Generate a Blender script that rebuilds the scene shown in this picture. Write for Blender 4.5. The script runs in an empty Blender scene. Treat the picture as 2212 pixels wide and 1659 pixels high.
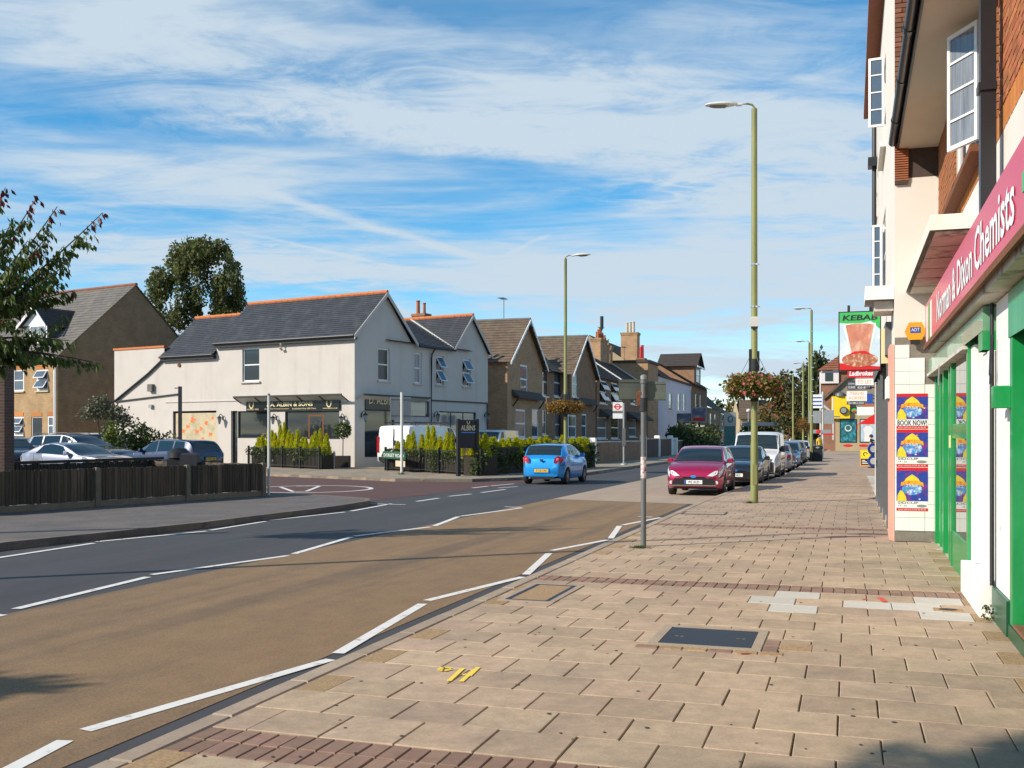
import bpy, bmesh, math, random
import numpy as np
from mathutils import Vector, Matrix
R = math.radians
rng = random.Random(7)
S = bpy.context.scene
COL = S.collection

# ------------------------------------------------------------------ camera
ZC, FD, HV, UC = 1.77, 2240.0, 942.0, 1106.0     # eye height, focal length, horizon line, centre (survey units)
cd = bpy.data.cameras.new('camera')
cam = bpy.data.objects.new('camera', cd); COL.objects.link(cam)
cam.location = (0, 0, ZC); cam.rotation_euler = (R(90), 0, 0)
cd.sensor_width = 36; cd.lens = 36*FD/2212; cd.shift_y = (HV-829.5)/2212
cd.clip_start = 0.05; cd.clip_end = 6000
S.camera = cam

# ------------------------------------------------------------------ light
SHX, SHY, ELEV = .925, .38, 31.0                  # the way shadows fall on the ground, height of the sun
sh = Vector((SHX, SHY, 0)).normalized()
sd = bpy.data.lights.new('sun', 'SUN'); sd.energy = 5.0; sd.angle = R(.55); sd.color = (1, .90, .755)
sun = bpy.data.objects.new('sun', sd); COL.objects.link(sun)
sun.rotation_euler = Vector((sh.x*math.cos(R(ELEV)), sh.y*math.cos(R(ELEV)), -math.sin(R(ELEV)))).to_track_quat('-Z', 'Y').to_euler()
sun.location = (-30, -12, 40)

W = bpy.data.worlds.new('World'); S.world = W; W.use_nodes = True
nt = W.node_tree; nt.nodes.clear()
def wn(t, **k):
    n = nt.nodes.new(t)
    for a, b in k.items(): setattr(n, a, b)
    return n
def wl(a, b): nt.links.new(a, b)
sky = wn('ShaderNodeTexSky', sky_type='NISHITA', sun_disc=False, sun_elevation=R(ELEV), sun_rotation=math.atan2(-sh.x, -sh.y),
         altitude=300, air_density=.85, dust_density=0.0, ozone_density=1.8)
hsv = wn('ShaderNodeHueSaturation'); hsv.inputs['Hue'].default_value = .488; hsv.inputs['Saturation'].default_value = 1.42; hsv.inputs['Value'].default_value = 1.34
wl(sky.outputs[0], hsv.inputs['Color'])
tc = wn('ShaderNodeTexCoord')
sep = wn('ShaderNodeSeparateXYZ'); wl(tc.outputs['Generated'], sep.inputs[0])
def wmath(op, a, b=None, c=None, clamp=False):
    n = wn('ShaderNodeMath', operation=op, use_clamp=clamp)
    for i, x in enumerate((a, b, c)):
        if x is None: continue
        if isinstance(x, (int, float)): n.inputs[i].default_value = x
        else: wl(x, n.inputs[i])
    return n.outputs[0]
zz = wmath('MAXIMUM', sep.outputs[2], 0.0)
den = wmath('ADD', zz, .10)
px = wmath('DIVIDE', sep.outputs[0], den); py = wmath('DIVIDE', sep.outputs[1], den)
cmb = wn('ShaderNodeCombineXYZ'); wl(px, cmb.inputs[0]); wl(py, cmb.inputs[1])
def wmap(rz, sx, sy, ox=0, oy=0):
    m = wn('ShaderNodeMapping'); m.inputs['Rotation'].default_value = (0, 0, R(rz)); m.inputs['Scale'].default_value = (sx, sy, 1)
    m.inputs['Location'].default_value = (ox, oy, 0); wl(cmb.outputs[0], m.inputs['Vector']); return m.outputs[0]
def wnoise(vec, scale, detail, rough, dist=0, lac=2.0):
    n = wn('ShaderNodeTexNoise'); n.inputs['Scale'].default_value = scale; n.inputs['Detail'].default_value = detail
    n.inputs['Roughness'].default_value = rough; n.inputs['Distortion'].default_value = dist; n.inputs['Lacunarity'].default_value = lac
    wl(vec, n.inputs['Vector']); return n.outputs['Fac']
def wramp(f, lo, hi):
    n = wn('ShaderNodeMapRange', interpolation_type='SMOOTHSTEP'); n.inputs['From Min'].default_value = lo; n.inputs['From Max'].default_value = hi
    wl(f, n.inputs['Value']); return n.outputs[0]
veil = wramp(wnoise(wmap(26, .62, 1.45, 3.1, 1.7), .85, 5, .55, .5), .36, .72)
streak = wramp(wnoise(wmap(38, .5, 1.9, 7.3, 2.2), 1.6, 9, .64, .8), .44, .80)
curdle = wramp(wnoise(wmap(20, 1.2, 2.0, .4, 5.0), 5.0, 5, .62, .8), .40, .78)
patch_ = wramp(wnoise(wmap(30, .6, 1.2, 9.0, 4.0), .9, 3, .5, .3), .46, .66)
c1 = wmath('ADD', wmath('MULTIPLY', veil, .42), .10)
c2 = wmath('MULTIPLY', streak, .38)
c3 = wmath('MULTIPLY', wmath('MULTIPLY', curdle, patch_), .6)
cl = wmath('ADD', wmath('ADD', c1, c2), c3)
# vapour trails: narrow bands along straight lines of the cloud plane
def trail(x0, y0, x1, y1, w, amt):
    L = math.hypot(x1-x0, y1-y0); nx, ny = -(y1-y0)/L, (x1-x0)/L; ux, uy = (x1-x0)/L, (y1-y0)/L
    wob = wmath('MULTIPLY', wmath('SUBTRACT', wnoise(cmb.outputs[0], 5.0, 4, .6), .5), w*2.2)
    d = wmath('ADD', wmath('ADD', wmath('MULTIPLY', wmath('SUBTRACT', px, x0), nx), wmath('MULTIPLY', wmath('SUBTRACT', py, y0), ny)), wob)
    a = wmath('ADD', wmath('MULTIPLY', wmath('SUBTRACT', px, x0), ux), wmath('MULTIPLY', wmath('SUBTRACT', py, y0), uy))
    band = wmath('SUBTRACT', 1.0, wmath('DIVIDE', wmath('ABSOLUTE', d), w), clamp=True)
    ends = wmath('MULTIPLY', wramp(a, 0, L*.3), wramp(wmath('SUBTRACT', L, a), 0, L*.2))
    return wmath('MULTIPLY', wmath('MULTIPLY', band, ends), amt)
def skyp(u, v):                                    # a direction seen in the survey, on the cloud plane
    d = Vector(((u-UC)/FD, 1, (HV-v)/FD)).normalized(); k = d.z+.10
    return d.x/k, d.y/k
for (a, b, w_, am) in (((420, 375), (1090, 575), .055, .38), ((700, 255), (1500, 268), .05, .26), ((470, 490), (900, 588), .025, .3),
                       ((1075, 560), (1200, 500), .02, .22), ((1390, 420), (1500, 375), .03, .22)):
    cl = wmath('ADD', cl, trail(*skyp(*a), *skyp(*b), w_, am))
# low haze bank of flat cloud near the skyline
low = wmath('SUBTRACT', 1.0, wmath('POWER', wmath('DIVIDE', zz, .30), 2.0), clamp=True)
mpb = wn('ShaderNodeMapping'); mpb.inputs['Scale'].default_value = (1.0, 1.0, 9.0); mpb.inputs['Location'].default_value = (.3, .7, 2.2); wl(tc.outputs['Generated'], mpb.inputs['Vector'])
bank = wmath('ADD', wmath('MULTIPLY', wramp(wnoise(mpb.outputs[0], 3.2, 8, .6, .6), .40, .64), .8), wmath('MULTIPLY', wramp(wnoise(mpb.outputs[0], 9.0, 6, .6, .8), .42, .70), .35))
cl = wmath('ADD', cl, wmath('MULTIPLY', wmath('MULTIPLY', low, bank), .85))
def cirrus(x0, y0, x1, y1, w, amt, mod):
    L = math.hypot(x1-x0, y1-y0); nx, ny = -(y1-y0)/L, (x1-x0)/L; ux, uy = (x1-x0)/L, (y1-y0)/L
    d = wmath('ADD', wmath('MULTIPLY', wmath('SUBTRACT', px, x0), nx), wmath('MULTIPLY', wmath('SUBTRACT', py, y0), ny))
    a = wmath('ADD', wmath('MULTIPLY', wmath('SUBTRACT', px, x0), ux), wmath('MULTIPLY', wmath('SUBTRACT', py, y0), uy))
    d = wmath('ADD', d, wmath('MULTIPLY', wmath('SUBTRACT', wnoise(cmb.outputs[0], 2.2, 5, .6), .5), w*1.3))
    g = wmath('SUBTRACT', 1.0, wmath('POWER', wmath('DIVIDE', wmath('ABSOLUTE', d), w), 2.0), clamp=True)
    e = wmath('MULTIPLY', wramp(a, -L*.15, L*.25), wramp(wmath('SUBTRACT', L, a), -L*.2, L*.25))
    return wmath('MULTIPLY', wmath('MULTIPLY', wmath('MULTIPLY', g, e), mod), amt)
m1 = wmath('ADD', .28, wmath('MULTIPLY', wramp(wnoise(wmap(48, .8, 1.7, 2, 2), 3.0, 10, .68, .9), .30, .70), .95))
m2 = wmath('ADD', .35, wmath('MULTIPLY', wramp(wnoise(wmap(12, 1.6, 1.3, 5, 1), 8.0, 7, .66, 1.0), .34, .66), .8))
for (a, b, w_, am, mm) in (((-150, 60), (1500, 300), .36, .62, m1), ((250, 240), (1500, 330), .17, .40, m2), ((1480, 20), (2050, 640), .6, .55, m1), ((-200, 330), (700, 420), .3, .45, m1), ((1000, 560), (1950, 600), .2, .36, m1), ((-100, 560), (900, 590), .35, .5, m1)):
    cl = wmath('ADD', cl, cirrus(*skyp(*a), *skyp(*b), w_, am, mm))
cl = wmath('MULTIPLY', wramp(cl, .05, 1.06), .97)
mx = wn('ShaderNodeMix', data_type='RGBA')
wl(cl, mx.inputs['Factor']); wl(hsv.outputs[0], mx.inputs[6]); mx.inputs[7].default_value = (4.5, 5.35, 6.1, 1)
bg = wn('ShaderNodeBackground'); bg.inputs['Strength'].default_value = .115
wl(mx.outputs[2], bg.inputs[0])
wo = wn('ShaderNodeOutputWorld'); wl(bg.outputs[0], wo.inputs[0])

S.view_settings.view_transform = 'Standard'; S.view_settings.look = 'None'
S.view_settings.exposure = .22; S.view_settings.gamma = 1.0; S.view_settings.use_curve_mapping = False
S.render.engine = 'CYCLES'
S.cycles.max_bounces = 6; S.cycles.diffuse_bounces = 3; S.cycles.glossy_bounces = 3
S.cycles.transparent_max_bounces = 6; S.cycles.use_denoising = True

# ------------------------------------------------------------------ survey helpers
TH = R(18.05); DX, DY = math.sin(TH), math.cos(TH)   # the street runs along d = (DX, DY); r = (DY, -DX) points to its right
def ST(t, s, z=0.0): return Vector((DX*s+DY*t, DY*s-DX*t, z))
def ts(p): return (p[0]*DY-p[1]*DX, p[0]*DX+p[1]*DY)
def P(u, v, z=.12):
    Y = (ZC-z)*FD/(v-HV); return Vector(((u-UC)/FD*Y, Y, z))
def PY(u, v, Y): return Vector(((u-UC)/FD*Y, Y, ZC-(v-HV)/FD*Y))
def PT(u, v, t):
    a = (u-UC)/FD; Y = t/(a*DY-DX); return PY(u, v, Y)
SR = math.atan2(DY, DX)                             # rotation that turns local +x to the way up the street
def hit(root, n, k, u, v):
    """where the sight line meets the plane local[n] = k of a thing's own frame, in that frame"""
    Mi = MAT[root.name].inverted(); o = Mi @ Vector((0, 0, ZC)); q = Mi @ PY(u, v, 1.0); d = q-o
    return o + d*((k-o[n])/d[n])

# ------------------------------------------------------------------ object helpers
MAT = {}
def tag(o, label=None, cat=None, group=None, kind=None):
    if label: o['label'] = label
    if cat: o['category'] = cat
    if group: o['group'] = group
    if kind: o['kind'] = kind
    return o
def thing(name, label, cat, loc=(0, 0, 0), rz=0.0, group=None):
    o = bpy.data.objects.new(name, None); COL.objects.link(o); o.empty_display_size = .2
    o.location = loc; o.rotation_euler = (0, 0, rz); tag(o, label, cat, group)
    MAT[o.name] = Matrix.Translation(Vector(loc)) @ Matrix.Rotation(rz, 4, 'Z')
    return o
def link(name, me, parent=None):
    o = bpy.data.objects.new(name, me); COL.objects.link(o)
    if parent is not None: o.parent = parent
    return o
def copy_tree(o, parent=None):
    c = o.copy(); COL.objects.link(c)
    if parent is not None: c.parent = parent
    for ch in list(o.children): copy_tree(ch, c)
    return c
def place(o, loc, rz=None, label=None, group=None, scale=None):
    o.location = loc
    if rz is not None: o.rotation_euler = (0, 0, rz)
    if scale is not None: o.scale = (scale, scale, scale) if isinstance(scale, (int, float)) else scale
    if label: o['label'] = label
    if group: o['group'] = group
    return o

class MB:
    def __init__(s, T=None): s.v = []; s.f = []; s.m = []; s.T = T
    def add(s, pts, faces, m=0):
        b = len(s.v); s.v += [tuple(s.T @ Vector(p)) if s.T is not None else tuple(p) for p in pts]
        for f in faces: s.f.append([b+i for i in f]); s.m.append(m)
        return s
    def face(s, pts, m=0): return s.add(pts, [list(range(len(pts)))], m)
    def box(s, x0, y0, z0, x1, y1, z1, m=0):
        return s.add([(x0,y0,z0),(x1,y0,z0),(x1,y1,z0),(x0,y1,z0),(x0,y0,z1),(x1,y0,z1),(x1,y1,z1),(x0,y1,z1)],
                     [(0,3,2,1),(4,5,6,7),(0,1,5,4),(1,2,6,5),(2,3,7,6),(3,0,4,7)], m)
    def bbox(s, x0, y0, z0, x1, y1, z1, b=.005, m=0):
        """box whose upper edges are chamfered"""
        return s.add([(x0,y0,z0),(x1,y0,z0),(x1,y1,z0),(x0,y1,z0),(x0,y0,z1-b),(x1,y0,z1-b),(x1,y1,z1-b),(x0,y1,z1-b),
                      (x0+b,y0+b,z1),(x1-b,y0+b,z1),(x1-b,y1-b,z1),(x0+b,y1-b,z1)],
                     [(8,9,10,11),(0,1,5,4),(1,2,6,5),(2,3,7,6),(3,0,4,7),(4,5,9,8),(5,6,10,9),(6,7,11,10),(7,4,8,11)], m)
    def obox(s, O, U, V, N, a, b, c, m=0):
        """box with corner O and edges U*a, V*b, N*c"""
        O = Vector(O); U = Vector(U)*a; V = Vector(V)*b; N = Vector(N)*c
        p = [O, O+U, O+U+V, O+V, O+N, O+U+N, O+U+V+N, O+V+N]
        return s.add(p, [(0,3,2,1),(4,5,6,7),(0,1,5,4),(1,2,6,5),(2,3,7,6),(3,0,4,7)], m)
    def beam(s, p0, p1, w, h, m=0, up=(0, 0, 1)):
        p0 = Vector(p0); p1 = Vector(p1); d = (p1-p0).normalized(); U = d.cross(Vector(up))
        if U.length < 1e-4: U = d.cross(Vector((0, 1, 0)))
        U.normalize(); V = U.cross(d)
        o = p0-U*w/2-V*h/2
        return s.obox(o, U, V, d, w, h, (p1-p0).length, m)
    def tube(s, pts, r, n=8, m=0, cap=True):
        pts = [Vector(p) for p in pts]; k = len(pts); r = r if isinstance(r, (list, tuple)) else [r]*k
        v = []; ref = None
        for i, p in enumerate(pts):
            d = (pts[min(i+1, k-1)]-pts[max(i-1, 0)]).normalized()
            if ref is None: ref = Vector((0, 0, 1)) if abs(d.z) < .9 else Vector((1, 0, 0))
            a = d.cross(ref)
            if a.length < 1e-5: a = d.orthogonal()
            a.normalize(); b = d.cross(a); ref = b.cross(d) if False else ref
            for j in range(n):
                t = 2*math.pi*j/n; v.append(p+a*math.cos(t)*r[i]+b*math.sin(t)*r[i])
        f = [(i*n+j, i*n+(j+1) % n, (i+1)*n+(j+1) % n, (i+1)*n+j) for i in range(k-1) for j in range(n)]
        if cap: f += [tuple(reversed(range(n))), tuple(range((k-1)*n, k*n))]
        return s.add(v, f, m)
    def lathe(s, prof, n=16, m=0, c=(0, 0, 0), ax='z'):
        v = []; c = Vector(c)
        for (r, z) in prof:
            for j in range(n):
                t = 2*math.pi*j/n; x, y = r*math.cos(t), r*math.sin(t)
                v.append(c+(Vector((x, y, z)) if ax == 'z' else Vector((z, x, y)) if ax == 'x' else Vector((x, z, y))))
        k = len(prof)
        f = [(i*n+j, i*n+(j+1) % n, (i+1)*n+(j+1) % n, (i+1)*n+j) for i in range(k-1) for j in range(n)]
        if prof[0][0] > 1e-4: f.append(tuple(reversed(range(n))))
        if prof[-1][0] > 1e-4: f.append(tuple(range((k-1)*n, k*n)))
        return s.add(v, f, m)
    def prism(s, poly, vec, m=0):
        poly = [Vector(p) for p in poly]; vec = Vector(vec); n = len(poly)
        return s.add(poly+[p+vec for p in poly], [tuple(reversed(range(n))), tuple(range(n, 2*n))]+[(i, (i+1) % n, n+(i+1) % n, n+i) for i in range(n)], m)
    def mesh(s, name, mats, smooth=False):
        me = bpy.data.meshes.new(name); me.from_pydata(s.v, [], s.f)
        for m in (mats if isinstance(mats, (list, tuple)) else [mats]): me.materials.append(m)
        if any(s.m): me.polygons.foreach_set('material_index', s.m)
        if smooth: me.polygons.foreach_set('use_smooth', [True]*len(s.f))
        me.update(); return me
    def build(s, name, mats, parent=None, smooth=False, kind=None, fix=True):
        me = s.mesh(name, mats, smooth)
        if fix and len(s.f) < 20000:
            bm = bmesh.new(); bm.from_mesh(me); bmesh.ops.recalc_face_normals(bm, faces=bm.faces); bm.to_mesh(me); bm.free()
        if smooth: me.set_sharp_from_angle(angle=R(38))
        o = link(name, me, parent)
        if kind: o['kind'] = kind
        return o

def mesh_np(name, V, F, mats, midx=None, smooth=False):
    me = bpy.data.meshes.new(name); me.from_pydata(V.tolist() if hasattr(V, 'tolist') else V, [], F.tolist() if hasattr(F, 'tolist') else F)
    for m in (mats if isinstance(mats, (list, tuple)) else [mats]): me.materials.append(m)
    if midx is not None: me.polygons.foreach_set('material_index', midx)
    if smooth: me.polygons.foreach_set('use_smooth', [True]*len(me.polygons))
    me.update(); return me

# ------------------------------------------------------------------ materials
def lin(c):
    if isinstance(c, str):
        c = [int(c[i:i+2], 16)/255 for i in (0, 2, 4)]
        c = [x/12.92 if x <= .04045 else ((x+.055)/1.055)**2.4 for x in c]
    return tuple(c)
def mat(name, col, rough=.7, var=.12, scale=6.0, bump=0.0, bscale=None, grain=None, world=False, metal=0.0, spec=.5, coat=0.0, rnd=0.0, stretch=(1, 1, 1), rz=0.0, col2=None, c2scale=1.5, c2lo=.45, c2hi=.65, c2stretch=None, trans=0.0, det=6):
    m = bpy.data.materials.new(name); m.use_nodes = True; t = m.node_tree; b = t.nodes['Principled BSDF']
    col = lin(col); b.inputs['Roughness'].default_value = rough; b.inputs['Metallic'].default_value = metal
    b.inputs['Specular IOR Level'].default_value = spec; b.inputs['Coat Weight'].default_value = coat; b.inputs['Coat Roughness'].default_value = .04
    N = lambda k: t.nodes.new(k)
    tcx = N('ShaderNodeTexCoord'); geo = N('ShaderNodeNewGeometry')
    def mp(st):
        q0 = N('ShaderNodeMapping'); q0.inputs['Rotation'].default_value = (0, 0, rz); t.links.new(geo.outputs['Position'] if world else tcx.outputs['Object'], q0.inputs['Vector'])
        q = N('ShaderNodeMapping'); q.inputs['Scale'].default_value = st
        t.links.new(q0.outputs[0], q.inputs['Vector']); return q.outputs[0]
    def nz(sc, st, d=det, r=.6):
        n = N('ShaderNodeTexNoise'); n.inputs['Scale'].default_value = sc; n.inputs['Detail'].default_value = d; n.inputs['Roughness'].default_value = r
        t.links.new(mp(st), n.inputs['Vector']); return n.outputs['Fac']
    cur = None
    def rgb(c):
        n = N('ShaderNodeRGB'); n.outputs[0].default_value = (*c[:3], 1); return n.outputs[0]
    cur = rgb(col)
    if col2 is not None:
        mr = N('ShaderNodeMapRange'); mr.interpolation_type = 'SMOOTHSTEP'; mr.inputs['From Min'].default_value = c2lo; mr.inputs['From Max'].default_value = c2hi
        t.links.new(nz(c2scale, c2stretch or stretch, 8, .62), mr.inputs['Value'])
        x = N('ShaderNodeMix'); x.data_type = 'RGBA'; t.links.new(mr.outputs[0], x.inputs['Factor']); t.links.new(cur, x.inputs[6]); x.inputs[7].default_value = (*lin(col2)[:3], 1)
        cur = x.outputs[2]
    if var > 0 or rnd > 0:
        h = N('ShaderNodeHueSaturation'); t.links.new(cur, h.inputs['Color'])
        val = None
        if var > 0:
            mr = N('ShaderNodeMapRange'); mr.inputs['From Min'].default_value = .25; mr.inputs['From Max'].default_value = .75
            mr.inputs['To Min'].default_value = 1-var; mr.inputs['To Max'].default_value = 1+var; t.links.new(nz(scale, stretch), mr.inputs['Value']); val = mr.outputs[0]
        if rnd > 0:
            oi = N('ShaderNodeObjectInfo'); mr = N('ShaderNodeMapRange'); mr.inputs['To Min'].default_value = 1-rnd; mr.inputs['To Max'].default_value = 1+rnd
            t.links.new(oi.outputs['Random'], mr.inputs['Value'])
            if val is not None:
                q = N('ShaderNodeMath'); q.operation = 'MULTIPLY'; t.links.new(val, q.inputs[0]); t.links.new(mr.outputs[0], q.inputs[1]); val = q.outputs[0]
            else: val = mr.outputs[0]
            hq = N('ShaderNodeMapRange'); hq.inputs['To Min'].default_value = .5-rnd*.04; hq.inputs['To Max'].default_value = .5+rnd*.04
            mu = N('ShaderNodeMath'); mu.operation = 'FRACT'; m2 = N('ShaderNodeMath'); m2.operation = 'MULTIPLY'; m2.inputs[1].default_value = 7.31
            t.links.new(oi.outputs['Random'], m2.inputs[0]); t.links.new(m2.outputs[0], mu.inputs[0]); t.links.new(mu.outputs[0], hq.inputs['Value']); t.links.new(hq.outputs[0], h.inputs['Hue'])
        t.links.new(val, h.inputs['Value']); cur = h.outputs[0]
    if grain:                                       # coarse aggregate: light and dark chippings
        for gs, ga in grain:
            mr = N('ShaderNodeMapRange'); mr.inputs['From Min'].default_value = .3; mr.inputs['From Max'].default_value = .7; mr.inputs['To Min'].default_value = 1-ga; mr.inputs['To Max'].default_value = 1+ga
            t.links.new(nz(gs, (1, 1, 1), 2, .7), mr.inputs['Value']); h = N('ShaderNodeHueSaturation'); t.links.new(cur, h.inputs['Color']); t.links.new(mr.outputs[0], h.inputs['Value']); cur = h.outputs[0]
    t.links.new(cur, b.inputs['Base Color'])
    if bump > 0:
        bp = N('ShaderNodeBump'); bp.inputs['Strength'].default_value = min(1, bump*40 if bump < .02 else 1); bp.inputs['Distance'].default_value = bump
        t.links.new(nz(bscale or scale*6, stretch, 5), bp.inputs['Height']); t.links.new(bp.outputs[0], b.inputs['Normal'])
    if trans > 0:                                   # thin leaves let some light through
        tr = N('ShaderNodeBsdfTranslucent'); ms = N('ShaderNodeMixShader'); ms.inputs[0].default_value = trans
        t.links.new(cur, tr.inputs['Color']); out = t.nodes['Material Output']
        t.links.new(b.outputs[0], ms.inputs[1]); t.links.new(tr.outputs[0], ms.inputs[2]); t.links.new(ms.outputs[0], out.inputs['Surface'])
    return m
def brick_mat(name, c1, c2, mortar, sx=.225, sy=.075, axis='xz', var=.2, ms=.012, bump=.004):
    """brickwork too far off to pick the bricks apart: pattern laid in metres on the wall"""
    m = bpy.data.materials.new(name); m.use_nodes = True; t = m.node_tree; b = t.nodes['Principled BSDF']; b.inputs['Roughness'].default_value = .9
    N = t.nodes.new; tcx = N('ShaderNodeTexCoord'); sp = N('ShaderNodeSeparateXYZ'); t.links.new(tcx.outputs['Object'], sp.inputs[0])
    ad = N('ShaderNodeMath'); ad.operation = 'ADD'; t.links.new(sp.outputs[0], ad.inputs[0]); t.links.new(sp.outputs[1], ad.inputs[1])
    cb = N('ShaderNodeCombineXYZ'); t.links.new(ad.outputs[0], cb.inputs[0]); t.links.new(sp.outputs[2], cb.inputs[1])
    br = N('ShaderNodeTexBrick'); t.links.new(cb.outputs[0], br.inputs['Vector'])
    br.inputs['Color1'].default_value = (*lin(c1)[:3], 1); br.inputs['Color2'].default_value = (*lin(c2)[:3], 1); br.inputs['Mortar'].default_value = (*lin(mortar)[:3], 1)
    br.inputs['Scale'].default_value = 1; br.inputs['Brick Width'].default_value = sx; br.inputs['Row Height'].default_value = sy; br.inputs['Mortar Size'].default_value = ms
    nz = N('ShaderNodeTexNoise'); nz.inputs['Scale'].default_value = 1.3; nz.inputs['Detail'].default_value = 7; t.links.new(tcx.outputs['Object'], nz.inputs['Vector'])
    mr = N('ShaderNodeMapRange'); mr.inputs['From Min'].default_value = .25; mr.inputs['From Max'].default_value = .75; mr.inputs['To Min'].default_value = 1-var; mr.inputs['To Max'].default_value = 1+var
    t.links.new(nz.outputs['Fac'], mr.inputs['Value']); h = N('ShaderNodeHueSaturation'); t.links.new(br.outputs['Color'], h.inputs['Color']); t.links.new(mr.outputs[0], h.inputs['Value'])
    t.links.new(h.outputs[0], b.inputs['Base Color'])
    bp = N('ShaderNodeBump'); bp.inputs['Distance'].default_value = bump; bp.invert = True; t.links.new(br.outputs['Fac'], bp.inputs['Height']); t.links.new(bp.outputs[0], b.inputs['Normal'])
    return m
def glass_mat(name, col, rough=.03, spec=.6, var=.0, ior=1.5):
    m = mat(name, col, rough, var, 1.5, spec=spec); m.node_tree.nodes['Principled BSDF'].inputs['IOR'].default_value = ior; return m

M = {}
M['asphalt'] = mat('asphalt', (.055, .054, .057), .85, .14, 1.0, .005, 120, grain=((55, .16), (5, .08)), rz=-SR, stretch=(.07, 1, 1), col2=(.044, .044, .048), c2scale=.9, c2lo=.42, c2hi=.66)
M['buff'] = mat('buff_antiskid', (.228, .143, .071), .9, .10, .9, .008, 160, grain=((55, .23), (120, .2), (2.2, .1)), rz=-SR, stretch=(.05, 1.0, 1), col2=(.130, .088, .055), c2scale=.95, c2lo=.45, c2hi=.70)
M['pale_road'] = mat('pale_road', (.36, .275, .20), .9, .12, 1.2, .005, 120, grain=((30, .15),), rz=-SR, stretch=(.2, 1, 1))  # dust and grazing light on the lane are both put into this tone
M['red_road'] = mat('red_road', (.098, .046, .038), .9, .15, 1.0, .005, 120)
M['path'] = mat('tarmac_path', (.132, .112, .098), .9, .2, .9, .004, 120, grain=((45, .22), (8, .10)), col2=(.10, .092, .088))
M['forecourt'] = mat('forecourt_concrete', (.30, .245, .175), .9, .15, .9, .003, 60, col2=(.22, .17, .12))
M['earth'] = mat('earth', (.10, .09, .055), .95, .25, .3)
M['slab'] = mat('paving_slab', (.432, .314, .209), .85, .10, 7, .0022, 90, grain=((70, .12), (16, .06), (3.5, .06)), world=True, rnd=.12, col2=(.325, .238, .168), c2scale=1.1, c2lo=.45, c2hi=.72)
M['slab_all'] = mat('paving_slab_far', (.405, .297, .21), .85, .12, 1.8, .002, 60, col2=(.30, .22, .16), c2scale=1.2)
M['slab_pale'] = mat('paving_slab_new', (.50, .465, .405), .85, .06, 7, .001, 90, rnd=.05)
M['slab_buff'] = mat('paving_half_buff', (.34, .225, .115), .9, .22, 30, .004, 60, rnd=.1, world=True, grain=((60, .2),))
M['block'] = mat('paving_block', (.245, .15, .105), .9, .18, 14, .003, 60, rnd=.16, world=True)
M['joint'] = mat('joint_sand', (.16, .118, .078), .95, .3, 12, .004, 60, col2=(.06, .065, .025), c2scale=3)
M['kerb'] = mat('kerb_stone', (.35, .27, .195), .85, .16, 3, .002, 60, rnd=.1, world=True, grain=((60, .12),))
M['kerb_dark'] = mat('kerb_worn', (.17, .135, .105), .9, .2, 4, .002, 60, rnd=.12, world=True)
M['paint'] = mat('road_paint', (.72, .70, .66), .75, .07, 9, .001, 80, col2=(.33, .29, .245), c2scale=7, c2lo=.54, c2hi=.74)
M['paint_yellow'] = mat('spray_yellow', (.85, .62, .08), .8, .05, 20, col2=(.5, .38, .16), c2scale=30, c2lo=.55, c2hi=.7)
M['paint_red'] = mat('spray_red', (.6, .08, .05), .8, .1, 20)
M['iron'] = mat('cast_iron', (.028, .03, .036), .5, .2, 20, .002, 90, metal=.3)
M['gum'] = mat('old_gum', (.06, .05, .045), .9, .2, 20)
M['white_wall'] = mat('white_render', (.545, .50, .458), .9, .05, .9, .0012, 70, col2=(.475, .43, .375), c2scale=1.1, c2lo=.48, c2hi=.8, c2stretch=(1.4, 1.4, .16))
M['white_flank'] = mat('white_render_bright', (.70, .66, .60), .9, .05, .9, .0012, 70, col2=(.66, .60, .52), c2scale=.8, c2lo=.55, c2hi=.8)
M['white_paint'] = mat('white_paint', (.80, .79, .76), .55, .05, 3, .001, 30)
M['white_worn'] = mat('white_worn', (.78, .76, .72), .7, .07, 3, .002, 40, col2=(.42, .36, .29), c2scale=2.6, c2lo=.60, c2hi=.74)
M['white_tile'] = mat('white_tile', (.80, .79, .76), .18, .03, 3, rnd=.03)
M['grout'] = mat('grout', (.22, .19, .16), .95, .2, 12)
M['upvc'] = mat('upvc', (.80, .80, .79), .35, .03, 4)
M['slate'] = mat('slate', (.043, .047, .056), .62, .22, 2.2, .002, 30, col2=(.062, .066, .075), c2scale=1.4)
M['ridge'] = mat('ridge_tile', (.55, .165, .045), .8, .18, 5, .002, 40)
M['tile_brown'] = mat('roof_tile_brown', (.135, .092, .064), .85, .28, 2.2, .004, 30, col2=(.16, .125, .08), c2scale=1.6)
M['tile_dark'] = mat('roof_tile_dark', (.06, .047, .040), .8, .25, 2.0, .004, 30)
M['tile_grey'] = mat('roof_tile_grey', (.135, .125, .115), .85, .22, 1.8, .004, 30, col2=(.18, .16, .13), c2scale=1.4)
M['tile_red'] = mat('roof_tile_red', (.23, .085, .045), .85, .22, 1.8, .004, 30)
M['plastic_black'] = mat('black_plastic', (.018, .018, .02), .35, .08, 6)
M['black'] = mat('black_paint', (.012, .012, .013), .45, .1, 6)
M['black_gloss'] = mat('black_gloss', (.012, .012, .014), .22, .05, 6, spec=.4)
M['gold'] = mat('gold_letter', (.78, .66, .36), .5, .04, 8)
M['soffit'] = mat('soffit_render', (.58, .52, .42), .9, .07, 1.2)
M['concrete'] = mat('concrete_old', (.55, .51, .45), .9, .2, 3, .004, 40, col2=(.16, .14, .12), c2scale=2.4, c2lo=.52, c2hi=.7)
M['concrete_white'] = mat('concrete_painted', (.74, .70, .62), .85, .08, 4, .003, 40, col2=(.35, .3, .25), c2scale=4, c2lo=.60, c2hi=.72)
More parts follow.
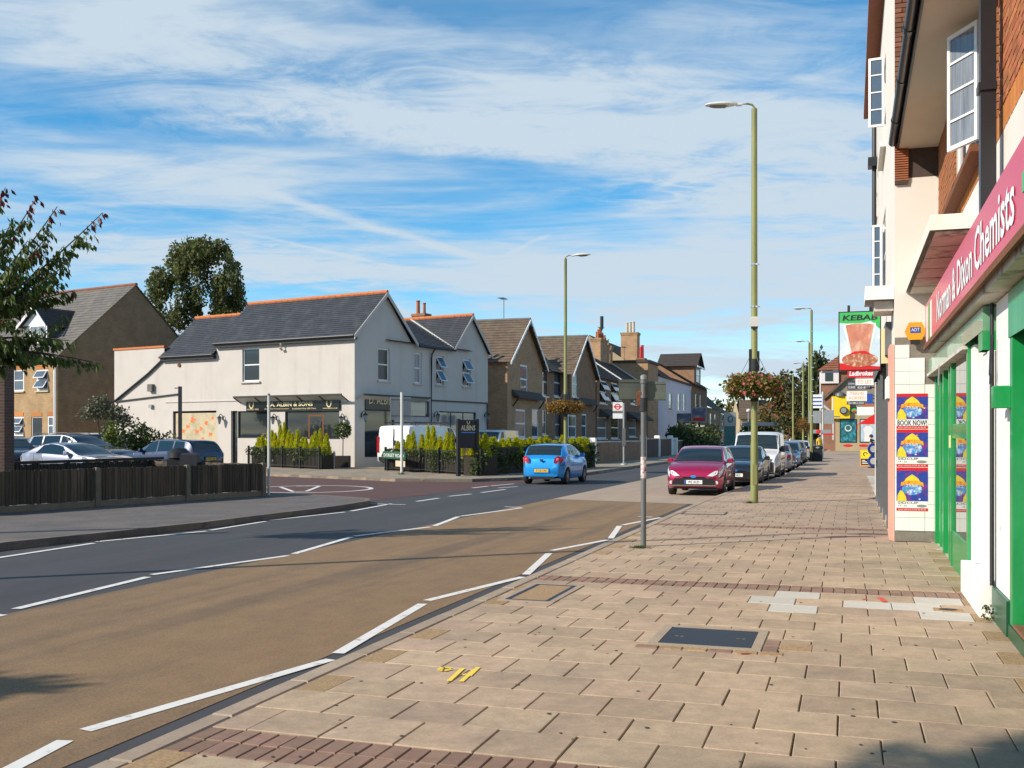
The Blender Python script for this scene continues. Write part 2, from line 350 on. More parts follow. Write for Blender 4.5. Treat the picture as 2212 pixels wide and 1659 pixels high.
M['green'] = mat('shop_green', (.010, .27, .066), .34, .12, 3, .001, 25, coat=.2, col2=(.035, .31, .105), c2scale=1.6, c2stretch=(1, 1, .3))
M['green_dark'] = mat('shop_green_dark', (.010, .085, .040), .35, .1, 3)
M['green_glare'] = mat('shutter_green_glare', (.14, .33, .19), .26, .1, 2, coat=.5, col2=(.22, .40, .27), c2scale=1.2)  # glare on the glossy shutter box is lightened into this green
M['sign_red'] = mat('sign_acrylic_red', (.62, .012, .05), .25, .03, 2, spec=.32)
M['text_white'] = mat('letter_white', (.82, .82, .82), .4, .02, 5)
M['text_black'] = mat('letter_black', (.015, .015, .015), .5, .02, 5)
M['brick_red'] = mat('brick_red', (.37, .125, .05), .9, .16, 14, .003, 60, rnd=.25, world=True)
M['brick_brown'] = mat('brick_brown', (.20, .085, .045), .9, .18, 18, .003, 60, rnd=.28, world=True)
M['brick_orange'] = mat('soldier_orange', (.50, .185, .045), .85, .13, 18, .002, 60, rnd=.15)
M['mortar'] = mat('mortar', (.36, .29, .21), .95, .2, 10, .003, 60)
M['mortar_dark'] = mat('mortar_dark', (.07, .05, .04), .95, .2, 10)
M['pink'] = mat('pink_paint', (.70, .36, .28), .7, .08, 3, .002, 30)
M['glass'] = glass_mat('window_glass', (.022, .027, .031), .03, .6)
M['glass_pale'] = mat('window_net', (.20, .215, .235), .06, .45, 5, spec=.7, stretch=(3, 3, .25))
M['glass_blue'] = glass_mat('window_sky', (.09, .12, .16), .04, .8, .1)
M['glass_shop'] = glass_mat('shop_glass', (.05, .06, .06), .015, 1.0, .0, 1.9)
M['car_glass'] = glass_mat('car_glass', (.016, .026, .031), .02, .7)
M['tyre'] = mat('tyre', (.018, .018, .019), .8, .1, 10)
M['alloy'] = mat('alloy', (.42, .42, .43), .35, .06, 10, metal=.7)
M['under'] = mat('underside', (.012, .012, .013), .8, .1, 6)
M['chrome'] = mat('chrome', (.75, .75, .77), .12, .02, 6, metal=1)
M['lens'] = mat('lamp_lens', (.62, .64, .66), .08, .05, 14, spec=.8, coat=1)
M['red_lens'] = mat('tail_lens', (.42, .008, .02), .1, .08, 12, coat=1)
M['amber'] = mat('amber_lens', (.75, .25, .01), .15, .05, 12, coat=.6)
M['plate_y'] = mat('plate_yellow', (.80, .48, .015), .45, .03, 5)
M['plate_w'] = mat('plate_white', (.80, .80, .80), .45, .03, 5)
def car_paint(n, c, metal=.3): return mat('paint_'+n, c, .34, .03, 3, metal=metal, coat=1.0, spec=.5)
M['c_blue'] = car_paint('blue', (.005, .29, .74), .4)
M['c_magenta'] = car_paint('magenta', (.42, .004, .062), .4)
M['c_black'] = car_paint('black', (.012, .014, .02))
M['c_navy'] = car_paint('navy', (.006, .016, .055))
M['c_white'] = car_paint('white', (.72, .71, .69), 0)
M['c_silver'] = car_paint('silver', (.22, .235, .30), .2)
M['c_grey'] = car_paint('grey', (.05, .058, .08), .15)
M['c_steel'] = car_paint('steel', (.10, .18, .30), .4)
M['pole_green'] = mat('lamp_column_olive', (.235, .245, .085), .55, .1, 4, stretch=(1, 1, .3), col2=(.17, .185, .07), c2scale=1.2)
M['galv'] = mat('galvanised', (.33, .34, .34), .5, .12, 6, metal=.45)
M['galv_dark'] = mat('galvanised_dull', (.155, .16, .165), .55, .14, 6, metal=.4)
M['lamp_shell'] = mat('lamp_shell', (.60, .60, .56), .4, .05, 6)
M['lamp_lens'] = mat('lamp_bowl', (.16, .15, .12), .15, .1, 20, spec=.7)
M['sign_back'] = mat('sign_back', (.105, .125, .10), .6, .12, 4, col2=(.085, .10, .082), c2scale=3)
M['rust'] = mat('rust', (.16, .06, .025), .9, .3, 20)
M['wood_fence'] = mat('fence_wood', (.10, .076, .052), .9, .3, 7, .003, 40, rnd=.4, stretch=(1, 1, .1), world=True, col2=(.05, .042, .03), c2scale=1.3)
M['wood_post'] = mat('fence_post_concrete', (.17, .145, .105), .9, .2, 5, .003, 40, rnd=.1)
M['wood_dark'] = mat('wood_dark', (.035, .028, .02), .9, .25, 8)
M['rail_black'] = mat('railing_black', (.016, .018, .018), .5, .12, 8)
M['bark'] = mat('bark', (.085, .062, .045), .95, .3, 8, .006, 30, stretch=(1, 1, .3))
def leafm(n, c, var=.35, sc=1.5, trans=.25, c2=None): return mat('leaf_'+n, c, .55, var, sc, trans=trans, col2=c2, c2scale=1.1, c2lo=.42, c2hi=.62, spec=.35, det=3)
M['l_cherry'] = leafm('cherry', (.075, .112, .02), .55, 3, .3)
M['l_cherry_red'] = leafm('cherry_red', (.12, .020, .014), .4, 3, .2)
M['l_birch'] = leafm('birch', (.145, .16, .045), .5, .9, .42, (.085, .10, .034))
M['l_conifer'] = leafm('golden_conifer', (.56, .52, .012), .35, 4, .4, (.34, .42, .014))
M['l_hedge'] = leafm('hedge', (.075, .11, .02), .5, 2, .25, (.045, .075, .015))
M['l_dark'] = leafm('dark_evergreen', (.038, .058, .018), .5, .6, .2, (.07, .075, .024))
M['l_olive'] = leafm('olive', (.12, .125, .075), .4, 2, .2)
M['l_autumn'] = leafm('autumn', (.20, .10, .018), .5, 3, .2, (.11, .085, .02))
M['l_mid'] = leafm('mid_green', (.055, .08, .018), .5, .8, .2)
M['flower_pink'] = mat('petal_pink', (.72, .16, .20), .6, .1, 20, trans=.3)
M['l_basket'] = leafm('basket', (.25, .155, .03), .5, 5, .25, (.13, .115, .025))
M['l_basket_dry'] = leafm('basket_dry', (.30, .14, .022), .45, 5, .25, (.18, .10, .022))
M['skin'] = mat('skin', (.55, .30, .21), .6, .05, 8)
M['hair'] = mat('hair', (.03, .02, .015), .7, .1, 20)
M['cloth_black'] = mat('cloth_black', (.02, .02, .022), .9, .1, 14)
M['cloth_yellow'] = mat('cloth_yellow', (.80, .52, .02), .9, .06, 14)
M['cloth_white'] = mat('cloth_white', (.7, .7, .68), .9, .06, 14)
M['cloth_blue'] = mat('cloth_denim', (.04, .06, .12), .9, .1, 14)
M['red'] = mat('red_sheet', (.62, .015, .015), .45, .05, 4)
M['sign_yellow'] = mat('sign_yellow', (.84, .58, .01), .4, .04, 4)
M['sign_blue'] = mat('sign_blue', (.02, .07, .34), .4, .05, 6)
M['sign_green'] = mat('sign_green', (.05, .42, .10), .35, .06, 6)
M['sign_white'] = mat('sign_white', (.78, .78, .76), .45, .04, 4)
M['sign_orange'] = mat('sign_orange', (.85, .33, .015), .4, .05, 6)
M['sign_teal'] = mat('sign_teal', (.02, .13, .13), .4, .3, 8)
M['terracotta'] = mat('terracotta', (.42, .13, .05), .85, .15, 8)
M['buff_pot'] = mat('buff_pot', (.55, .45, .31), .85, .12, 8)
M['b_stock'] = brick_mat('stock_brick', (.50, .27, .125), (.35, .185, .088), (.40, .29, .19))
M['b_brown'] = brick_mat('brown_brick', (.34, .165, .085), (.235, .115, .062), (.28, .19, .12))
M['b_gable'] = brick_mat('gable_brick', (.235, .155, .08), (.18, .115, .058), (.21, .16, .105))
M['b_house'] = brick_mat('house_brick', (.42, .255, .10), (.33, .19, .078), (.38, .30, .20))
M['b_pier'] = brick_mat('pier_brick', (.115, .055, .036), (.08, .04, .028), (.12, .095, .08))  # tree shade on the left end wall is darkened into this brick
M['b_far'] = brick_mat('far_brick', (.30, .11, .06), (.24, .09, .05), (.28, .2, .15))
M['tan'] = mat('tan_render', (.40, .315, .19), .95, .12, .8)
M['lilac'] = mat('pale_lilac_render', (.62, .60, .66), .9, .05, .8)
M['timber_white'] = mat('timber_white', (.70, .68, .66), .7, .06, 4)
# ================================================================== THE GROUND
def sheet(name, pts, z, m, parent=None, kind='structure', world=False):
    mb = MB(); mb.face([(p[0], p[1], z) if world else ST(p[0], p[1], z) for p in pts])
    o = mb.build(name, m, parent, fix=False)
    if o.data.polygons[0].normal.z < 0: o.data.flip_normals()
    if parent is None: o['kind'] = kind
    return o
def slab_land(name, pts, z, m, zb=-.03):
    mb = MB(); mb.prism([ST(p[0], p[1], zb) for p in pts], (0, 0, z-zb)); o = mb.build(name, m); o['kind'] = 'structure'; return o
sheet('ground', [(-2500, -600), (2500, -600), (2500, 3500), (-2500, 3500)], -.06, M['earth'], world=True)
KR = [(-8, -3.61), (26, -3.61), (33, -3.4), (40, -2.9), (46, -2.65), (70, -2.6), (180, -2.8)]   # right kerb (s, t)
KL1 = [(-10, -12.6), (12.8, -12.47), (17, -11.75), (22, -11.5), (24, -11.62), (25.0, -12.1), (25.6, -13.2), (26.4, -15.7), (33.5, -40), (48, -90)]
KL2 = [(66, -90), (51, -50), (40.4, -24.8), (36.9, -16.8), (37.4, -13.8), (39.6, -12.5), (42.5, -11.6), (46, -11.3), (180, -11.6)]
road = sheet('road', [(-13.4, -40), (-2.2, -40), (-2.2, 200), (-13.4, 200)], 0, M['asphalt'])
sheet('buff_road_surface', [(-8.0, -40), (-3.99, -40), (-3.99, 27.0), (-4.3, 27.1), (-7.95, 28.0)], .004, M['buff'])
sheet('pale_road_surface', [(-7.95, 28.05), (-4.3, 27.15), (-3.735, 27.05), (-3.3, 33), (-2.3, 42), (-2.3, 200), (-7.9, 200)], .004, M['pale_road'])
sheet('side_road', [(-12.35, 25.2), (-11.7, 34.9), (-11.65, 41), (-12.8, 41.5), (-90, 70), (-90, 44)], .004, M['red_road'])
land1 = slab_land('left_pavement', [(t, s) for s, t in KL1]+[(-90, -10)], .12, M['path'])
land2 = slab_land('far_left_pavement', [(t, s) for s, t in KL2]+[(-90, 180)], .12, M['forecourt'])

# right pavement: bed of sand, then every slab, block and kerb stone on it
bedpts = [(t, s) for s, t in KR]+[(3.2, 180), (3.2, -8)]
pave = slab_land('pavement', bedpts, .106, M['joint'])
def kt(s):
    for (a, b), (c, d) in zip(KR, KR[1:]):
        if a <= s <= c: return b+(d-b)*(s-a)/(c-a)
    return KR[-1][1]
def stones(parent, line, w, z0, z1, m, inside, s_lo=-99, step=.915, name='kerb_stone', gap=.008):
    """kerb stones end to end along a line of (s, t); inside = which side of the line the stone lies on"""
    me = {}
    for (s0, t0), (s1, t1) in zip(line, line[1:]):
        a = ST(t0, s0); b = ST(t1, s1); L = (b-a).length; n = max(1, round(L/step)); u = (b-a)/L; k = L/n
        key = round(k, 3)
        if key not in me:
            mb = MB(); mb.bbox(0, 0, z0, k-gap, w, z1, .012); me[key] = mb.mesh(name, m)
        for i in range(n):
            if s0+(s1-s0)*i/n < s_lo: continue
            p = a+u*k*i; o = link(name, me[key], parent)
            ang = math.atan2(u.y, u.x)
            if inside < 0: o.scale = (1, -1, 1)
            o.location = (p.x, p.y, rng.uniform(-.002, .002)); o.rotation_euler = (rng.uniform(-.004, .004), 0, ang+rng.uniform(-.002, .002))
stones(pave, [(2.6, -3.61)]+[k for k in KR if 10 < k[0] < 75], .15, -.02, .124, M['kerb'], -1)
stones(land1, [(5, -12.55)]+[k for k in KL1[1:9]], .15, -.02, .125, M['kerb_dark'], 1)
stones(land2, KL2[1:8]+[(100, -11.45)], .15, -.02, .125, M['kerb_dark'], 1)

SL = .452
def slab_mesh(w, d, b=.007, z=.05):
    mb = MB(); mb.bbox(-w/2, -d/2, -z, w/2, d/2, 0, b); return mb.mesh('paving_slab', M['slab'])
full = slab_mesh(SL-.0085, SL-.005, .0045)
bm_block = MB(); bm_block.bbox(-.053, -.106, -.05, .053, .106, 0, .005); block = bm_block.mesh('paving_block', M['block'])
pale_px = [(1675, 1288), (1768, 1291), (1715, 1305), (1990, 1291), (1905, 1312), (2000, 1319), (2075, 1328), (2060, 1300)]
covers = [[(1424, 1389), (1451, 1355), (1642, 1367), (1619, 1404)], [(1098, 1297), (1150, 1263), (1240, 1266), (1196, 1301)]]
cov_ts = [[ts(P(u, v, .12)) for u, v in c] for c in covers]
pale_ts = [ts(P(u, v, .12)) for u, v in pale_px]
rows = []; s = 3.72; k = 0
far_v, far_f = [], []
n_slab = 0; pale_left = dict()
all_slabs = []
bands = {2, 17, 34}
while s < 46:
    sc = s+SL/2; t0 = kt(sc)+.155; t1 = 1.27 if s < 17.2 else .68
    if k in bands:
        for j in range(2):
            t = t0
            while t < t1-.05:
                o = link('paving_block', block, pave); o.location = ST(t+.056, s+.112+j*.226, .119+rng.uniform(-.003, .002)); o.rotation_euler = (rng.uniform(-.01, .01), rng.uniform(-.01, .01), -TH+rng.uniform(-.02, .02))
                t += .1135
    else:
        t = t0; first = True
        while t < t1-.06:
            w = SL/2 if (first and k % 2) else SL
            w = min(w, t1-t); first = False
            all_slabs.append((t+w/2, sc, w)); t += w
    s += SL if k not in bands else .457; k += 1
pick = {}
for p in pale_ts:
    i = min(range(len(all_slabs)), key=lambda i: (all_slabs[i][0]-p[0])**2+(all_slabs[i][1]-p[1])**2); pick[i] = 1
for i, (t, sc, w) in enumerate(all_slabs):
    half = w < SL*.8
    if n_slab < 300:
        o = link('paving_slab', full, pave); n_slab += 1
        o.location = ST(t, sc, .12+rng.uniform(-.0022, .0022)); o.rotation_euler = (rng.uniform(-.005, .005), rng.uniform(-.004, .004), -TH+rng.uniform(-.006, .006)); o.scale = ((w-.0085)/(SL-.0085), 1, 1)
        mm = M['slab_pale'] if i in pick else M['slab_buff'] if half and rng.random() < .85 else None
        if mm: o.material_slots[0].link = 'OBJECT'; o.material_slots[0].material = mm
    else:
        z = .12+rng.uniform(-.002, .002); hw = (w-.007)/2; hd = (SL-.007)/2; b = len(far_v)
        for (dt, ds, dz) in ((-hw, -hd, -.03), (hw, -hd, -.03), (hw, hd, -.03), (-hw, hd, -.03), (-hw+.004, -hd+.004, 0), (hw-.004, -hd+.004, 0), (hw-.004, hd-.004, 0), (-hw+.004, hd-.004, 0)):
            far_v.append(tuple(ST(t+dt, sc+ds, z+dz)))
        far_f += [[b+j for j in f] for f in ((4, 5, 6, 7), (0, 1, 5, 4), (1, 2, 6, 5), (2, 3, 7, 6), (3, 0, 4, 7))]
fo = link('distant_paving', mesh_np('distant_paving', far_v, far_f, M['slab_all']), pave); fo['kind'] = 'stuff'
sheet('near_paving', [(-3.45, -7.9), (1.25, -7.9), (1.25, 3.7), (-3.45, 3.7)], .12, M['slab_all'], pave)
sheet('end_paving', [(kt(46)+.16, s), (3.1, s), (3.1, 179), (-2.63, 179)], .12, M['slab_all'], pave)
sheet('threshold_strip', [(1.20, 3.7), (1.6, 3.7), (1.6, 17.4), (1.20, 17.4)], .118, M['concrete'], pave)
sheet('threshold_strip', [(.62, 17.4), (1.2, 17.4), (1.2, 46), (.62, 46)], .117, M['concrete'], pave)

# covers let into the pavement
def cover(name, label, cat, pts, w_frame, mf, mp):
    q = [P(u, v, .12) for u, v in pts]; c = sum(q, Vector())/4
    e = (q[3]-q[0]); e2 = (q[1]-q[0])
    T = thing(name, label, cat, (c.x, c.y, .12), -TH)
    L = [MAT[T.name].inverted() @ p for p in q]; x0 = (L[0].x+L[1].x)/2; x1 = (L[2].x+L[3].x)/2; y0 = (L[0].y+L[3].y)/2; y1 = (L[1].y+L[2].y)/2
    mb = MB()
    for (a, b, c_, d) in ((x0-w_frame, y0-w_frame, x1+w_frame, y0), (x0-w_frame, y1, x1+w_frame, y1+w_frame), (x0-w_frame, y0, x0, y1), (x1, y0, x1+w_frame, y1)):
        mb.box(a, b, -.05, c_, d, .009)
    mb.build('frame', mf, T); m2 = MB(); m2.bbox(x0+.004, y0+.004, -.05, x1-.004, y1-.004, .007, .003); m2.build('plate', mp, T)
    return T, x0, x1, y0, y1
T, x0, x1, y0, y1 = cover('access_cover', 'flat dark iron access cover with keyholes in a pale concrete surround', 'access cover', covers[0], .075, M['kerb'], M['iron'])
for fx, fy in ((.14, .45), (.2, .45), (.82, .5), (.88, .5)):
    mb = MB(); mb.lathe([(.016, 0), (.016, .0085)], 10, 0, (x0+(x1-x0)*fx, y0+(y1-y0)*fy, 0)); mb.build('keyhole', M['kerb_dark'], T)
for i in range(6):
    mb = MB(); mb.bbox(x0-.15+i*.19, y0-.195, -.04, x0+.028+i*.19, y0-.085, .006, .006); mb.build('edging_block', M['slab_buff'] if i % 3 else M['block'], T)
for i in range(2):
    mb = MB(); mb.bbox(x1+.085, y0-.07+i*.235, -.04, x1+.2, y0+.155+i*.235, .006, .006); mb.build('edging_block', M['block'], T)
mb = MB(); mb.bbox(x1+.205, y0+.02, -.04, x1+.45, y0+.3, .006, .006); mb.build('edging_block', M['slab_buff'], T)
T, x0, x1, y0, y1 = cover('access_cover', 'recessed access cover filled with brown gravel beside the kerb', 'access cover', covers[1], .06, M['kerb'], M['slab_buff'])
mb = MB()
for (a, b, c_, d) in ((x0, y0, x1, y0+.05), (x0, y1-.05, x1, y1), (x0, y0+.05, x0+.05, y1-.05), (x1-.05, y0+.05, x1, y1-.05)): mb.box(a, b, -.02, c_, d, .0085)
mb.build('inner_rim', M['iron'], T)
q = P(2048, 1318, .12); T = thing('water_valve_cover', 'small dark oval valve cover set in new pale slabs by the white wall', 'valve cover', (q.x, q.y, .12), -TH)
mb = MB(); mb.bbox(-.13, -.09, -.02, .13, .09, .006, .004); mb.build('surround', M['slab_buff'], T)
mb = MB(); mb.lathe([(.07, .0), (.07, .009), (0, .0095)], 20); o = mb.build('lid', M['iron'], T); o.scale = (1.2, .8, 1)
q = P(1522, 1109, .12); T = thing('access_cover', 'shallow stone-filled access cover near the foot of the near lamp column', 'access cover', (q.x, q.y, .12), -TH)
mb = MB(); mb.bbox(-.42, -.3, -.02, .42, .3, .007, .004); mb.build('plate', M['slab_all'], T)
mb = MB()
for (a, b, c_, d) in ((-.46, -.34, .46, -.3), (-.46, .3, .46, .34), (-.46, -.3, -.42, .3), (.42, -.3, .46, .3)): mb.box(a, b, -.02, c_, d, .009)
mb.build('frame', M['iron'], T)

# spots of old chewing gum trodden into the slabs, and sprayed marks
gum = MB()
for i in range(85):
    t = rng.uniform(-3.3, 1.1); s_ = 4.4+abs(rng.gauss(0, 4.5)); r = rng.uniform(.006, .016); c = ST(t, s_, .1215)
    gum.lathe([(r, 0), (r*.9, .0022), (0, .003)], 9, 0, c)
o = gum.build('chewing_gum', M['gum'], fix=False); o['kind'] = 'stuff'
def strip(mb, pts, w, z, world_pts=False):
    q = [Vector((p[0], p[1], z)) if world_pts else P(p[0], p[1], z) for p in pts]
    for a, b in zip(q, q[1:]):
        d = (b-a); d.z = 0
        if d.length < 1e-4: continue
        n = Vector((-d.y, d.x, 0)).normalized()*w/2
        mb.face([a-n, b-n, b+n, a+n])
mk = MB()
for st in ([(1013, 1460), (1033, 1441)], [(969, 1471), (1000, 1443)], [(975, 1443), (958, 1441), (948, 1446), (958, 1449), (976, 1445)], [(999, 1457), (1008, 1456)]):
    strip(mk, st, .035, .1245)
for st in ([(1024, 1447), (996, 1472)],): strip(mk, st, .035, .1247)
o = mk.build('spray_mark', M['paint_yellow'], fix=False); tag(o, 'yellow sprayed survey mark on the slabs in the foreground', 'paint mark')
for st, w_, lab in (([(1862, 1294), (1873, 1294)], .05, 'small faint red sprayed mark, left one between the pale new slabs'), ([(1900, 1290), (1912, 1300)], .06, 'red sprayed mark, right one between the pale new slabs'), ([(1597, 1411), (1622, 1411)], .02, 'thin red sprayed line along the edge of the dark access cover')):
    mk = MB(); strip(mk, st, w_, .1285 if w_ < .03 else .1245); o = mk.build('spray_mark', M['paint_red'], fix=False); tag(o, lab, 'paint mark')

# ------------------------------------------------------------------ road markings, each painted dash a piece of its own
mark = thing('road_markings', None, None); mark['kind'] = 'structure'
zz_r = [[(20, 1662), (141, 1599)], [(184, 1577), (714, 1424)], [(730, 1411), (913, 1304)], [(922, 1297), (1129, 1246)], [(1136, 1241), (1186, 1195)],
        [(1192, 1189), (1313, 1166)], [(1319, 1163), (1338, 1136)], [(1345, 1134), (1427, 1118)], [(1379, 1115), (1408, 1117)]]
zz_c = [[(-60, 1341), (8, 1327)], [(34, 1315), (319, 1246)], [(328, 1241), (622, 1200)], [(635, 1196), (758, 1160)], [(765, 1158), (930, 1138)], [(938, 1136), (990, 1116)], [(995, 1115), (1128, 1097)],
        [(1090, 1094.5), (1126, 1096)]]
zz_l = [[(-20, 1207), (203, 1173)], [(208, 1170), (446, 1147)], [(455, 1145), (574, 1126)], [(580, 1124), (745, 1106)], [(758, 1104), (845, 1088)], [(790, 1088), (876, 1090)]]
def dash(pts, w, z=.008):
    mb = MB(); strip(mb, pts, w, z); return mb.build('road_dash', M['paint'], mark, fix=False)
for d in zz_r: dash(d, .105)
for d in zz_c: dash(d, .11)
for d in zz_l: dash(d, .11)
for d in ([(900, 1083), (948, 1076)], [(970, 1072), (1018, 1067)], [(1040, 1064), (1092, 1057)], [(1020, 1054), (1055, 1050)], [(1060, 1049.5), (1110, 1045)], [(1075, 1054), (1118, 1051)]): dash(d, .12, .0085)
mb = MB(); c = P(668, 1056, .008)
ring = [c+Vector((2.05*math.cos(a), 2.3*math.sin(a), 0)) for a in [2*math.pi*i/40 for i in range(41)]]
strip(mb, ring, .16, .0082, True); mb.build('roundel_ring', M['paint'], mark, fix=False)
mb = MB(); strip(mb, [(606, 1052), (634, 1062), (662, 1061), (690, 1050)], .13, .0083); strip(mb, [(640, 1050), (690, 1050)], .12, .0084); mb.build('roundel_digit', M['paint'], mark, fix=False)
# ================================================================== BUILDING KIT
def facade(mb, O, U, N, w, h, ops=(), rev=.12, m=0, mr=None, z0=0.0):
    O = Vector(O); U = Vector(U); N = Vector(N); Z = Vector((0, 0, 1))
    ops = [(max(0, a), max(z0, b), min(w, c), min(h, d)) for a, b, c, d in ops]
    xs = sorted({0.0, w, *[o[0] for o in ops], *[o[2] for o in ops]}); zs = sorted({z0, h, *[o[1] for o in ops], *[o[3] for o in ops]})
    for x0, x1 in zip(xs, xs[1:]):
        for za, zb in zip(zs, zs[1:]):
            cx, cz = (x0+x1)/2, (za+zb)/2
            if any(o[0] < cx < o[2] and o[1] < cz < o[3] for o in ops): continue
            mb.face([O+U*x0+Z*za, O+U*x1+Z*za, O+U*x1+Z*zb, O+U*x0+Z*zb], m)
    k = m if mr is None else mr
    for a, b, c, d in ops:
        q = [O+U*a+Z*b, O+U*c+Z*b, O+U*c+Z*d, O+U*a+Z*d]; B = -N*rev
        for i in range(4): mb.face([q[i], q[(i+1) % 4], q[(i+1) % 4]+B, q[i]+B], k)
def window(parent, O, U, N, x0, z0, x1, z1, rev=.09, fw=.06, style='sash', fm='upvc', pm='glass', sill='concrete', name='window', bars=0, sillw=.1):
    O = Vector(O); U = Vector(U); N = Vector(N); Z = Vector((0, 0, 1)); w, h = x1-x0, z1-z0
    b = O+U*x0+Z*z0-N*rev
    f = MB()
    f.obox(b, U, Z, N, fw, h, .05); f.obox(b+U*(w-fw), U, Z, N, fw, h, .05)
    f.obox(b+U*fw, U, Z, N, w-2*fw, fw, .05); f.obox(b+U*fw+Z*(h-fw), U, Z, N, w-2*fw, fw, .05)
    cells = []
    if style in ('sash', 'open'):
        zm = h*.5; f.obox(b+U*fw+Z*(zm-fw*.4), U, Z, N, w-2*fw, fw*.8, .06); cells = [(fw, fw, w-fw, zm-fw*.4), (fw, zm+fw*.4, w-fw, h-fw)]
    elif style == 'triple':
        for k in (1, 2): f.obox(b+U*(w*k/3-fw*.3)+Z*fw, U, Z, N, fw*.6, h-2*fw, .05)
        cells = [(w*k/3+fw*.4, fw, w*(k+1)/3-fw*.4, h-fw) for k in range(3)]
    elif style == 'grid':
        nx = max(1, bars); nz = 2
        for k in range(1, nx): f.obox(b+U*(w*k/nx-.018)+Z*fw, U, Z, N, .036, h-2*fw, .05)
        f.obox(b+U*fw+Z*(h*.5-.018), U, Z, N, w-2*fw, .036, .052)
        cells = [(fw, fw, w-fw, h-fw)]
    else: cells = [(fw, fw, w-fw, h-fw)]
    fo = f.build(name, M[fm], parent)
    for (a, c, d, e) in cells:
        p = MB(); p.obox(b+U*a+Z*c+N*.012, U, Z, N, d-a, e-c, .012); p.build('pane', M[pm], fo)
    if style == 'open':
        for c, e in ((fw, h*.5-fw*.4), (h*.5+fw*.4, h-fw)):
            ang = R(32); dn = (-Z*math.cos(ang)+N*math.sin(ang)); nn = (N*math.cos(ang)+Z*math.sin(ang)); L = e-c
            t0 = b+U*fw*.6+Z*e+N*.07; s = MB(); ww = w-fw*1.2; q = .05
            for (aa, bb, cc, dd) in ((0, 0, q, L), (ww-q, 0, ww, L), (q, 0, ww-q, q), (q, L-q, ww-q, L)): s.obox(t0+U*aa+dn*bb, U, dn, nn, cc-aa, dd-bb, .04)
            so = s.build('open_sash', M[fm], fo); s = MB(); s.obox(t0+U*q+dn*q+nn*.012, U, dn, nn, ww-2*q, L-2*q, .012); s.build('pane', M['glass_blue'], so)
    if sill:
        s = MB(); s.obox(O+U*(x0-sillw)+Z*(z0-.09), U, Z, N, w+2*sillw, .088, .11); s.obox(O+U*(x0)+Z*(z0-.06)-N*rev, U, Z, N, w, .058, rev-.002); s.build('sill', M[sill], fo)
    return fo
def roof(mb, e0, e1, r1, r0, n=14, th=.03, m=0):
    e0, e1, r1, r0 = map(Vector, (e0, e1, r1, r0)); nn = (e1-e0).cross(r0-e0)
    if nn.length < 1e-6: nn = (e1-e0).cross(r1-e0)
    nn.normalize()
    if nn.z < 0: nn = -nn
    for i in range(n):
        a, b = i/n, (i+1)/n
        A0, A1, B0, B1 = e0.lerp(r0, a), e1.lerp(r1, a), e0.lerp(r0, b), e1.lerp(r1, b)
        mb.face([A0+nn*th, A1+nn*th, B1+nn*.004, B0+nn*.004], m); mb.face([A0-nn*.002, A1-nn*.002, A1+nn*th, A0+nn*th], m)
def chimney(parent, x, y, z0, w, d, h, pots, m='b_stock', pot='terracotta', ph=.55):
    c = MB(); c.box(x-w/2, y-d/2, z0, x+w/2, y+d/2, z0+h); c.box(x-w/2-.06, y-d/2-.06, z0+h-.32, x+w/2+.06, y+d/2+.06, z0+h-.16); c.box(x-w/2-.1, y-d/2-.1, z0+h-.158, x+w/2+.1, y+d/2+.1, z0+h+.0)
    co = c.build('chimney', M[m], parent)
    for i, (px_, py_, s_) in enumerate(pots):
        p = MB(); r = .13*s_; p.lathe([(r*1.1, z0+h), (r*1.15, z0+h+.08), (r, z0+h+.1), (r*.92, z0+h+ph*s_-.08), (r*1.12, z0+h+ph*s_-.06), (r*1.1, z0+h+ph*s_), (r*.8, z0+h+ph*s_)], 10, 0, (x+px_, y+py_, 0))
        p.build('chimney_pot', M[pot], co)
    return co
def text(parent, name, body, O, U, V, w, h, m, lift=.006, shear=0.0, ext=.003, align='l', fit=True, bold=0.0, space=1.0):
    cu = bpy.data.curves.new(name, 'FONT'); cu.body = body; cu.size = 1; cu.extrude = 0; cu.shear = shear; cu.offset = bold; cu.resolution_u = 2; cu.space_character = space
    tmp = bpy.data.objects.new(name+'_tmp', cu); COL.objects.link(tmp); dg = bpy.context.evaluated_depsgraph_get()
    me = bpy.data.meshes.new_from_object(tmp.evaluated_get(dg)); bpy.data.objects.remove(tmp); bpy.data.curves.remove(cu)
    co = np.array([v.co[:] for v in me.vertices]); mn = co.min(0); mx_ = co.max(0); sz = mx_-mn
    sy = h/sz[1]; sx = w/sz[0] if fit else sy
    O, U, V = Vector(O), Vector(U), Vector(V); N = U.cross(V).normalized()
    for v in me.vertices:
        p = O+U*((v.co.x-mn[0])*sx)+V*((v.co.y-mn[1])*sy)+N*lift; v.co = p
    me.name = name; me.materials.clear(); me.materials.append(M[m] if isinstance(m, str) else m); me.update()
    return link(name, me, parent)
Zv = Vector((0, 0, 1))
def panel(parent, name, O, U, V, w, h, m, th=.01, lift=0.0):
    O, U, V = Vector(O), Vector(U), Vector(V); N = U.cross(V).normalized(); mb = MB(); mb.obox(O+N*lift, U, V, N, w, h, th); return mb.build(name, M[m] if isinstance(m, str) else m, parent)
def pipe(parent, pts, r, m='plastic_black', name='downpipe', n=8):
    mb = MB(); mb.tube(pts, r, n); return mb.build(name, M[m], parent, True)

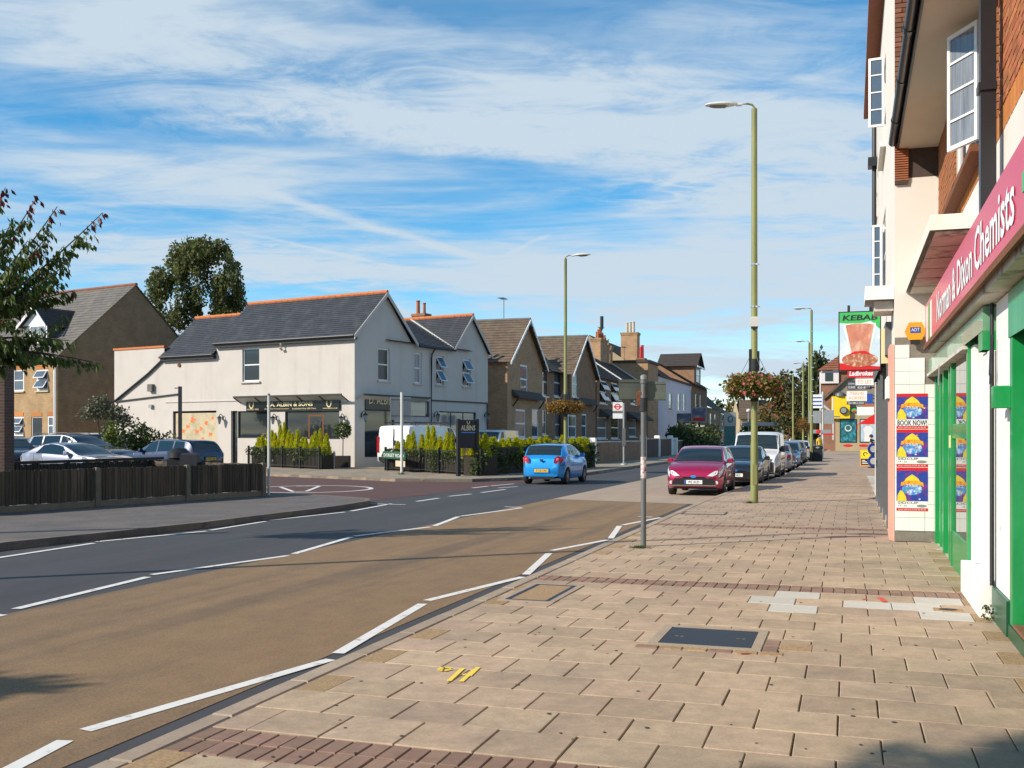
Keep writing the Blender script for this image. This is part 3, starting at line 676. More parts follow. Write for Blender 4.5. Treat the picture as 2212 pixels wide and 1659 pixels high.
# ================================================================== WHITE CORNER BUILDING (left of the side road)
AL = thing('corner_shop_building', 'long white rendered funeral shop building with grey slate roofs and orange ridge tiles', 'building', (-8.38, 55.2, .12), math.atan2(.863, .505))
fa = lambda u, v: (lambda p: (19.1-p.y, p.z))(hit(AL, 0, 0.0, u, v))
fb = lambda u, v: (lambda p: (p.x, p.z))(hit(AL, 1, 0.0, u, v))
def rectA(u0, v0, u1, v1):
    um, vm = (u0+u1)/2, (v0+v1)/2; return (fa(u0, vm)[0], fa(um, v1)[1], fa(u1, vm)[0], fa(um, v0)[1])
def rectB(u0, v0, u1, v1):
    um, vm = (u0+u1)/2, (v0+v1)/2; return (fb(u0, vm)[0], fb(um, v1)[1], fb(u1, vm)[0], fb(um, v0)[1])
HE, HR, HE2, HR2 = 7.03, 9.60, 6.42, 9.0
A_O, A_U, A_N = Vector((0, 19.1, 0)), Vector((0, -1, 0)), Vector((-1, 0, 0))
B_O, B_U, B_N = Vector((0, 0, 0)), Vector((1, 0, 0)), Vector((0, -1, 0))
wA = rectA(523.4, 751.5, 560, 824.2); pop = rectA(373.4, 887.6, 470.6, 962); pop = (pop[0], .75, min(pop[2], 19.1-10.2-.03), pop[3])
dr = rectA(499, 887.6, 513, 1000); dr = (dr[0], .02, dr[2], dr[3]); s1 = rectA(513.6, 887.6, 584.5, 946.5); s2 = rectA(615.6, 887.6, 733, 948.7)
x_join = 19.1-10.2
mb = MB()
facade(mb, A_O, A_U, A_N, 4.5, 7.0)                                         # wing
up = lambda o: (o[0]-4.5, o[1], o[2]-4.5, o[3])
facade(mb, A_O+A_U*4.5, A_U, A_N, x_join-4.5, HE2, [o for o in [up(pop)] if o[2] < x_join-4.5+.01] )
sh_ = lambda o: (o[0]-x_join, o[1], o[2]-x_join, o[3])
facade(mb, A_O+A_U*x_join, A_U, A_N, 10.2, HE, [sh_(o) for o in (wA, dr, s1, s2)], .16)
mb.face([(0, 10.2, HE2), (2.6, 10.2, HR2), (2.6, 10.2, HR), (0, 10.2, HE)])
# face B with its two gables
bw = [rectB(816.9, 752, 841.9, 822.9), rectB(895, 761.7, 911.3, 828.4), rectB(942.4, 768.7, 958.5, 831), rectB(999.3, 775.6, 1016.8, 835)]
bs = rectB(787.7, 885, 853, 1000); bs = (bs[0], .5, bs[2], bs[3]); bp_ = rectB(887.7, 866, 928, 900.6); gar = rectB(948.8, 889.5, 1029, 960); gar = (gar[0], .05, gar[2], gar[3])
facade(mb, B_O, B_U, B_N, 13.5, 6.95, bw+[bs, bp_, gar], .16)
for (a, b, c, z) in ((0, 2.6, 5.2, HR), (9.35, 11.42, 13.5, 9.2)): mb.face([(a, 0, 6.95), (c, 0, 6.95), (b, 0, z)])
mb.face([(13.5, 0, 0), (13.5, 9, 0), (13.5, 9, 6.95), (13.5, 0, 6.95)]); mb.face([(0, 19.1, 0), (6, 19.1, 0), (6, 19.1, 7.0), (0, 19.1, 7.0)])
mb.face([(0, 14.6, HE2), (5.2, 14.6, HE2), (2.6, 14.6, HR2)]); mb.face([(5.2, 10.2, 0), (5.2, 19.1, 0), (5.2, 19.1, 6.4), (5.2, 10.2, 6.4)]); mb.face([(0, 14.6, 6.9), (0, 19.1, 6.9), (5.2, 19.1, 6.9), (5.2, 14.6, 6.9)])
mb.build('wall', M['white_wall'], AL)
mb = MB(); mb.box(-.06, 14.58, 7.0, .25, 19.15, 7.12); mb.build('coping', M['ridge'], AL)
mb = MB()
roof(mb, (-.28, -.22, HE-.02), (-.28, 10.2, HE-.02), (2.6, 10.2, HR), (2.6, -.22, HR), 20); roof(mb, (5.5, -.22, HE-.05), (5.5, 10.2, HE-.05), (2.6, 10.2, HR), (2.6, -.22, HR), 20)
roof(mb, (-.28, 10.2, HE2), (-.28, 14.7, HE2), (2.6, 14.7, HR2), (2.6, 10.2, HR2), 20); roof(mb, (5.5, 10.2, HE2), (5.5, 14.7, HE2), (2.6, 14.7, HR2), (2.6, 10.2, HR2), 20)
roof(mb, (2.7, -.22, 6.93), (11.3, -.22, 6.93), (11.3, 4.57, 9.08), (2.7, 4.57, 9.08), 18); roof(mb, (2.7, 9.4, 6.93), (11.3, 9.4, 6.93), (11.3, 4.57, 9.08), (2.7, 4.57, 9.08), 18)
roof(mb, (9.2, -.22, 6.93), (9.2, 8, 6.93), (11.42, 8, 9.22), (11.42, -.22, 9.22), 18); roof(mb, (13.75, -.22, 6.9), (13.75, 8, 6.9), (11.42, 8, 9.22), (11.42, -.22, 9.22), 18)
o = mb.build('roof', M['slate'], AL, fix=False); o['kind'] = 'stuff'
for a, b in (((2.6, -.22, HR), (2.6, 10.25, HR)), ((2.6, 10.25, HR2), (2.6, 14.75, HR2)), ((11.42, -.22, 9.22), (11.42, 8, 9.22))):
    a, b = Vector(a), Vector(b); n = round((b-a).length/.45); mb = MB()
    for i in range(n): mb.tube([a.lerp(b, i/n)+Zv*.02, a.lerp(b, (i+.97)/n)+Zv*.035], .11, 8)
    o = mb.build('ridge_tiles', M['ridge'], AL, True); o['kind'] = 'stuff'
mb = MB(); mb.tube([(2.7, 4.57, 9.1), (9.9, 4.57, 9.1)], .1, 8); mb.build('ridge', M['slate'], AL)
mb = MB(); mb.beam((9.38, -.2, 7.02), (11.42, 4.5, 9.22), .22, .06); mb.build('valley_flashing', M['lamp_shell'], AL)
for (x0, z0, x1, z1) in ((-.3, HE-.16, 2.6, HR-.12), (5.5, HE-.18, 2.6, HR-.12), (9.2, 6.76, 11.42, 9.1), (13.75, 6.72, 11.42, 9.1)):
    mb = MB(); mb.beam((x0, -.245, z0), (x1, -.245, z1), .045, .26, up=(0, -1, 0)) if False else mb.obox(Vector((x0, -.26, z0-.1)), Vector((x1-x0, 0, z1-z0)), Zv, Vector((0, 1, 0)), 1, .24, .04); mb.build('bargeboard', M['white_wall'], AL)
for (a, b, z) in ((-.2, 10.2, HE), (10.25, 14.7, HE2)):
    mb = MB(); mb.box(-.24, a, z-.26, -.005, b, z-.04); mb.build('fascia_board', M['black'], AL)
    mb = MB(); mb.tube([(-.31, a, z-.05), (-.31, b, z-.05)], .065, 8); mb.build('gutter', M['plastic_black'], AL, True)
mb = MB(); mb.tube([(5.5, -.3, 6.84), (9.3, -.3, 6.84)], .065, 8); mb.build('gutter', M['plastic_black'], AL, True)
for i, o in enumerate((wA,)): window(AL, A_O, A_U, A_N, *o, rev=.15, fw=.085, sill='white_wall')
for i, o in enumerate(bw): window(AL, B_O, B_U, B_N, *o, rev=.15, fw=.085, style='open' if i > 1 else 'sash', sill='white_wall', pm='glass' if i != 1 else 'glass_pale')
window(AL, A_O, A_U, A_N, *s1, rev=.14, fw=.07, style='plain', fm='rail_black', sill=None, name='shop_window', pm='glass'); window(AL, A_O, A_U, A_N, *s2, rev=.14, fw=.07, style='plain', fm='rail_black', sill=None, name='shop_window', pm='glass')
window(AL, A_O, A_U, A_N, *dr, rev=.2, fw=.07, style='plain', fm='rail_black', sill=None, name='door', pm='glass')
for sgn, o in ((1, s1), (1, s2)):                                            # swagged net curtains behind the shop glass
    n = 2 if o[2]-o[0] > 3 else 1
    for j in range(n):
        w = (o[2]-o[0])/n; pts = []
        for i in range(13): t = i/12; pts.append(A_O+A_U*(o[0]+w*j+w*t)+Zv*(o[3]-.14-.62*(1-(2*t-1)**2)*0.9)-A_N*.118)
        mb = MB(); top = [A_O+A_U*(o[0]+w*j+w*i/12)+Zv*(o[3]-.08)-A_N*.118 for i in range(13)]
        for i in range(12): mb.face([pts[i], pts[i+1], top[i+1], top[i]])
        mb.build('curtain', M['glass_pale'], AL)
mb = MB(); mb.obox(A_O+A_U*(s2[0]+1.6)+Zv*(s2[1]+.1)+A_N*-.117, A_U, Zv, A_N, .1, 1.25, .004); mb.obox(A_O+A_U*(s2[0]+2.6)+Zv*(s2[1]+.1)+A_N*-.117, A_U, Zv, A_N, .1, 1.25, .004); mb.obox(A_O+A_U*(s2[0]+1.7)+Zv*(s2[1]+1.25)+A_N*-.117, A_U, Zv, A_N, .9, .1, .004)
mb.build('display_stand', M['rust'], AL)
# printed poppy picture filling one window
pw, phh = pop[2]-pop[0], pop[3]-pop[1]
po = panel(AL, 'window_picture', A_O+A_U*(pop[0]+.15)+Zv*pop[1]-A_N*.1, A_U, Zv, pw-.15, phh-.12, mat('picture_ground', (.52, .43, .28), .6, .12, 3, col2=(.36, .33, .2), c2scale=1.6))
PR = random.Random(3)
mp_ = mat('poppy', (.80, .17, .035), .6, .3, 6)
for (fx, fz, r) in ((.42, .78, .30), (.30, .62, .22), (.18, .5, .2), (.52, .5, .24), (.62, .56, .2), (.75, .7, .22), (.1, .3, .2), (.85, .42, .2), (.25, .18, .26), (.4, .2, .2), (.12, .12, .2), (.66, .32, .14), (.9, .82, .16)):
    c = A_O+A_U*(pop[0]+.15+(pw-.2)*fx)+Zv*(pop[1]+phh*fz)-A_N*.088
    mb = MB()
    for k in range(4):
        a0 = k*1.57+PR.random(); pt = [c+(A_U*math.cos(a0+da)+Zv*math.sin(a0+da)*.75)*r*rr for da, rr in ((0, 0), (-.75, .62), (-.35, .75+PR.random()*.2), (.2, .8), (.75, .6))]
        mb.face([p+A_N*(.0006*k) for p in pt])
    mb.build('poppy_print', mp_, po, fix=False)
# fascia with the firm's name
fs = rectA(534.5, 864.5, 735.9, 886.7); FO = A_O+A_U*fs[0]+Zv*fs[1]
fo = panel(AL, 'fascia_sign', FO+A_N*.02, A_U, Zv, fs[2]-fs[0], fs[3]-fs[1], 'black_gloss', .08); FW, FH = fs[2]-fs[0], fs[3]-fs[1]
text(fo, 'lettering', 'F.A. ALBIN & SONS', FO+A_U*FW*.235+Zv*FH*.40+A_N*.1, A_U, Zv, FW*.49, FH*.42, 'gold', bold=.02)
text(fo, 'small_lettering', 'Family Run Funeral Directors', FO+A_U*FW*.21+Zv*FH*.1+A_N*.1, A_U, Zv, FW*.265, FH*.15, 'gold'); text(fo, 'small_lettering', 'Established Over 200 Years', FO+A_U*FW*.51+Zv*FH*.1+A_N*.1, A_U, Zv, FW*.25, FH*.15, 'gold')
text(fo, 'small_lettering', 'www.albins.co.uk', FO+A_U*FW*.83+Zv*FH*.1+A_N*.1, A_U, Zv, FW*.15, FH*.14, 'gold'); text(fo, 'small_lettering', '020 8302 4343', FO+A_U*FW*.01+Zv*FH*.1+A_N*.1, A_U, Zv, FW*.13, FH*.14, 'gold')
def horseshoe(parent, c, U, V, N, r):
    pts = [c+U*math.cos(a)*r*.75+V*math.sin(a)*r+N*.012 for a in [math.pi*(-.98+.96*i/10-0) for i in range(11)]]
    pts = [c+U*(-.75*r)+V*r*.6+N*.012]+pts+[c+U*(.75*r)+V*r*.6+N*.012]
    mb = MB(); mb.tube(pts, r*.2, 6); return mb.build('horseshoe_emblem', M['gold'], parent)
horseshoe(fo, FO+A_U*FW*.062+Zv*FH*.62+A_N*.09, A_U, Zv, A_N, .2); horseshoe(fo, FO+A_U*FW*.895+Zv*FH*.62+A_N*.09, A_U, Zv, A_N, .2)
cn = rectA(520.6, 857, 753, 861)
mb = MB(); mb.obox(A_O+A_U*cn[0]+Zv*(cn[3]-.02)+A_N*.55, A_U, Zv, A_N, cn[2]-cn[0], .1, .08); mb.build('canopy_rail', M['rail_black'], AL)
n = 5
mb = MB(); mb.face([A_O+A_U*cn[0]+Zv*(cn[3]+.0)+A_N*.005-Zv*.28, A_O+A_U*cn[2]+Zv*(cn[3]-.28)+A_N*.005, A_O+A_U*cn[2]+Zv*cn[3]+A_N*.56, A_O+A_U*cn[0]+Zv*cn[3]+A_N*.56]); mb.build('canopy_sheet', M['lamp_shell'], AL)
for i in range(n+1):
    mb = MB(); c = A_O+A_U*(cn[0]+(cn[2]-cn[0])*i/n); mb.beam(c+Zv*(cn[3]-.3)+A_N*.01, c+Zv*(cn[3]-.02)+A_N*.56, .04, .05); mb.build('canopy_bracket', M['rail_black'], AL)
def lantern(parent, c, U, N, mirror=1):
    Z = Zv; a = MB(); a.tube([c+Z*.1, c+Z*.24+N*.1, c+Z*.28+N*.22, c+Z*.18+N*.28], .022, 6); a.obox(c-U*.05-Z*.06, U, Z, N, .1, .2, .03); lo = a.build('wall_lantern', M['black'], parent)
    b = MB(); d = c+N*.28; b.lathe([(.03, .17), (.13, .08), (.15, .05), (.04, .04)], 8, 0, d); b.lathe([(.03, -.3), (.06, -.27), (.02, -.25)], 8, 0, d); b.build('lantern_cap', M['black'], lo)
    g = MB(); g.lathe([(.06, -.26), (.13, .05)], 6, 0, d); g.build('lantern_glass', M['glass_pale'], lo); return lo
for (u, v) in ((481.7, 905), (597, 905), (744, 905)):
    x, z = fa(u, v); lantern(AL, A_O+A_U*x+Zv*z, A_U, A_N)
for (u, v) in ((780.5, 899), (937.7, 899), (1047, 899)):
    x, z = fb(u, v); lantern(AL, B_O+B_U*min(x, 13.3)+Zv*z, B_U, B_N)
mb = MB(); z = fa(480, 867)[1]; mb.obox(A_O+A_U*4.6+Zv*z+A_N*.002, A_U, Zv, A_N, fs[0]-4.8, .05, .05); mb.build('string_course', M['white_wall'], AL)
# face B shop band
f1 = rectB(787.7, 864.5, 853, 885); p1 = panel(AL, 'fascia_sign', B_O+B_U*f1[0]+Zv*f1[1]+B_N*.01, B_U, Zv, f1[2]-f1[0], f1[3]-f1[1], 'black_gloss', .05)
text(p1, 'lettering', 'D. ALBIN', B_O+B_U*(f1[0]+.3)+Zv*(f1[1]+.3)+B_N*.07, B_U, Zv, f1[2]-f1[0]-.6, .4, 'gold')
window(AL, B_O, B_U, B_N, *bs, rev=.14, fw=.07, style='plain', fm='rail_black', sill=None, name='shop_window'); window(AL, B_O, B_U, B_N, *bp_, rev=.12, fw=.06, style='plain', fm='rail_black', sill=None, name='shop_window', pm='glass_blue')
window(AL, B_O, B_U, B_N, *gar, rev=.14, fw=.07, style='triple', fm='rail_black', sill=None, name='shop_window', pm='glass_blue')
ca = rectB(775, 855, 929, 864); zc_ = ca[3]
mb = MB(); mb.obox(B_O+B_U*.15+Zv*(zc_-.1)+B_N*.45, B_U, Zv, B_N, 6.3, .1, .08); mb.build('canopy_rail', M['rail_black'], AL)
mb = MB(); mb.face([B_O+B_U*.15+Zv*(zc_-.3)+B_N*.005, B_O+B_U*6.4+Zv*(zc_-.3)+B_N*.005, B_O+B_U*6.4+Zv*(zc_-.06)+B_N*.46, B_O+B_U*.15+Zv*(zc_-.06)+B_N*.46]); mb.build('canopy_sheet', M['lamp_shell'], AL)
zs2 = fb(1000, 870)[1]; xp = fb(929, 800)[0]
mb = MB(); mb.obox(B_O+B_U*(xp+.1)+Zv*zs2+B_N*.005, B_U, Zv, B_N, 13.4-xp-.1, .09, .06); mb.build('string_course', M['black'], AL)
pipe(AL, [(xp+.1, -.3, 6.8), (xp+.02, -.14, 6.5), (xp, -.1, 6.2), (xp, -.1, .6)], .05); pipe(AL, [(13.35, -.07, zs2), (13.35, -.07, 1.2)], .04)
q0, q1, q2 = [A_O+A_U*fa(u, v)[0]+Zv*fa(u, v)[1]+A_N*.09 for u, v in ((355, 776), (322.5, 807.7), (248, 867))]
pipe(AL, [A_O+A_U*(fa(355, 776)[0]+.35)+Zv*(HE2-.1)+A_N*.28, q0, q1, q2+A_U*.1], .07); q3, q4 = [A_O+A_U*fa(u, v)[0]+Zv*fa(u, v)[1]+A_N*.07 for u, v in ((249, 868), (388, 851))]
pipe(AL, [q3, q4], .045, name='wall_pipe')
x, z = fa(329, 838); mb = MB(); mb.obox(A_O+A_U*(x-.2)+Zv*(z-.22)+A_N*.002, A_U, Zv, A_N, .4, .44, .22); mb.build('vent_box', M['tile_grey'], AL)
x, z = fa(328, 877); mb = MB(); mb.obox(A_O+A_U*(x-.13)+Zv*(z-.12)+A_N*.002, A_U, Zv, A_N, .26, .2, .16); mb.build('security_light', M['galv'], AL)
x, z = fa(387.8, 788.7); mb = MB(); mb.lathe([(.12, 0), (.12, -.06), (.09, -.06)], 12, 0, A_O+A_U*x+Zv*z, 'x'); mb.build('round_vent', M['rust'], AL)
x, z = fa(612, 748); pipe(AL, [A_O+A_U*x+Zv*(z+.25)+A_N*.02, A_O+A_U*x+Zv*(z+.1)+A_N*.2, A_O+A_U*x+Zv*(z-.1)+A_N*.26, A_O+A_U*x+Zv*(z-.22)+A_N*.1], .07, 'soffit', 'overflow_pipe')
chimney(AL, 12.6, 4.6, 8.2, .6, .9, 1.5, ((0, -.25, .8), (0, .25, 1.0)), 'b_brown', 'terracotta', .9); chimney(AL, 8.2, 6.5, 8.0, .6, .9, 1.35, ((-.1, -.2, .9), (.1, .25, .9)), 'b_brown', 'terracotta')

# ================================================================== BRICK HOUSE WITH A DORMER (far left)
HB = thing('brick_house', 'yellow brick house with a white gabled dormer and a tall plain gable wall', 'house', (-29.12, 66.5, .12), math.atan2(.863, .505))
Lh, Wd, he, hr = 15.0, 12.1, 6.80, 12.05
H_O, H_U, H_N = Vector((0, Lh, 0)), Vector((0, -1, 0)), Vector((-1, 0, 0))
fh = lambda u, v: (lambda p: (Lh-p.y, p.z))(hit(HB, 0, 0.0, u, v))
def rectH(u0, v0, u1, v1): um, vm = (u0+u1)/2, (v0+v1)/2; return (fh(u0, vm)[0], fh(um, v1)[1], fh(u1, vm)[0], fh(um, v0)[1])
wh = [rectH(29.5, 799, 51.7, 845), rectH(79, 798, 104, 844), rectH(27.8, 900, 51, 939), rectH(103, 899, 116, 940)]; dh = rectH(67.7, 900, 91, 950); dh = (dh[0], .03, dh[2], dh[3])
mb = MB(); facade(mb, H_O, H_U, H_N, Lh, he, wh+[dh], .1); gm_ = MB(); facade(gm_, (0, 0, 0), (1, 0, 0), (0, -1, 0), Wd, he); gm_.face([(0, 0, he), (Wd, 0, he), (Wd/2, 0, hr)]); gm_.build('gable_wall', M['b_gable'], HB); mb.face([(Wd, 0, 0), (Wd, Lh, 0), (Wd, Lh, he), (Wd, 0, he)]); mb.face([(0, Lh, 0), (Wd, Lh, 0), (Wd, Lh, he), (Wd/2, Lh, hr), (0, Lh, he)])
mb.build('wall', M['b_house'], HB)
mb = MB(); roof(mb, (-.3, -.12, he-.2), (-.3, Lh, he-.2), (Wd/2, Lh, hr+.06), (Wd/2, -.12, hr+.06), 26); roof(mb, (Wd+.3, -.12, he-.2), (Wd+.3, Lh, he-.2), (Wd/2, Lh, hr+.06), (Wd/2, -.12, hr+.06), 26)
o = mb.build('roof', M['tile_grey'], HB, fix=False); o['kind'] = 'stuff'
mb = MB(); mb.tube([(Wd/2, -.14, hr+.08), (Wd/2, Lh, hr+.08)], .12, 8); mb.build('ridge', M['tile_red'], HB)
for i, o in enumerate(wh): window(HB, H_O, H_U, H_N, *o, rev=.06, fw=.09, style='open' if i in (1, 2) else 'sash', sill='buff_pot' if i < 2 else 'upvc', pm='glass_blue')
window(HB, H_O, H_U, H_N, *dh, rev=.1, fw=.07, style='plain', fm='upvc', sill=None, name='door', pm='glass')
for o in wh+[dh]:
    mb = MB(); mb.obox(H_O+H_U*o[0]+Zv*(o[3]+.004)+H_N*.004, H_U, Zv, H_N, o[2]-o[0], .28, .02); mb.build('lintel', M['brick_orange'], HB)
mb = MB(); mb.tube([(-.36, -.1, he-.2), (-.36, Lh, he-.2)], .07, 8); mb.build('gutter', M['upvc'], HB, True); pipe(HB, [(-.36, .25, he-.22), (-.1, .25, he-.5), (-.1, .25, .1)], .05, 'upvc'); pipe(HB, [(-.1, .12, he-.6), (-.1, .12, .1)], .04, 'upvc')
dcx = 1.0; pd = lambda u, v: (lambda p: (p.y, p.z))(hit(HB, 0, dcx, u, v))
yl, yr = pd(49, 704)[0], pd(101, 704)[0]; yc = pd(80, 662)[0]; zt = pd(80, 662)[1]; ze = pd(75, 703)[1]; zb = pd(85, 752)[1]
DM = MB(); xb = dcx+5
DM.face([(dcx, yl-.15, zb-.4), (dcx, yr+.15, zb-.4), (dcx, yr+.15, ze), (dcx, yl-.15, ze)]); DM.face([(dcx, yl, ze), (dcx, yr, ze), (dcx, yc, zt-.15)])
DM.face([(dcx, yr+.15, zb-.4), (dcx+4, yr+.15, zb+.4), (dcx+4, yr+.15, ze), (dcx, yr+.15, ze)]); DM.face([(dcx, yl-.15, zb-.4), (dcx+4, yl-.15, zb+.4), (dcx+4, yl-.15, ze), (dcx, yl-.15, ze)])
do = DM.build('dormer', M['sign_back'], HB)
mb = MB(); roof(mb, (dcx-.3, yr-.25, ze-.12), (dcx+4.2, yr-.25, ze-.12), (dcx+4.2, yc, zt), (dcx-.3, yc, zt), 9); roof(mb, (dcx-.3, yl+.25, ze-.12), (dcx+4.2, yl+.25, ze-.12), (dcx+4.2, yc, zt), (dcx-.3, yc, zt), 9); mb.build('dormer_roof', M['tile_dark'], do, fix=False)
mb = MB(); mb.obox((dcx-.33, yr-.3, ze-.28), Vector((0, yc-yr+.3, zt-ze+.12)), Zv, (1, 0, 0), 1, .22, .05); mb.obox((dcx-.33, yl+.3, ze-.28), Vector((0, yc-yl-.3, zt-ze+.12)), Zv, (1, 0, 0), 1, .22, .05); mb.face([(dcx-.02, yl, ze), (dcx-.02, yr, ze), (dcx-.02, yc, zt-.2)]); mb.build('bargeboard', M['upvc'], do)
DO = Vector((dcx, yl-.15, 0)); w_ = [DO.y-pd(67, 720)[0], pd(85, 742)[1], DO.y-pd(104, 720)[0], pd(85, 703)[1]]
window(HB, DO, (0, -1, 0), (-1, 0, 0), w_[0], w_[1], w_[2], w_[3], rev=-.05, fw=.09, style='grid', bars=2, sill=None, pm='glass_pale', name='dormer_window')

# brick pier / end wall at the far left edge, standing behind the timber fence
BP = thing('brick_pier', 'shade-darkened brick end wall standing behind the timber fence at the far left', 'wall', (-12.36, 25.5, .12), 0)
mb = MB(); mb.box(-2.2, -.25, 0, 0, .25, 3.45); mb.build('brickwork', M['b_pier'], BP); mb = MB(); mb.box(-2.25, -.3, 3.452, .05, .3, 3.52); mb.build('coping', M['concrete'], BP)
# ================================================================== CHEMIST'S SHOP (right foreground)
CH = thing('chemist_shop', 'brick and white rendered chemist shop with green timber front and long red sign', 'shop', ST(1.25, 17.4, .12), SR+math.pi)
FX, FY = Vector((1, 0, 0)), Vector((0, 1, 0)); FN = -FY
mb = MB(); facade(mb, (0, .06, 0), FX, FN, 15, 4.44, [(2.7, 3.6, 2.71, 3.61)], 0, z0=2.6); mb.build('rendered_wall', M['white_flank'], CH)
win = (2.75, 4.62, 5.85, 6.0)
mb = MB(); facade(mb, (0, .075, 0), FX, FN, 15, 7.2, [win], .1, z0=4.44); mb.build('wall', M['mortar'], CH)
wf = MB(); wf.box(0, .3, 0, 15, .6, 2.6); wf.box(14.5, .1, 0, 15, 8, 7.2); wf.box(0, 7.7, 0, 15, 8, 7.2); wf.build('back_wall', M['white_worn'], CH)
# separate bricks: the soldier band and the brickwork between window and pipe
sold = MB(); sold.bbox(0, -.02, 0, .067, .0, .222, .004); sold = sold.mesh('brick', M['brick_orange'])
for i in range(98):
    x = 1.5+i*.0755
    if x > 8.9: break
    o = link('brick', sold, CH); o.location = (x, .075+rng.uniform(-.003, .003), 4.395+rng.uniform(-.002, .002))
bk = MB(); bk.box(0, -.02, 0, .213, 0, .063); bk = bk.mesh('brick', M['brick_red']); bk2 = MB(); bk2.box(0, -.02, 0, .101, 0, .063); bk2 = bk2.mesh('brick', M['brick_red'])
for c in range(15):
    z = 4.632+c*.075; x = 6.9+(.0 if c % 2 else .056)
    while x < 9.0:
        o = link('brick', bk if c % 2 else bk2, CH); o.location = (x, .075+rng.uniform(-.004, .003), z+rng.uniform(-.002, .002)); x += .2245 if c % 2 else .1125
st_ = MB()
for (xa, xb) in ((.05, 2.68), (5.9, 6.85)):
    for c in range(23):
        z = 4.632+c*.075; x = xa
        while x < xb-.1: st_.box(x, .055+rng.uniform(-.003, .003), z, min(xb, x+.213), .075, z+.063); x += .2245
o = st_.build('brickwork', M['brick_red'], CH); o['kind'] = 'stuff'
# casement window, one leaf swung out towards the street
wi = window(CH, (0, .075, 0), FX, FN, *win, rev=.06, fw=.06, style='triple', sill=None, pm='glass_blue')
mb = MB(); mb.box(win[0]-.08, -.09, win[1]-.075, win[2]+.08, .12, win[1]-.002); mb.build('sill', M['rust'], wi)
def casement(parent, hinge, ang, w, h, z0, n=4, pm='glass_blue', fw=.045):
    """leaf hinged on a vertical edge at hinge (x, y); ang measured from the wall line"""
    U = Vector((math.cos(ang), math.sin(ang), 0)); N = U.cross(Zv); H = Vector((hinge[0], hinge[1], z0)); f = MB()
    f.obox(H, U, Zv, N, fw, h, .045); f.obox(H+U*(w-fw), U, Zv, N, fw, h, .045); f.obox(H+U*fw, U, Zv, N, w-2*fw, fw, .045); f.obox(H+U*fw+Zv*(h-fw), U, Zv, N, w-2*fw, fw, .045)
    for k in range(1, n): f.obox(H+U*fw+Zv*(h*k/n-.012), U, Zv, N, w-2*fw, .024, .046)
    fo = f.build('open_casement', M['upvc'], parent); p = MB(); p.obox(H+U*fw+Zv*fw+N*.015, U, Zv, N, w-2*fw, h-2*fw, .012); p.build('pane', M[pm], fo)
    return fo
casement(wi, (5.5, .02), R(209), .52, 1.26, win[1]+.16, pm='glass_pale')
# eaves: soffit, gutter, roof
mb = MB(); mb.box(0, -.52, 6.16, 15, .35, 6.22); mb.build('soffit', M['soffit'], CH); mb = MB(); mb.box(0, -.545, 6.14, 15, -.522, 6.33); mb.build('fascia_board', M['black'], CH)
mb = MB(); mb.tube([(0, -.61, 6.27), (15, -.61, 6.27)], .062, 10); go = mb.build('gutter', M['plastic_black'], CH, True)
for x in (1.2, 3.0, 4.8, 6.6): m2 = MB(); m2.tube([(x, -.61, 6.27), (x+.09, -.61, 6.27)], .072, 10); m2.build('gutter_joint', M['plastic_black'], go)
mb = MB(); roof(mb, (0, -.6, 6.34), (15, -.6, 6.34), (15, 4, 9.6), (0, 4, 9.6), 40); o = mb.build('roof', M['tile_brown'], CH, fix=False); o['kind'] = 'stuff'
mb = MB(); mb.box(7.11, -.135, 2.9, 7.25, -.005, 6.2); mb.box(7.09, -.155, 4.75, 7.27, .0, 4.82); mb.box(7.09, -.155, 5.9, 7.27, .0, 5.97); mb.build('downpipe', M['plastic_black'], CH)
# concrete slab over the far end of the shop
mb = MB(); mb.bbox(.02, -.42, 3.9, 5.2, .06, 4.07, .012); so = mb.build('concrete_canopy', M['concrete_white'], CH)
for i in range(6): mb = MB(); mb.box(.08+i*.85, -.36, 3.872, .86+i*.85, .05, 3.898); mb.build('soffit_panel', M['concrete'], so)
# long acrylic sign
mb = MB(); mb.bbox(1.1, -.2, 2.95, 14, .055, 3.57, .012); sg = mb.build('shop_sign', M['sign_red'], CH)
SO = Vector((0, -.2, 0))
text(sg, 'lettering', 'Norman & Dixon', SO+FX*3.25+Zv*3.08, FX, Zv, 4.0, .36, 'text_white', bold=.018); text(sg, 'lettering', 'Chemists', SO+FX*7.42+Zv*3.08, FX, Zv, 2.35, .38, 'text_white', bold=.018)
for x, m_ in ((1.35, 'sign_white'), (1.75, 'sign_green'), (2.1, 'sign_white')): panel(sg, 'sign_stripe', SO+FX*x+Zv*3.0, FX, Zv, .22, .5, m_, .004)
mb = MB(); mb.box(10.1, -.206, 3.2, 10.55, -.198, 3.33); mb.box(10.26, -.207, 3.05, 10.39, -.199, 3.48); mb.build('green_cross', M['sign_green'], sg)
mb = MB(); mb.box(1.1, -.17, 2.86, 14, .25, 2.945); mb.build('sign_soffit', M['concrete'], CH)
mb = MB(); mb.box(1.08, -.23, 2.9, 14, -.202, 2.96); mb.build('sign_trim', M['rust'], CH)
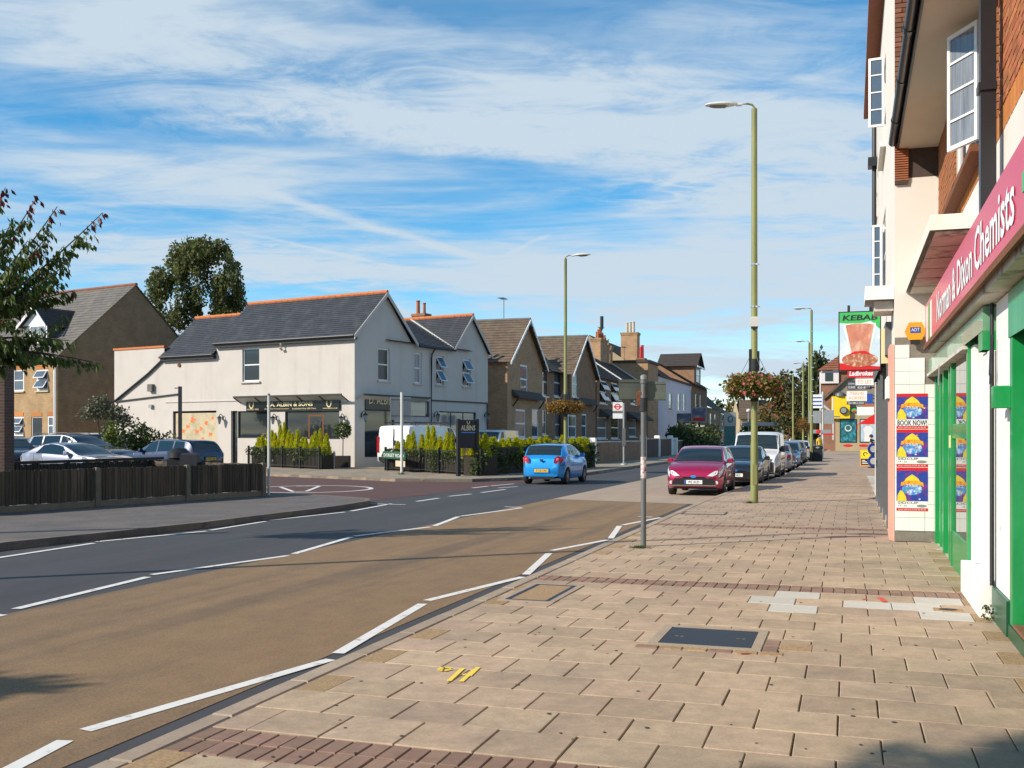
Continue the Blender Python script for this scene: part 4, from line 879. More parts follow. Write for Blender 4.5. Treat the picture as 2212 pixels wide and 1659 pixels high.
# green timber shopfront (far)
def bars(parent, name, items, m):
    for it in items: mb = MB(); mb.bbox(*it, .008); mb.build(name, M[m], parent)
sf = MB(); sf.box(.02, .11, .42, 3.05, .13, 2.66); sf.build('shop_glass', M['glass_shop'], CH); sf = MB(); sf.box(3.17, .0, .46, 5.28, .02, 2.58); sf.build('shop_glass', M['glass_shop'], CH); sf = MB(); sf.box(3.17, .5, .46, 5.28, .52, 2.58); sf.build('window_display', M['white_worn'], CH)
bars(CH, 'shopfront_post', [(.06, .0, .0, .2, .2, 2.6), (.62, .03, 0, .72, .2, 2.6), (1.12, .03, 0, 1.22, .2, 2.6), (1.5, .0, 0, 1.64, .22, 2.6), (2.42, .0, 0, 2.56, .22, 2.6), (3.05, -.03, 0, 3.17, .22, 2.6), (5.28, -.06, 0, 5.42, .2, 2.66)], 'green')
bars(CH, 'stall_riser', [(.2, .05, 0, 1.5, .13, .5), (2.57, .05, 0, 3.05, .12, .44), (3.17, -.02, 0, 5.27, .12, .46)], 'green')
dm = MB(); dm.bbox(1.66, .14, .02, 2.4, .19, 2.1, .01); dd = dm.build('door', M['green'], CH); mb = MB(); mb.box(1.76, .125, .9, 2.3, .135, 2.0); mb.build('door_glass', M['glass_shop'], dd); mb = MB(); mb.tube([(2.34, .1, .95), (2.34, .1, 1.25)], .014, 8); mb.build('handle', M['chrome'], dd)
mb = MB(); mb.bbox(3.17, -.02, 1.62, 5.27, .05, 1.80, .01); mb.build('cross_rail', M['green'], CH); mb = MB(); mb.box(3.09, -.05, 1.5, 3.13, -.031, 1.66); mb.build('lock_plate', M['gold'], CH)
mb = MB(); mb.bbox(.02, -.09, 2.62, 7.0, .12, 2.85, .015); mb.build('shutter_box', M['green_glare'], CH); mb = MB(); mb.box(.02, -.11, 2.575, 5.4, .1, 2.615); mb.build('shutter_guide', M['concrete'], CH)
mb = MB(); mb.bbox(6.7, -.095, 2.44, 7.02, .1, 2.618, .01); mb.build('shutter_bracket', M['green'], CH)
# white painted piers between the two fronts
bars(CH, 'white_pier', [(5.45, -.03, .34, 5.75, .3, 2.60), (5.78, .02, .34, 6.45, .3, 2.60), (6.48, -.05, .34, 7.1, .3, 2.43)], 'white_worn'); mb = MB(); mb.bbox(5.44, -.13, 0, 7.12, .28, .335, .01); mb.build('white_plinth', M['white_worn'], CH)
bars(CH, 'white_pier', [(7.2, .0, .3, 8.05, .3, 2.85)], 'white_worn'); mb = MB(); mb.bbox(7.14, -.03, 0, 8.05, .3, .296, .01); mb.build('plinth', M['green_dark'], CH)
pipe(CH, [(7.15, -.03, 2.85), (7.15, -.03, .3)], .018, 'iron', 'cable')
mb = MB(); mb.tube([(7.3, -.05, 2.55), (7.3, -.06, 2.3), (7.33, -.06, 2.2), (7.3, -.06, 2.12), (7.27, -.06, 2.2), (7.3, -.06, 2.3)], .012, 6); mb.build('iron_hook', M['iron'], CH); mb = MB(); mb.tube([(3.6, -.2, 2.5), (3.6, -.21, 2.34), (3.63, -.21, 2.28), (3.6, -.21, 2.22), (3.57, -.21, 2.28)], .01, 6); mb.build('iron_hook', M['galv'], CH)
# near green shopfront with its step
bars(CH, 'shopfront_post', [(8.1, -.01, .12, 8.24, .3, 2.6), (8.6, .04, .12, 8.68, .3, 2.6), (9.9, -.04, .12, 10.05, .3, 2.6), (12.6, -.04, .12, 12.75, .3, 2.6)], 'green')
mb = MB(); mb.box(8.1, .2, .3, 12.7, .22, 2.6); mb.build('shop_glass', M['glass'], CH); mb = MB(); mb.bbox(8.08, -.02, 2.45, 14, .2, 2.84, .015); mb.build('shutter_box', M['green'], CH)
mb = MB(); mb.box(8.07, -.02, 0, 14, .3, .115); mb.build('plinth', M['green_dark'], CH); mb = MB(); mb.bbox(8.26, -.01, .117, 9.9, .3, .14, .004); mb.build('step', M['brick_brown'], CH)
mb = MB(); mb.bbox(8.0, -.14, 1.88, 8.16, -.012, 2.06, .01); mb.build('shutter_end', M['green'], CH); mb = MB(); mb.tube([(8.02, -.1, 1.93), (7.85, -.1, 1.91)], .03, 8); mb.build('shutter_motor', M['iron'], CH)
wd = MB()
for i in range(60): a = rng.uniform(0, 6.28); c = Vector((7.3+rng.gauss(0, .05), -.08+rng.gauss(0, .03), rng.uniform(0, .12))); wd.face([c, c+Vector((math.cos(a)*.03, math.sin(a)*.03, .015)), c+Vector((math.cos(a+.6)*.03, math.sin(a+.6)*.03, .03))])
o = wd.build('weed', M['l_mid'], fix=False); o.matrix_world = MAT[CH.name].copy(); tag(o, 'small green weed growing at the foot of the white shop pier', 'weed')

# ================================================================== TAKEAWAY BUILDING next door, stepped forward
KB = thing('takeaway_building', 'tall cream rendered building with white tiled corner and brick top beside the chemist', 'building', ST(.67, 31, .12), SR+math.pi)
LX = 13.6
mb = MB(); facade(mb, (0, 0, 0), FX, FN, LX, 10.8, [(1.0, 7.4, 2.6, 9.0), (7.6, 7.4, 9.4, 9.2), (1.0, 4.4, 2.6, 6.0), (7.4, 4.6, 9.2, 6.2), (3, .1, 12.4, 3.0)], .12); facade(mb, (LX, 0, 0), FY, FX, 6, 5.7); mb.build('wall', M['white_flank'], KB)
mb = MB(); mb.box(LX-.02, 0.02, 5.7, LX-.002, 6, 10.8); mb.box(0, 5.8, 0, LX, 6, 10.8); mb.box(0, .2, 10.6, LX, 6, 10.8); mb.box(-.0, .02, 0, .2, 6, 10.8); mb.build('gable_wall', M['mortar_dark'], KB)
bb = MB(); bb.box(0, 0, 0, .02, .213, .065); bb = bb.mesh('brick', M['brick_brown']); bh = MB(); bh.box(0, 0, 0, .02, .101, .065); bh = bh.mesh('brick', M['brick_brown'])
for c in range(50):
    z = 6.32+c*.0765; y = .0 if c % 2 else -.11
    while y < .72:
        y2 = max(0.0, y); o = link('brick', bb if y >= 0 else bh, KB); o.location = (LX+rng.uniform(-.006, .004), y2, z); y += .2245
fins = MB()
for i in range(18): fins.box(LX, 0, 5.66+i*.037, LX+.05+.0015*i, .2, 5.66+i*.037+.022)
o = fins.build('tile_corbel', M['brick_red'], KB); o['kind'] = 'stuff'
mb = MB(); mb.box(LX-.01, .0, 5.6, LX+.045, .19, 6.31); mb.build('corbel_core', M['mortar_dark'], KB)
for (x, z, w, h) in ((9.0, 7.85, .30, 1.38), (7.6, 4.75, .2, 1.4)): casement(KB, (x, -.02), R(-97), w, h, z)
window(KB, (0, 0, 0), FX, FN, 7.6, 7.4, 9.4, 9.2, rev=.08, sill='concrete_white'); window(KB, (0, 0, 0), FX, FN, 7.4, 4.6, 9.2, 6.2, rev=.08, sill='concrete_white'); window(KB, (0, 0, 0), FX, FN, 1, 7.4, 2.6, 9.0, rev=.08, sill='concrete_white'); window(KB, (0, 0, 0), FX, FN, 1, 4.4, 2.6, 6.0, rev=.08, sill='concrete_white')
pipe(KB, [(3.4, -.09, 10.6), (3.4, -.09, 4.1)], .055, 'plastic_black'); mb = MB(); mb.box(3.2, -.24, 8.4, 3.6, -.02, 8.62); mb.build('hopper', M['plastic_black'], KB)
mb = MB(); mb.box(0, -.3, 10.62, LX, .02, 10.78); mb.build('eaves', M['brick_brown'], KB)
mb = MB(); mb.bbox(12.5, -.44, 3.83, 13.45, -.005, 4.05, .01); mb.build('fascia_box', M['white_paint'], KB); mb = MB(); mb.box(12.55, -.30, 3.66, 13.3, -.01, 3.825); mb.build('fascia_underside', M['concrete'], KB)
# white tiles on the corner pier, tile by tile
gm = MB(); gm.box(LX+.002, .0, .16, LX+.012, .61, 3.2); gm.box(LX-.2, 0, 0, LX+.02, .62, .155); gm.build('tile_bed', M['grout'], KB)
cw = [(.004, .214), (.219, .222), (.446, .160)]
tm = {}
for j, (y, w) in enumerate(cw):
    t_ = MB(); t_.bbox(0, 0, 0, w, .205, .012, .003, 0); tm[j] = t_.mesh('tile', M['white_tile'])
for r_ in range(15):
    for j, (y, w) in enumerate(cw):
        if (j == 0 and r_ > 13) or (j == 1 and r_ > 12) or (j == 2 and r_ > 10): continue
        o = link('tile', tm[j], KB); o.matrix_local = Matrix(((0, 0, 1, LX+.012), (1, 0, 0, y), (0, 1, 0, .165+r_*.2085), (0, 0, 0, 1))); 
mb = MB(); mb.bbox(12.7, -.07, 0, 13.56, -.004, 3.1, .01); mb.build('pink_pier', M['pink'], KB); mb = MB(); mb.bbox(12.75, -.12, 2.25, 13.5, -.072, 2.6, .02); mb.build('meter_box', M['white_worn'], KB)
for x in (3.2, 5.2, 7.2, 9.2, 11.2, 12.3): mb = MB(); mb.bbox(x, -.05, 0, x+.12, .12, 3.0, .01); mb.build('shopfront_post', M['galv_dark'], KB)
mb = MB(); mb.box(3.1, .06, .1, 12.4, .08, 3.0); mb.build('shop_glass', M['glass'], KB); mb = MB(); mb.bbox(3, -.1, 3.02, 12.4, 0, 3.58, .01); mb.build('shop_sign', M['galv_dark'], KB)
mb = MB(); mb.bbox(12.0, -.16, 2.9, 12.06, 0, 3.5, .005); mb.build('sign_bracket', M['gold'], KB)

def board(name, label, cat, c, w, h, th, m, rz=None, group=None):
    """signboard whose face looks back down the street; local x along the board, z up, face at -y"""
    T = thing(name, label, cat, c, -TH if rz is None else rz, group); mb = MB(); mb.bbox(-w/2, 0, -h/2, w/2, th, h/2, .004) if False else mb.box(-w/2, 0, -h/2, w/2, th, h/2); mb.build('board', M[m] if isinstance(m, str) else m, T)
    return T
BO, BU = Vector((0, 0, 0)), Vector((1, 0, 0))
def quad(parent, name, pts, m, y=-.004, dx=0, dz=0):
    mb = MB(); mb.face([(a+dx, y, b+dz) for a, b in pts]); o = mb.build(name, M[m] if isinstance(m, str) else m, parent, fix=False)
    if o.data.polygons[0].normal.y > 0: o.data.flip_normals()
    return o
def ell(cx, cz, rx, rz, n=18, a0=0, a1=6.2832): return [(cx+rx*math.cos(a0+(a1-a0)*i/n), cz+rz*math.sin(a0+(a1-a0)*i/n)) for i in range(n if a1-a0 > 6.28 else n+1)]

# posters pasted on the white tiles
m_post = mat('poster_night', (.02, .05, .33), .5, .3, 14, col2=(.20, .03, .22), c2scale=9, c2lo=.5, c2hi=.62)
m_banner = mat('poster_banner', (.85, .40, .02), .5, .25, 20, col2=(.75, .10, .02), c2scale=16)
m_dome = mat('poster_dome', (.80, .62, .03), .5, .2, 24); m_blue2 = mat('poster_blue', (.06, .25, .62), .5, .3, 16, col2=(.5, .62, .75), c2scale=14)
KX = MAT[KB.name]
def poster(z0, z1, words_, lab):
    c = KX @ Vector((LX+.026, .255, (z0+z1)/2)); T = thing('poster', lab, 'poster', c, -TH, 'circus posters on the white tiles'); w, h = .46, z1-z0
    mb = MB(); mb.box(-w/2, 0, -h/2, w/2, .003, h/2); mb.build('sheet', M['sign_white'], T)
    zt = h/2; quad(T, 'red_band', [(-w/2, zt-.05), (w/2, zt-.05), (w/2, zt), (-w/2, zt)], 'red', -.002)
    zb = -h/2+(.155 if words_ == 'SIDCUP' else .15); quad(T, 'picture', [(-w/2, zb), (w/2, zb), (w/2, zt-.05), (-w/2, zt-.05)], m_post, -.002)
    zm = (zb+zt)/2; quad(T, 'blue_ring', ell(0, zm-.08, .15, .09), m_blue2, -.003); quad(T, 'dome', [(-.13, zm+.02), (.13, zm+.02), (.09, zm+.09), (.04, zm+.13), (0, zm+.155), (-.04, zm+.13), (-.09, zm+.09)], m_dome, -.004)
    quad(T, 'banner', [(-.17, zm-.035), (-.09, zm-.01), (.09, zm-.01), (.17, zm-.035), (.16, zm+.03), (.08, zm+.055), (-.08, zm+.055), (-.16, zm+.03)], m_banner, -.005)
    text(T, 'title', 'ZYAIR', (-.09, -.005, zm-.045), BU, Zv, .18, .045, 'text_white', .002)
    quad(T, 'figure', [(-.22, zb), (-.08, zb), (-.09, zb+.07), (-.13, zb+.14), (-.17, zb+.17), (-.21, zb+.1)], m_dome, -.006)
    for k in range(7): a = PR.uniform(-.2, .2); b = PR.uniform(zb+.02, zt-.08); quad(T, 'confetti', ell(a, b, .016, .01, 7), ('sign_white', 'sign_orange', 'red', 'sign_green')[k % 4], -.0035)
    if words_ == 'SIDCUP':
        text(T, 'lettering', 'SIDCUP', (-.21, -.001, zb-.045), BU, Zv, .3, .035, 'text_black', .002); text(T, 'small_lettering', '17 - 23', (-.2, -.001, zb-.085), BU, Zv, .12, .025, 'galv_dark', .002); quad(T, 'sketch', ell(.14, zb-.075, .075, .022, 14), 'galv', -.002)
    else: text(T, 'lettering', words_, (-.215, -.001, zb-.1), BU, Zv, .43, .085, 'text_black', .002, bold=.01)
    quad(T, 'red_foot', [(-w/2, -h/2), (w/2, -h/2), (w/2, -h/2+.045), (-w/2, -h/2+.045)], 'red', -.002); text(T, 'small_lettering', 'BOX OFFICE 07725 85 85 85', (-.2, -.002, -h/2+.012), BU, Zv, .4, .018, 'text_white', .002)
    return T
poster(1.765, 2.315, 'BOOK NOW!', 'colourful circus poster reading BOOK NOW, topmost of three on the white tiles'); poster(1.168, 1.755, 'SIDCUP', 'colourful circus poster reading SIDCUP, middle of three on the white tiles'); poster(.478, 1.158, 'SIDCUP', 'colourful circus poster reading SIDCUP, lowest of three on the white tiles')
# alarm box
ab = KX @ hit(KB, 0, LX+.17, 1977.5, 715); T = thing('alarm_box', 'orange hexagonal alarm box with blue label above the white tiles', 'alarm box', ab, -TH)
mb = MB(); mb.prism([(.155, 0, 0), (.095, 0, .135), (-.095, 0, .135), (-.155, 0, 0), (-.095, 0, -.135), (.095, 0, -.135)], (0, .09, 0)); mb.build('case', M['sign_orange'], T); panel(T, 'label_plate', (-.075, 0, -.03), BU, Zv, .15, .09, 'sign_blue', .004); text(T, 'lettering', 'ADT', (-.06, -.004, -.005), BU, Zv, .12, .05, 'text_white', .002)
mb = MB(); mb.box(-.07, .01, -.2, .07, .08, -.137); mb.build('strobe', M['cloth_black'], T)
# hanging takeaway sign
c = PY(1857, 736.5, 20.0); T = board('kebab_sign', 'hanging lightbox sign reading KEBAB with a picture of a meat spit', 'sign', c, .78, 1.15, .14, 'black')
quad(T, 'face', [(-.37, -.555), (.37, -.555), (.37, .555), (-.37, .555)], mat('sign_sky', (.52, .66, .78), .3, .1, 3, col2=(.78, .8, .8), c2scale=2.2), -.003)
quad(T, 'green_band', [(-.37, .36), (-.1, .32), (.2, .38), (.37, .22), (.37, .555), (-.37, .555)], 'sign_green', -.0045); quad(T, 'red_foot', [(-.37, -.555), (.37, -.555), (.37, -.5), (0, -.46), (-.37, -.42)], 'red', -.0045)
quad(T, 'spit_outline', [(-.29, .34), (.29, .34), (.3, .25), (.19, -.22), (-.17, -.22), (-.3, .25)], 'sign_white', -.006); quad(T, 'meat_spit', [(-.26, .31), (-.1, .335), (.14, .335), (.26, .31), (.165, -.24), (-.145, -.24)], mat('meat', (.52, .20, .13), .5, .25, 9, col2=(.68, .42, .30), c2scale=3.0, stretch=(1.5, 1, .6)), -.0075)
quad(T, 'kebab_plate', ell(0, -.36, .33, .14), mat('kebab_food', (.42, .13, .07), .5, .4, 16, col2=(.66, .45, .30), c2scale=14), -.009); quad(T, 'salad', [(-.28, -.3), (-.1, -.2), (.1, -.19), (.28, -.3), (.2, -.27), (0, -.235), (-.2, -.27)], 'red', -.0105)
text(T, 'lettering', 'KEBAB', (-.315, -.008, .40), BU, Zv, .64, .105, 'text_black', .002, shear=.12, bold=.02)
mb = MB(); mb.beam((.2, .07, .575), (.2, .07, .70), .05, .05); mb.beam((-.2, .07, .575), (-.2, .07, .70), .05, .05); mb.build('hanger', M['iron'], T)

# ------------------------------------------------------------------ low parade beyond, its signs and boards
PD = thing('low_parade_shop', 'low parade shop with a red awning beyond the takeaway', 'shop', ST(1.75, 62, .12), SR+math.pi)
mb = MB(); facade(mb, (0, 0, 0), FX, FN, 30.6, 3.6, [(1, .3, 29, 2.7)], .2); mb.box(0, .3, 3.3, 30.6, 5, 3.6); mb.box(30.4, .02, 0, 30.6, 5, 3.58); mb.build('wall', M['white_worn'], PD)
mb = MB(); mb.box(1, .15, .3, 29, .17, 2.7); mb.build('shop_glass', M['glass'], PD)
for i in range(9): mb = MB(); mb.bbox(1+i*3.45, -.03, 0, 1.15+i*3.45, .15, 2.75, .01); mb.build('shopfront_post', M['white_paint'], PD)
mb = MB(); mb.face([(20.4, -.02, 3.0), (25, -.02, 3.0), (25, -1.5, 2.05), (20.4, -1.5, 2.05)]); mb.face([(25, -.02, 3.0), (25, -1.5, 2.05), (25, -.02, 2.05)]); mb.face([(20.4, -1.5, 1.85), (25, -1.5, 1.85), (25, -1.5, 2.05), (20.4, -1.5, 2.05)]); mb.build('awning', M['red'], PD)
mb = MB(); mb.bbox(29.9, -.62, 2.6, 30.0, -.02, 3.75, .01); mb.build('panel', M['white_worn'], PD)
q = P(1897, 1078, .12); T = thing('white_post', 'thin white post at the pavement edge of the takeaway front', 'post', q, 0); mb = MB(); mb.tube([(0, 0, 0), (0, 0, 2.35)], .05, 10); mb.build('post', M['white_worn'], T, True); mb = MB(); mb.lathe([(.09, 0), (.09, .05), (.05, .07)], 10); mb.build('base', M['concrete'], T)
def wall_sign(name, label, cat, u0, v0, u1, v1, Y, m, th=.08, arm=.5):
    c = PY((u0+u1)/2, (v0+v1)/2, Y); w = (u1-u0)*Y/FD; h = (v1-v0)*Y/FD; T = board(name, label, cat, c, w, h, th, m)
    mb = MB(); mb.beam((w/2, .04, 0), (w/2+arm, .04, 0), .05, .05); mb.build('bracket', M['iron'], T); return T, w, h
T, w, h = wall_sign('betting_shop_sign', 'small red projecting sign reading Ladbrokes under the kebab sign', 'sign', 1832, 798, 1889, 815, 44, 'red'); text(T, 'lettering', 'Ladbrokes', (-w*.44, 0, -h*.3), BU, Zv, w*.86, h*.62, 'text_white', .004, shear=.2, bold=.03)
T, w, h = wall_sign('estate_agent_board', 'white estate agent board reading TO LET', 'sign', 1849, 818, 1886, 832, 47, 'sign_white', .04); text(T, 'lettering', 'TO LET', (-w*.4, 0, -h*.3), BU, Zv, w*.8, h*.6, 'sign_orange', .004)
T, w, h = wall_sign('estate_agent_board', 'dark agent board reading JOHN CURRIE beside the TO LET board', 'sign', 1831, 822, 1849, 842, 48, 'slate', .04); text(T, 'lettering', 'JOHN', (-w*.4, 0, 0), BU, Zv, w*.7, h*.25, 'text_white', .004); text(T, 'lettering', 'CURRIE', (-w*.4, 0, -h*.35), BU, Zv, w*.8, h*.25, 'text_white', .004)
T, w, h = wall_sign('estate_agent_board', 'dark strip board with a telephone number under TO LET', 'sign', 1850, 833, 1882, 841, 47.4, 'slate', .04); text(T, 'lettering', '020 8857', (-w*.4, 0, -h*.3), BU, Zv, w*.8, h*.6, 'text_white', .004)
T, w, h = wall_sign('estate_agent_board', 'white estate agent board reading TERMS AGREED', 'sign', 1830, 845, 1872, 866, 50, 'sign_white', .04); text(T, 'lettering', 'TERMS', (-w*.36, 0, h*.1), BU, Zv, w*.72, h*.3, 'sign_orange', .004); text(T, 'lettering', 'AGREED', (-w*.42, 0, -h*.35), BU, Zv, w*.84, h*.3, 'sign_orange', .004)
T, w, h = wall_sign('estate_agent_board', 'dark board with a telephone number under TERMS AGREED', 'sign', 1830, 867, 1867, 874, 50, 'slate', .04); text(T, 'lettering', '020 8853 0320', (-w*.44, 0, -h*.3), BU, Zv, w*.88, h*.6, 'text_white', .004)
T, w, h = wall_sign('estate_agent_board', 'small blue board right of TERMS AGREED', 'sign', 1873, 850, 1885, 872, 49, 'sign_blue', .04)
T, w, h = wall_sign('projecting_sign', 'pale blank projecting sign below the agent boards', 'sign', 1852, 879, 1887, 897, 46, 'sign_white', .1)
T, w, h = wall_sign('projecting_sign', 'dark framed sign with a green and red disc below the agent boards', 'sign', 1837, 880, 1853, 893, 52, 'black', .1); quad(T, 'disc', ell(0, 0, w*.36, h*.36), 'sign_green', -.004); quad(T, 'disc', ell(0, -.05, w*.26, h*.16), 'red', -.006)
# ================================================================== TERRACE ON THE LEFT OF THE MAIN ROAD
def rect_on(root, k, u0, v0, u1, v1):
    um, vm = (u0+u1)/2, (v0+v1)/2; f = lambda u, v: hit(root, 1, k, u, v)
    return (f(u0, vm).x, f(um, v1).z, f(u1, vm).x, f(um, v0).z)
def wavy_board(parent, p0, p1, n, y, m='upvc'):
    """carved bargeboard with a scalloped lower edge"""
    p0, p1 = Vector(p0), Vector(p1); mb = MB(); k = n*4
    for i in range(k):
        a, b = i/k, (i+1)/k; da = .16+.09*abs(math.sin(math.pi*n*a)); db = .16+.09*abs(math.sin(math.pi*n*b)); A, B = p0.lerp(p1, a), p0.lerp(p1, b)
        mb.prism([A, B, B-Zv*db, A-Zv*da], (0, -.05, 0))
    return mb.build('bargeboard', M[m], parent)
def gable_house(label, s0, gx, rec, he, hr, wall, tile, wins_g, wins_r, bay, pots, side=True):
    """front gable gx = (x0, x1) on the street plane and a recessed part rec = (x0, x1) beside it"""
    T = thing('terraced_house', label, 'house', ST(-22, s0, .12), SR, 'gabled brick houses along the main road'); D = 9.5
    wg = [rect_on(T, 0, *w) for w in wins_g]; wr = [rect_on(T, .9, *w) for w in wins_r]
    x0, x1 = gx; xm = (x0+x1)/2; r0, r1 = rec
    mb = MB(); up_ = lambda o: (o[0]-x0, o[1], o[2]-x0, o[3]); ur = lambda o: (o[0]-r0, o[1], o[2]-r0, o[3])
    facade(mb, (x0, 0, 0), FX, FN, x1-x0, he, [up_(o) for o in wg], .12); mb.face([(x0, 0, he), (x1, 0, he), (xm, 0, hr)])
    facade(mb, (r0, .9, 0), FX, FN, r1-r0, he, [ur(o) for o in wr], .12)
    for x in (x0, x1): mb.face([(x, 0, 0), (x, D, 0), (x, D, he), (x, 0, he)])
    mb.face([(min(x0, r0), D, 0), (max(x1, r1), D, 0), (max(x1, r1), D, he), (min(x0, r0), D, he)]); mb.face([(x0, D, he), (x1, D, he), (xm, D, hr)])
    mb.build('wall', M[wall], T)
    mb = MB()
    roof(mb, (x0-.3, -.35, he-.22), (x0-.3, D, he-.22), (xm, D, hr), (xm, -.35, hr), 16, .04); roof(mb, (x1+.3, -.35, he-.22), (x1+.3, D, he-.22), (xm, D, hr), (xm, -.35, hr), 16, .04)
    ry = 5.0; rr = hr-.35; roof(mb, (r0, .6, he-.05), (r1, .6, he-.05), (r1, ry, rr), (r0, ry, rr), 14, .04); roof(mb, (r0, D, he-.05), (r1, D, he-.05), (r1, ry, rr), (r0, ry, rr), 14, .04)
    if r0 > x0: roof(mb, (xm, .6+3, he+2), (r0, .6, he-.05), (r0, ry, rr), (xm, ry, rr), 14, .03)
    else: roof(mb, (r1, .6, he-.05), (xm, .6+3, he+2), (xm, ry, rr), (r1, ry, rr), 14, .03)
    o = mb.build('roof', M[tile], T, fix=False); o['kind'] = 'stuff'
    mb = MB(); mb.tube([(xm, -.36, hr+.03), (xm, D, hr+.03)], .12, 8); mb.tube([(r0, ry, rr+.02), (r1, ry, rr+.02)], .11, 8); mb.build('ridge', M['tile_grey'], T)
    wavy_board(T, (x0-.38, -.36, he-.22), (xm, -.36, hr+.05), 9, 0); wavy_board(T, (x1+.38, -.36, he-.22), (xm, -.36, hr+.05), 9, 0)
    for i, o in enumerate(wg): window(T, (0, 0, 0), FX, FN, *o, rev=.1, fw=.14, sill='upvc', pm='glass_pale' if i % 2 else 'glass_blue')
    for i, o in enumerate(wr): window(T, (0, .9, 0), FX, FN, *o, rev=.1, fw=.14, sill='upvc', pm='glass_blue' if i % 2 == 0 else 'glass_pale')
    b0, b1, bz = bay
    mb = MB(); mb.face([(b0-.2, -.02, bz+.45), (b1+.2, -.02, bz+.45), (b1+.1, -.5, bz), (b0-.1, -.5, bz)]); mb.face([(b0-.2, -.02, bz+.45), (b0-.1, -.5, bz), (b0-.2, -.02, bz)]); mb.face([(b1+.2, -.02, bz+.45), (b1+.1, -.5, bz), (b1+.2, -.02, bz)]); mb.face([(b0-.1, -.5, bz), (b1+.1, -.5, bz), (b1+.1, -.5, bz-.15), (b0-.1, -.5, bz-.15)]); mb.build('porch_hood', M['tile_dark'], T)
    for x in (b0, b1): mb = MB(); mb.beam((x, -.04, bz-.7), (x, -.45, bz-.1), .07, .09); mb.build('hood_bracket', M['black'], T)
    if pots: chimney(T, *pots[0], [(dx, dy, s) for dx, dy, s in pots[1]], pots[2], pots[3])
    mb = MB(); mb.tube([(r0 if r0 > x0 else r0, .5, he-.1), (r1, .5, he-.1)], .07, 8); mb.build('gutter', M['plastic_black'], T, True)
    pipe(T, [((r0+.25 if r0 > x0 else r1-.25), .8, he-.1), ((r0+.25 if r0 > x0 else r1-.25), .8, .1)], .05)
    return T
gable_house('brown brick house with scalloped white bargeboards next to the white corner building', 66.2, (.3, 8.7), (8.7, 12.6), 6.85, 9.95, 'b_stock', 'tile_brown',
            [(1123.8, 788, 1140.5, 850.6), (1114, 884, 1136, 946), (1149, 884, 1164, 946)], [(1170.5, 793.7, 1183.5, 856), (1171, 884, 1181, 940)], (1.4, 7.8, 4.4), None)
gable_house('brown brick gabled house behind the far street lamp on the left', 79.2, (3.9, 12.8), (0, 3.9), 6.95, 10.3, 'b_brown', 'tile_brown',
            [(1235.4, 802.7, 1247.6, 858), (1228.6, 896, 1245.6, 946), (1256.6, 894, 1267.5, 946)], [(1197, 796.8, 1211, 857.6), (1199, 888, 1211, 946)], (5.2, 11.8, 4.5), ((2.2, 5.0, 9.2, 1.3, .7, 1.2), ((-.35, 0, 1.1), (.35, 0, 1.1)), 'b_brown', 'buff_pot'))
# house with the long dark tiled roof and the big chimney
T = H3 = thing('terraced_house', 'dark brick house with a ribbed dark roof and a cluster of orange chimney pots', 'house', ST(-22, 92.2, .12), SR)
w3 = [rect_on(T, 0, *w) for w in ((1295.5, 822, 1310, 872), (1320, 827, 1334, 872), (1290.6, 900.6, 1310.5, 948), (1320, 900, 1337, 948), (1358.7, 905, 1374.5, 944), (1362, 838, 1374, 874))]
mb = MB(); facade(mb, (.3, 0, 0), FX, FN, 25, 7.1, [(o[0]-.3, o[1], o[2]-.3, o[3]) for o in w3], .12); mb.face([(.3, 0, 0), (.3, 9, 0), (.3, 9, 7.1), (.3, 4.5, 10.1), (.3, 0, 7.1)]); mb.face([(25.3, 0, 0), (25.3, 9, 0), (25.3, 9, 7.1), (25.3, 4.5, 10.1), (25.3, 0, 7.1)]); mb.face([(.3, 9, 0), (25.3, 9, 0), (25.3, 9, 7.1), (.3, 9, 7.1)]); mb.build('wall', M['b_brown'], T)
mb = MB(); roof(mb, (.2, -.3, 6.98), (25.4, -.3, 6.98), (25.4, 4.5, 10.15), (.2, 4.5, 10.15), 15, .07); roof(mb, (.2, 9.3, 6.98), (25.4, 9.3, 6.98), (25.4, 4.5, 10.15), (.2, 4.5, 10.15), 10, .05); o = mb.build('roof', M['tile_dark'], T, fix=False); o['kind'] = 'stuff'
mb = MB(); mb.beam((12.0, -.3, 7.1), (12.0, 4.5, 10.28), .35, .12); mb.build('party_wall_flashing', M['timber_white'], T)
mb = MB(); mb.beam((25.3, -.3, 7.1), (25.3, 4.5, 10.28), .35, .12); mb.build('verge_flashing', M['timber_white'], T)
for i, o in enumerate(w3): window(T, (0, 0, 0), FX, FN, *o, rev=.1, fw=.14, sill='upvc', style='open' if i < 2 else 'sash', pm='glass_pale' if i in (2, 4) else 'glass')
chimney(T, 20.4, 4.5, 9.2, 3.4, 1.1, 3.2, [(-1.3, -.2, 1.0), (-.85, .1, .8), (-.45, -.2, 1.25), (.1, .2, .9), (.5, -.2, .85), (.95, .1, .95), (1.3, -.1, .8)], 'b_stock', 'terracotta', .95); chimney(T, 23.2, 4.5, 9.2, .9, .9, 2.9, [(-.2, 0, 1.1), (.25, 0, .8)], 'b_stock', 'terracotta', .9); chimney(T, 24.8, 4.5, 9.0, .9, .9, 3.0, [(0, 0, .9)], 'b_stock', 'buff_pot', .9)
pipe(T, [(20.2, 4.4, 12.3), (20.2, 4.4, 13.2), (20.8, 4.3, 13.7), (20.8, 4.3, 15.0)], .2, 'iron', 'flue_pipe')
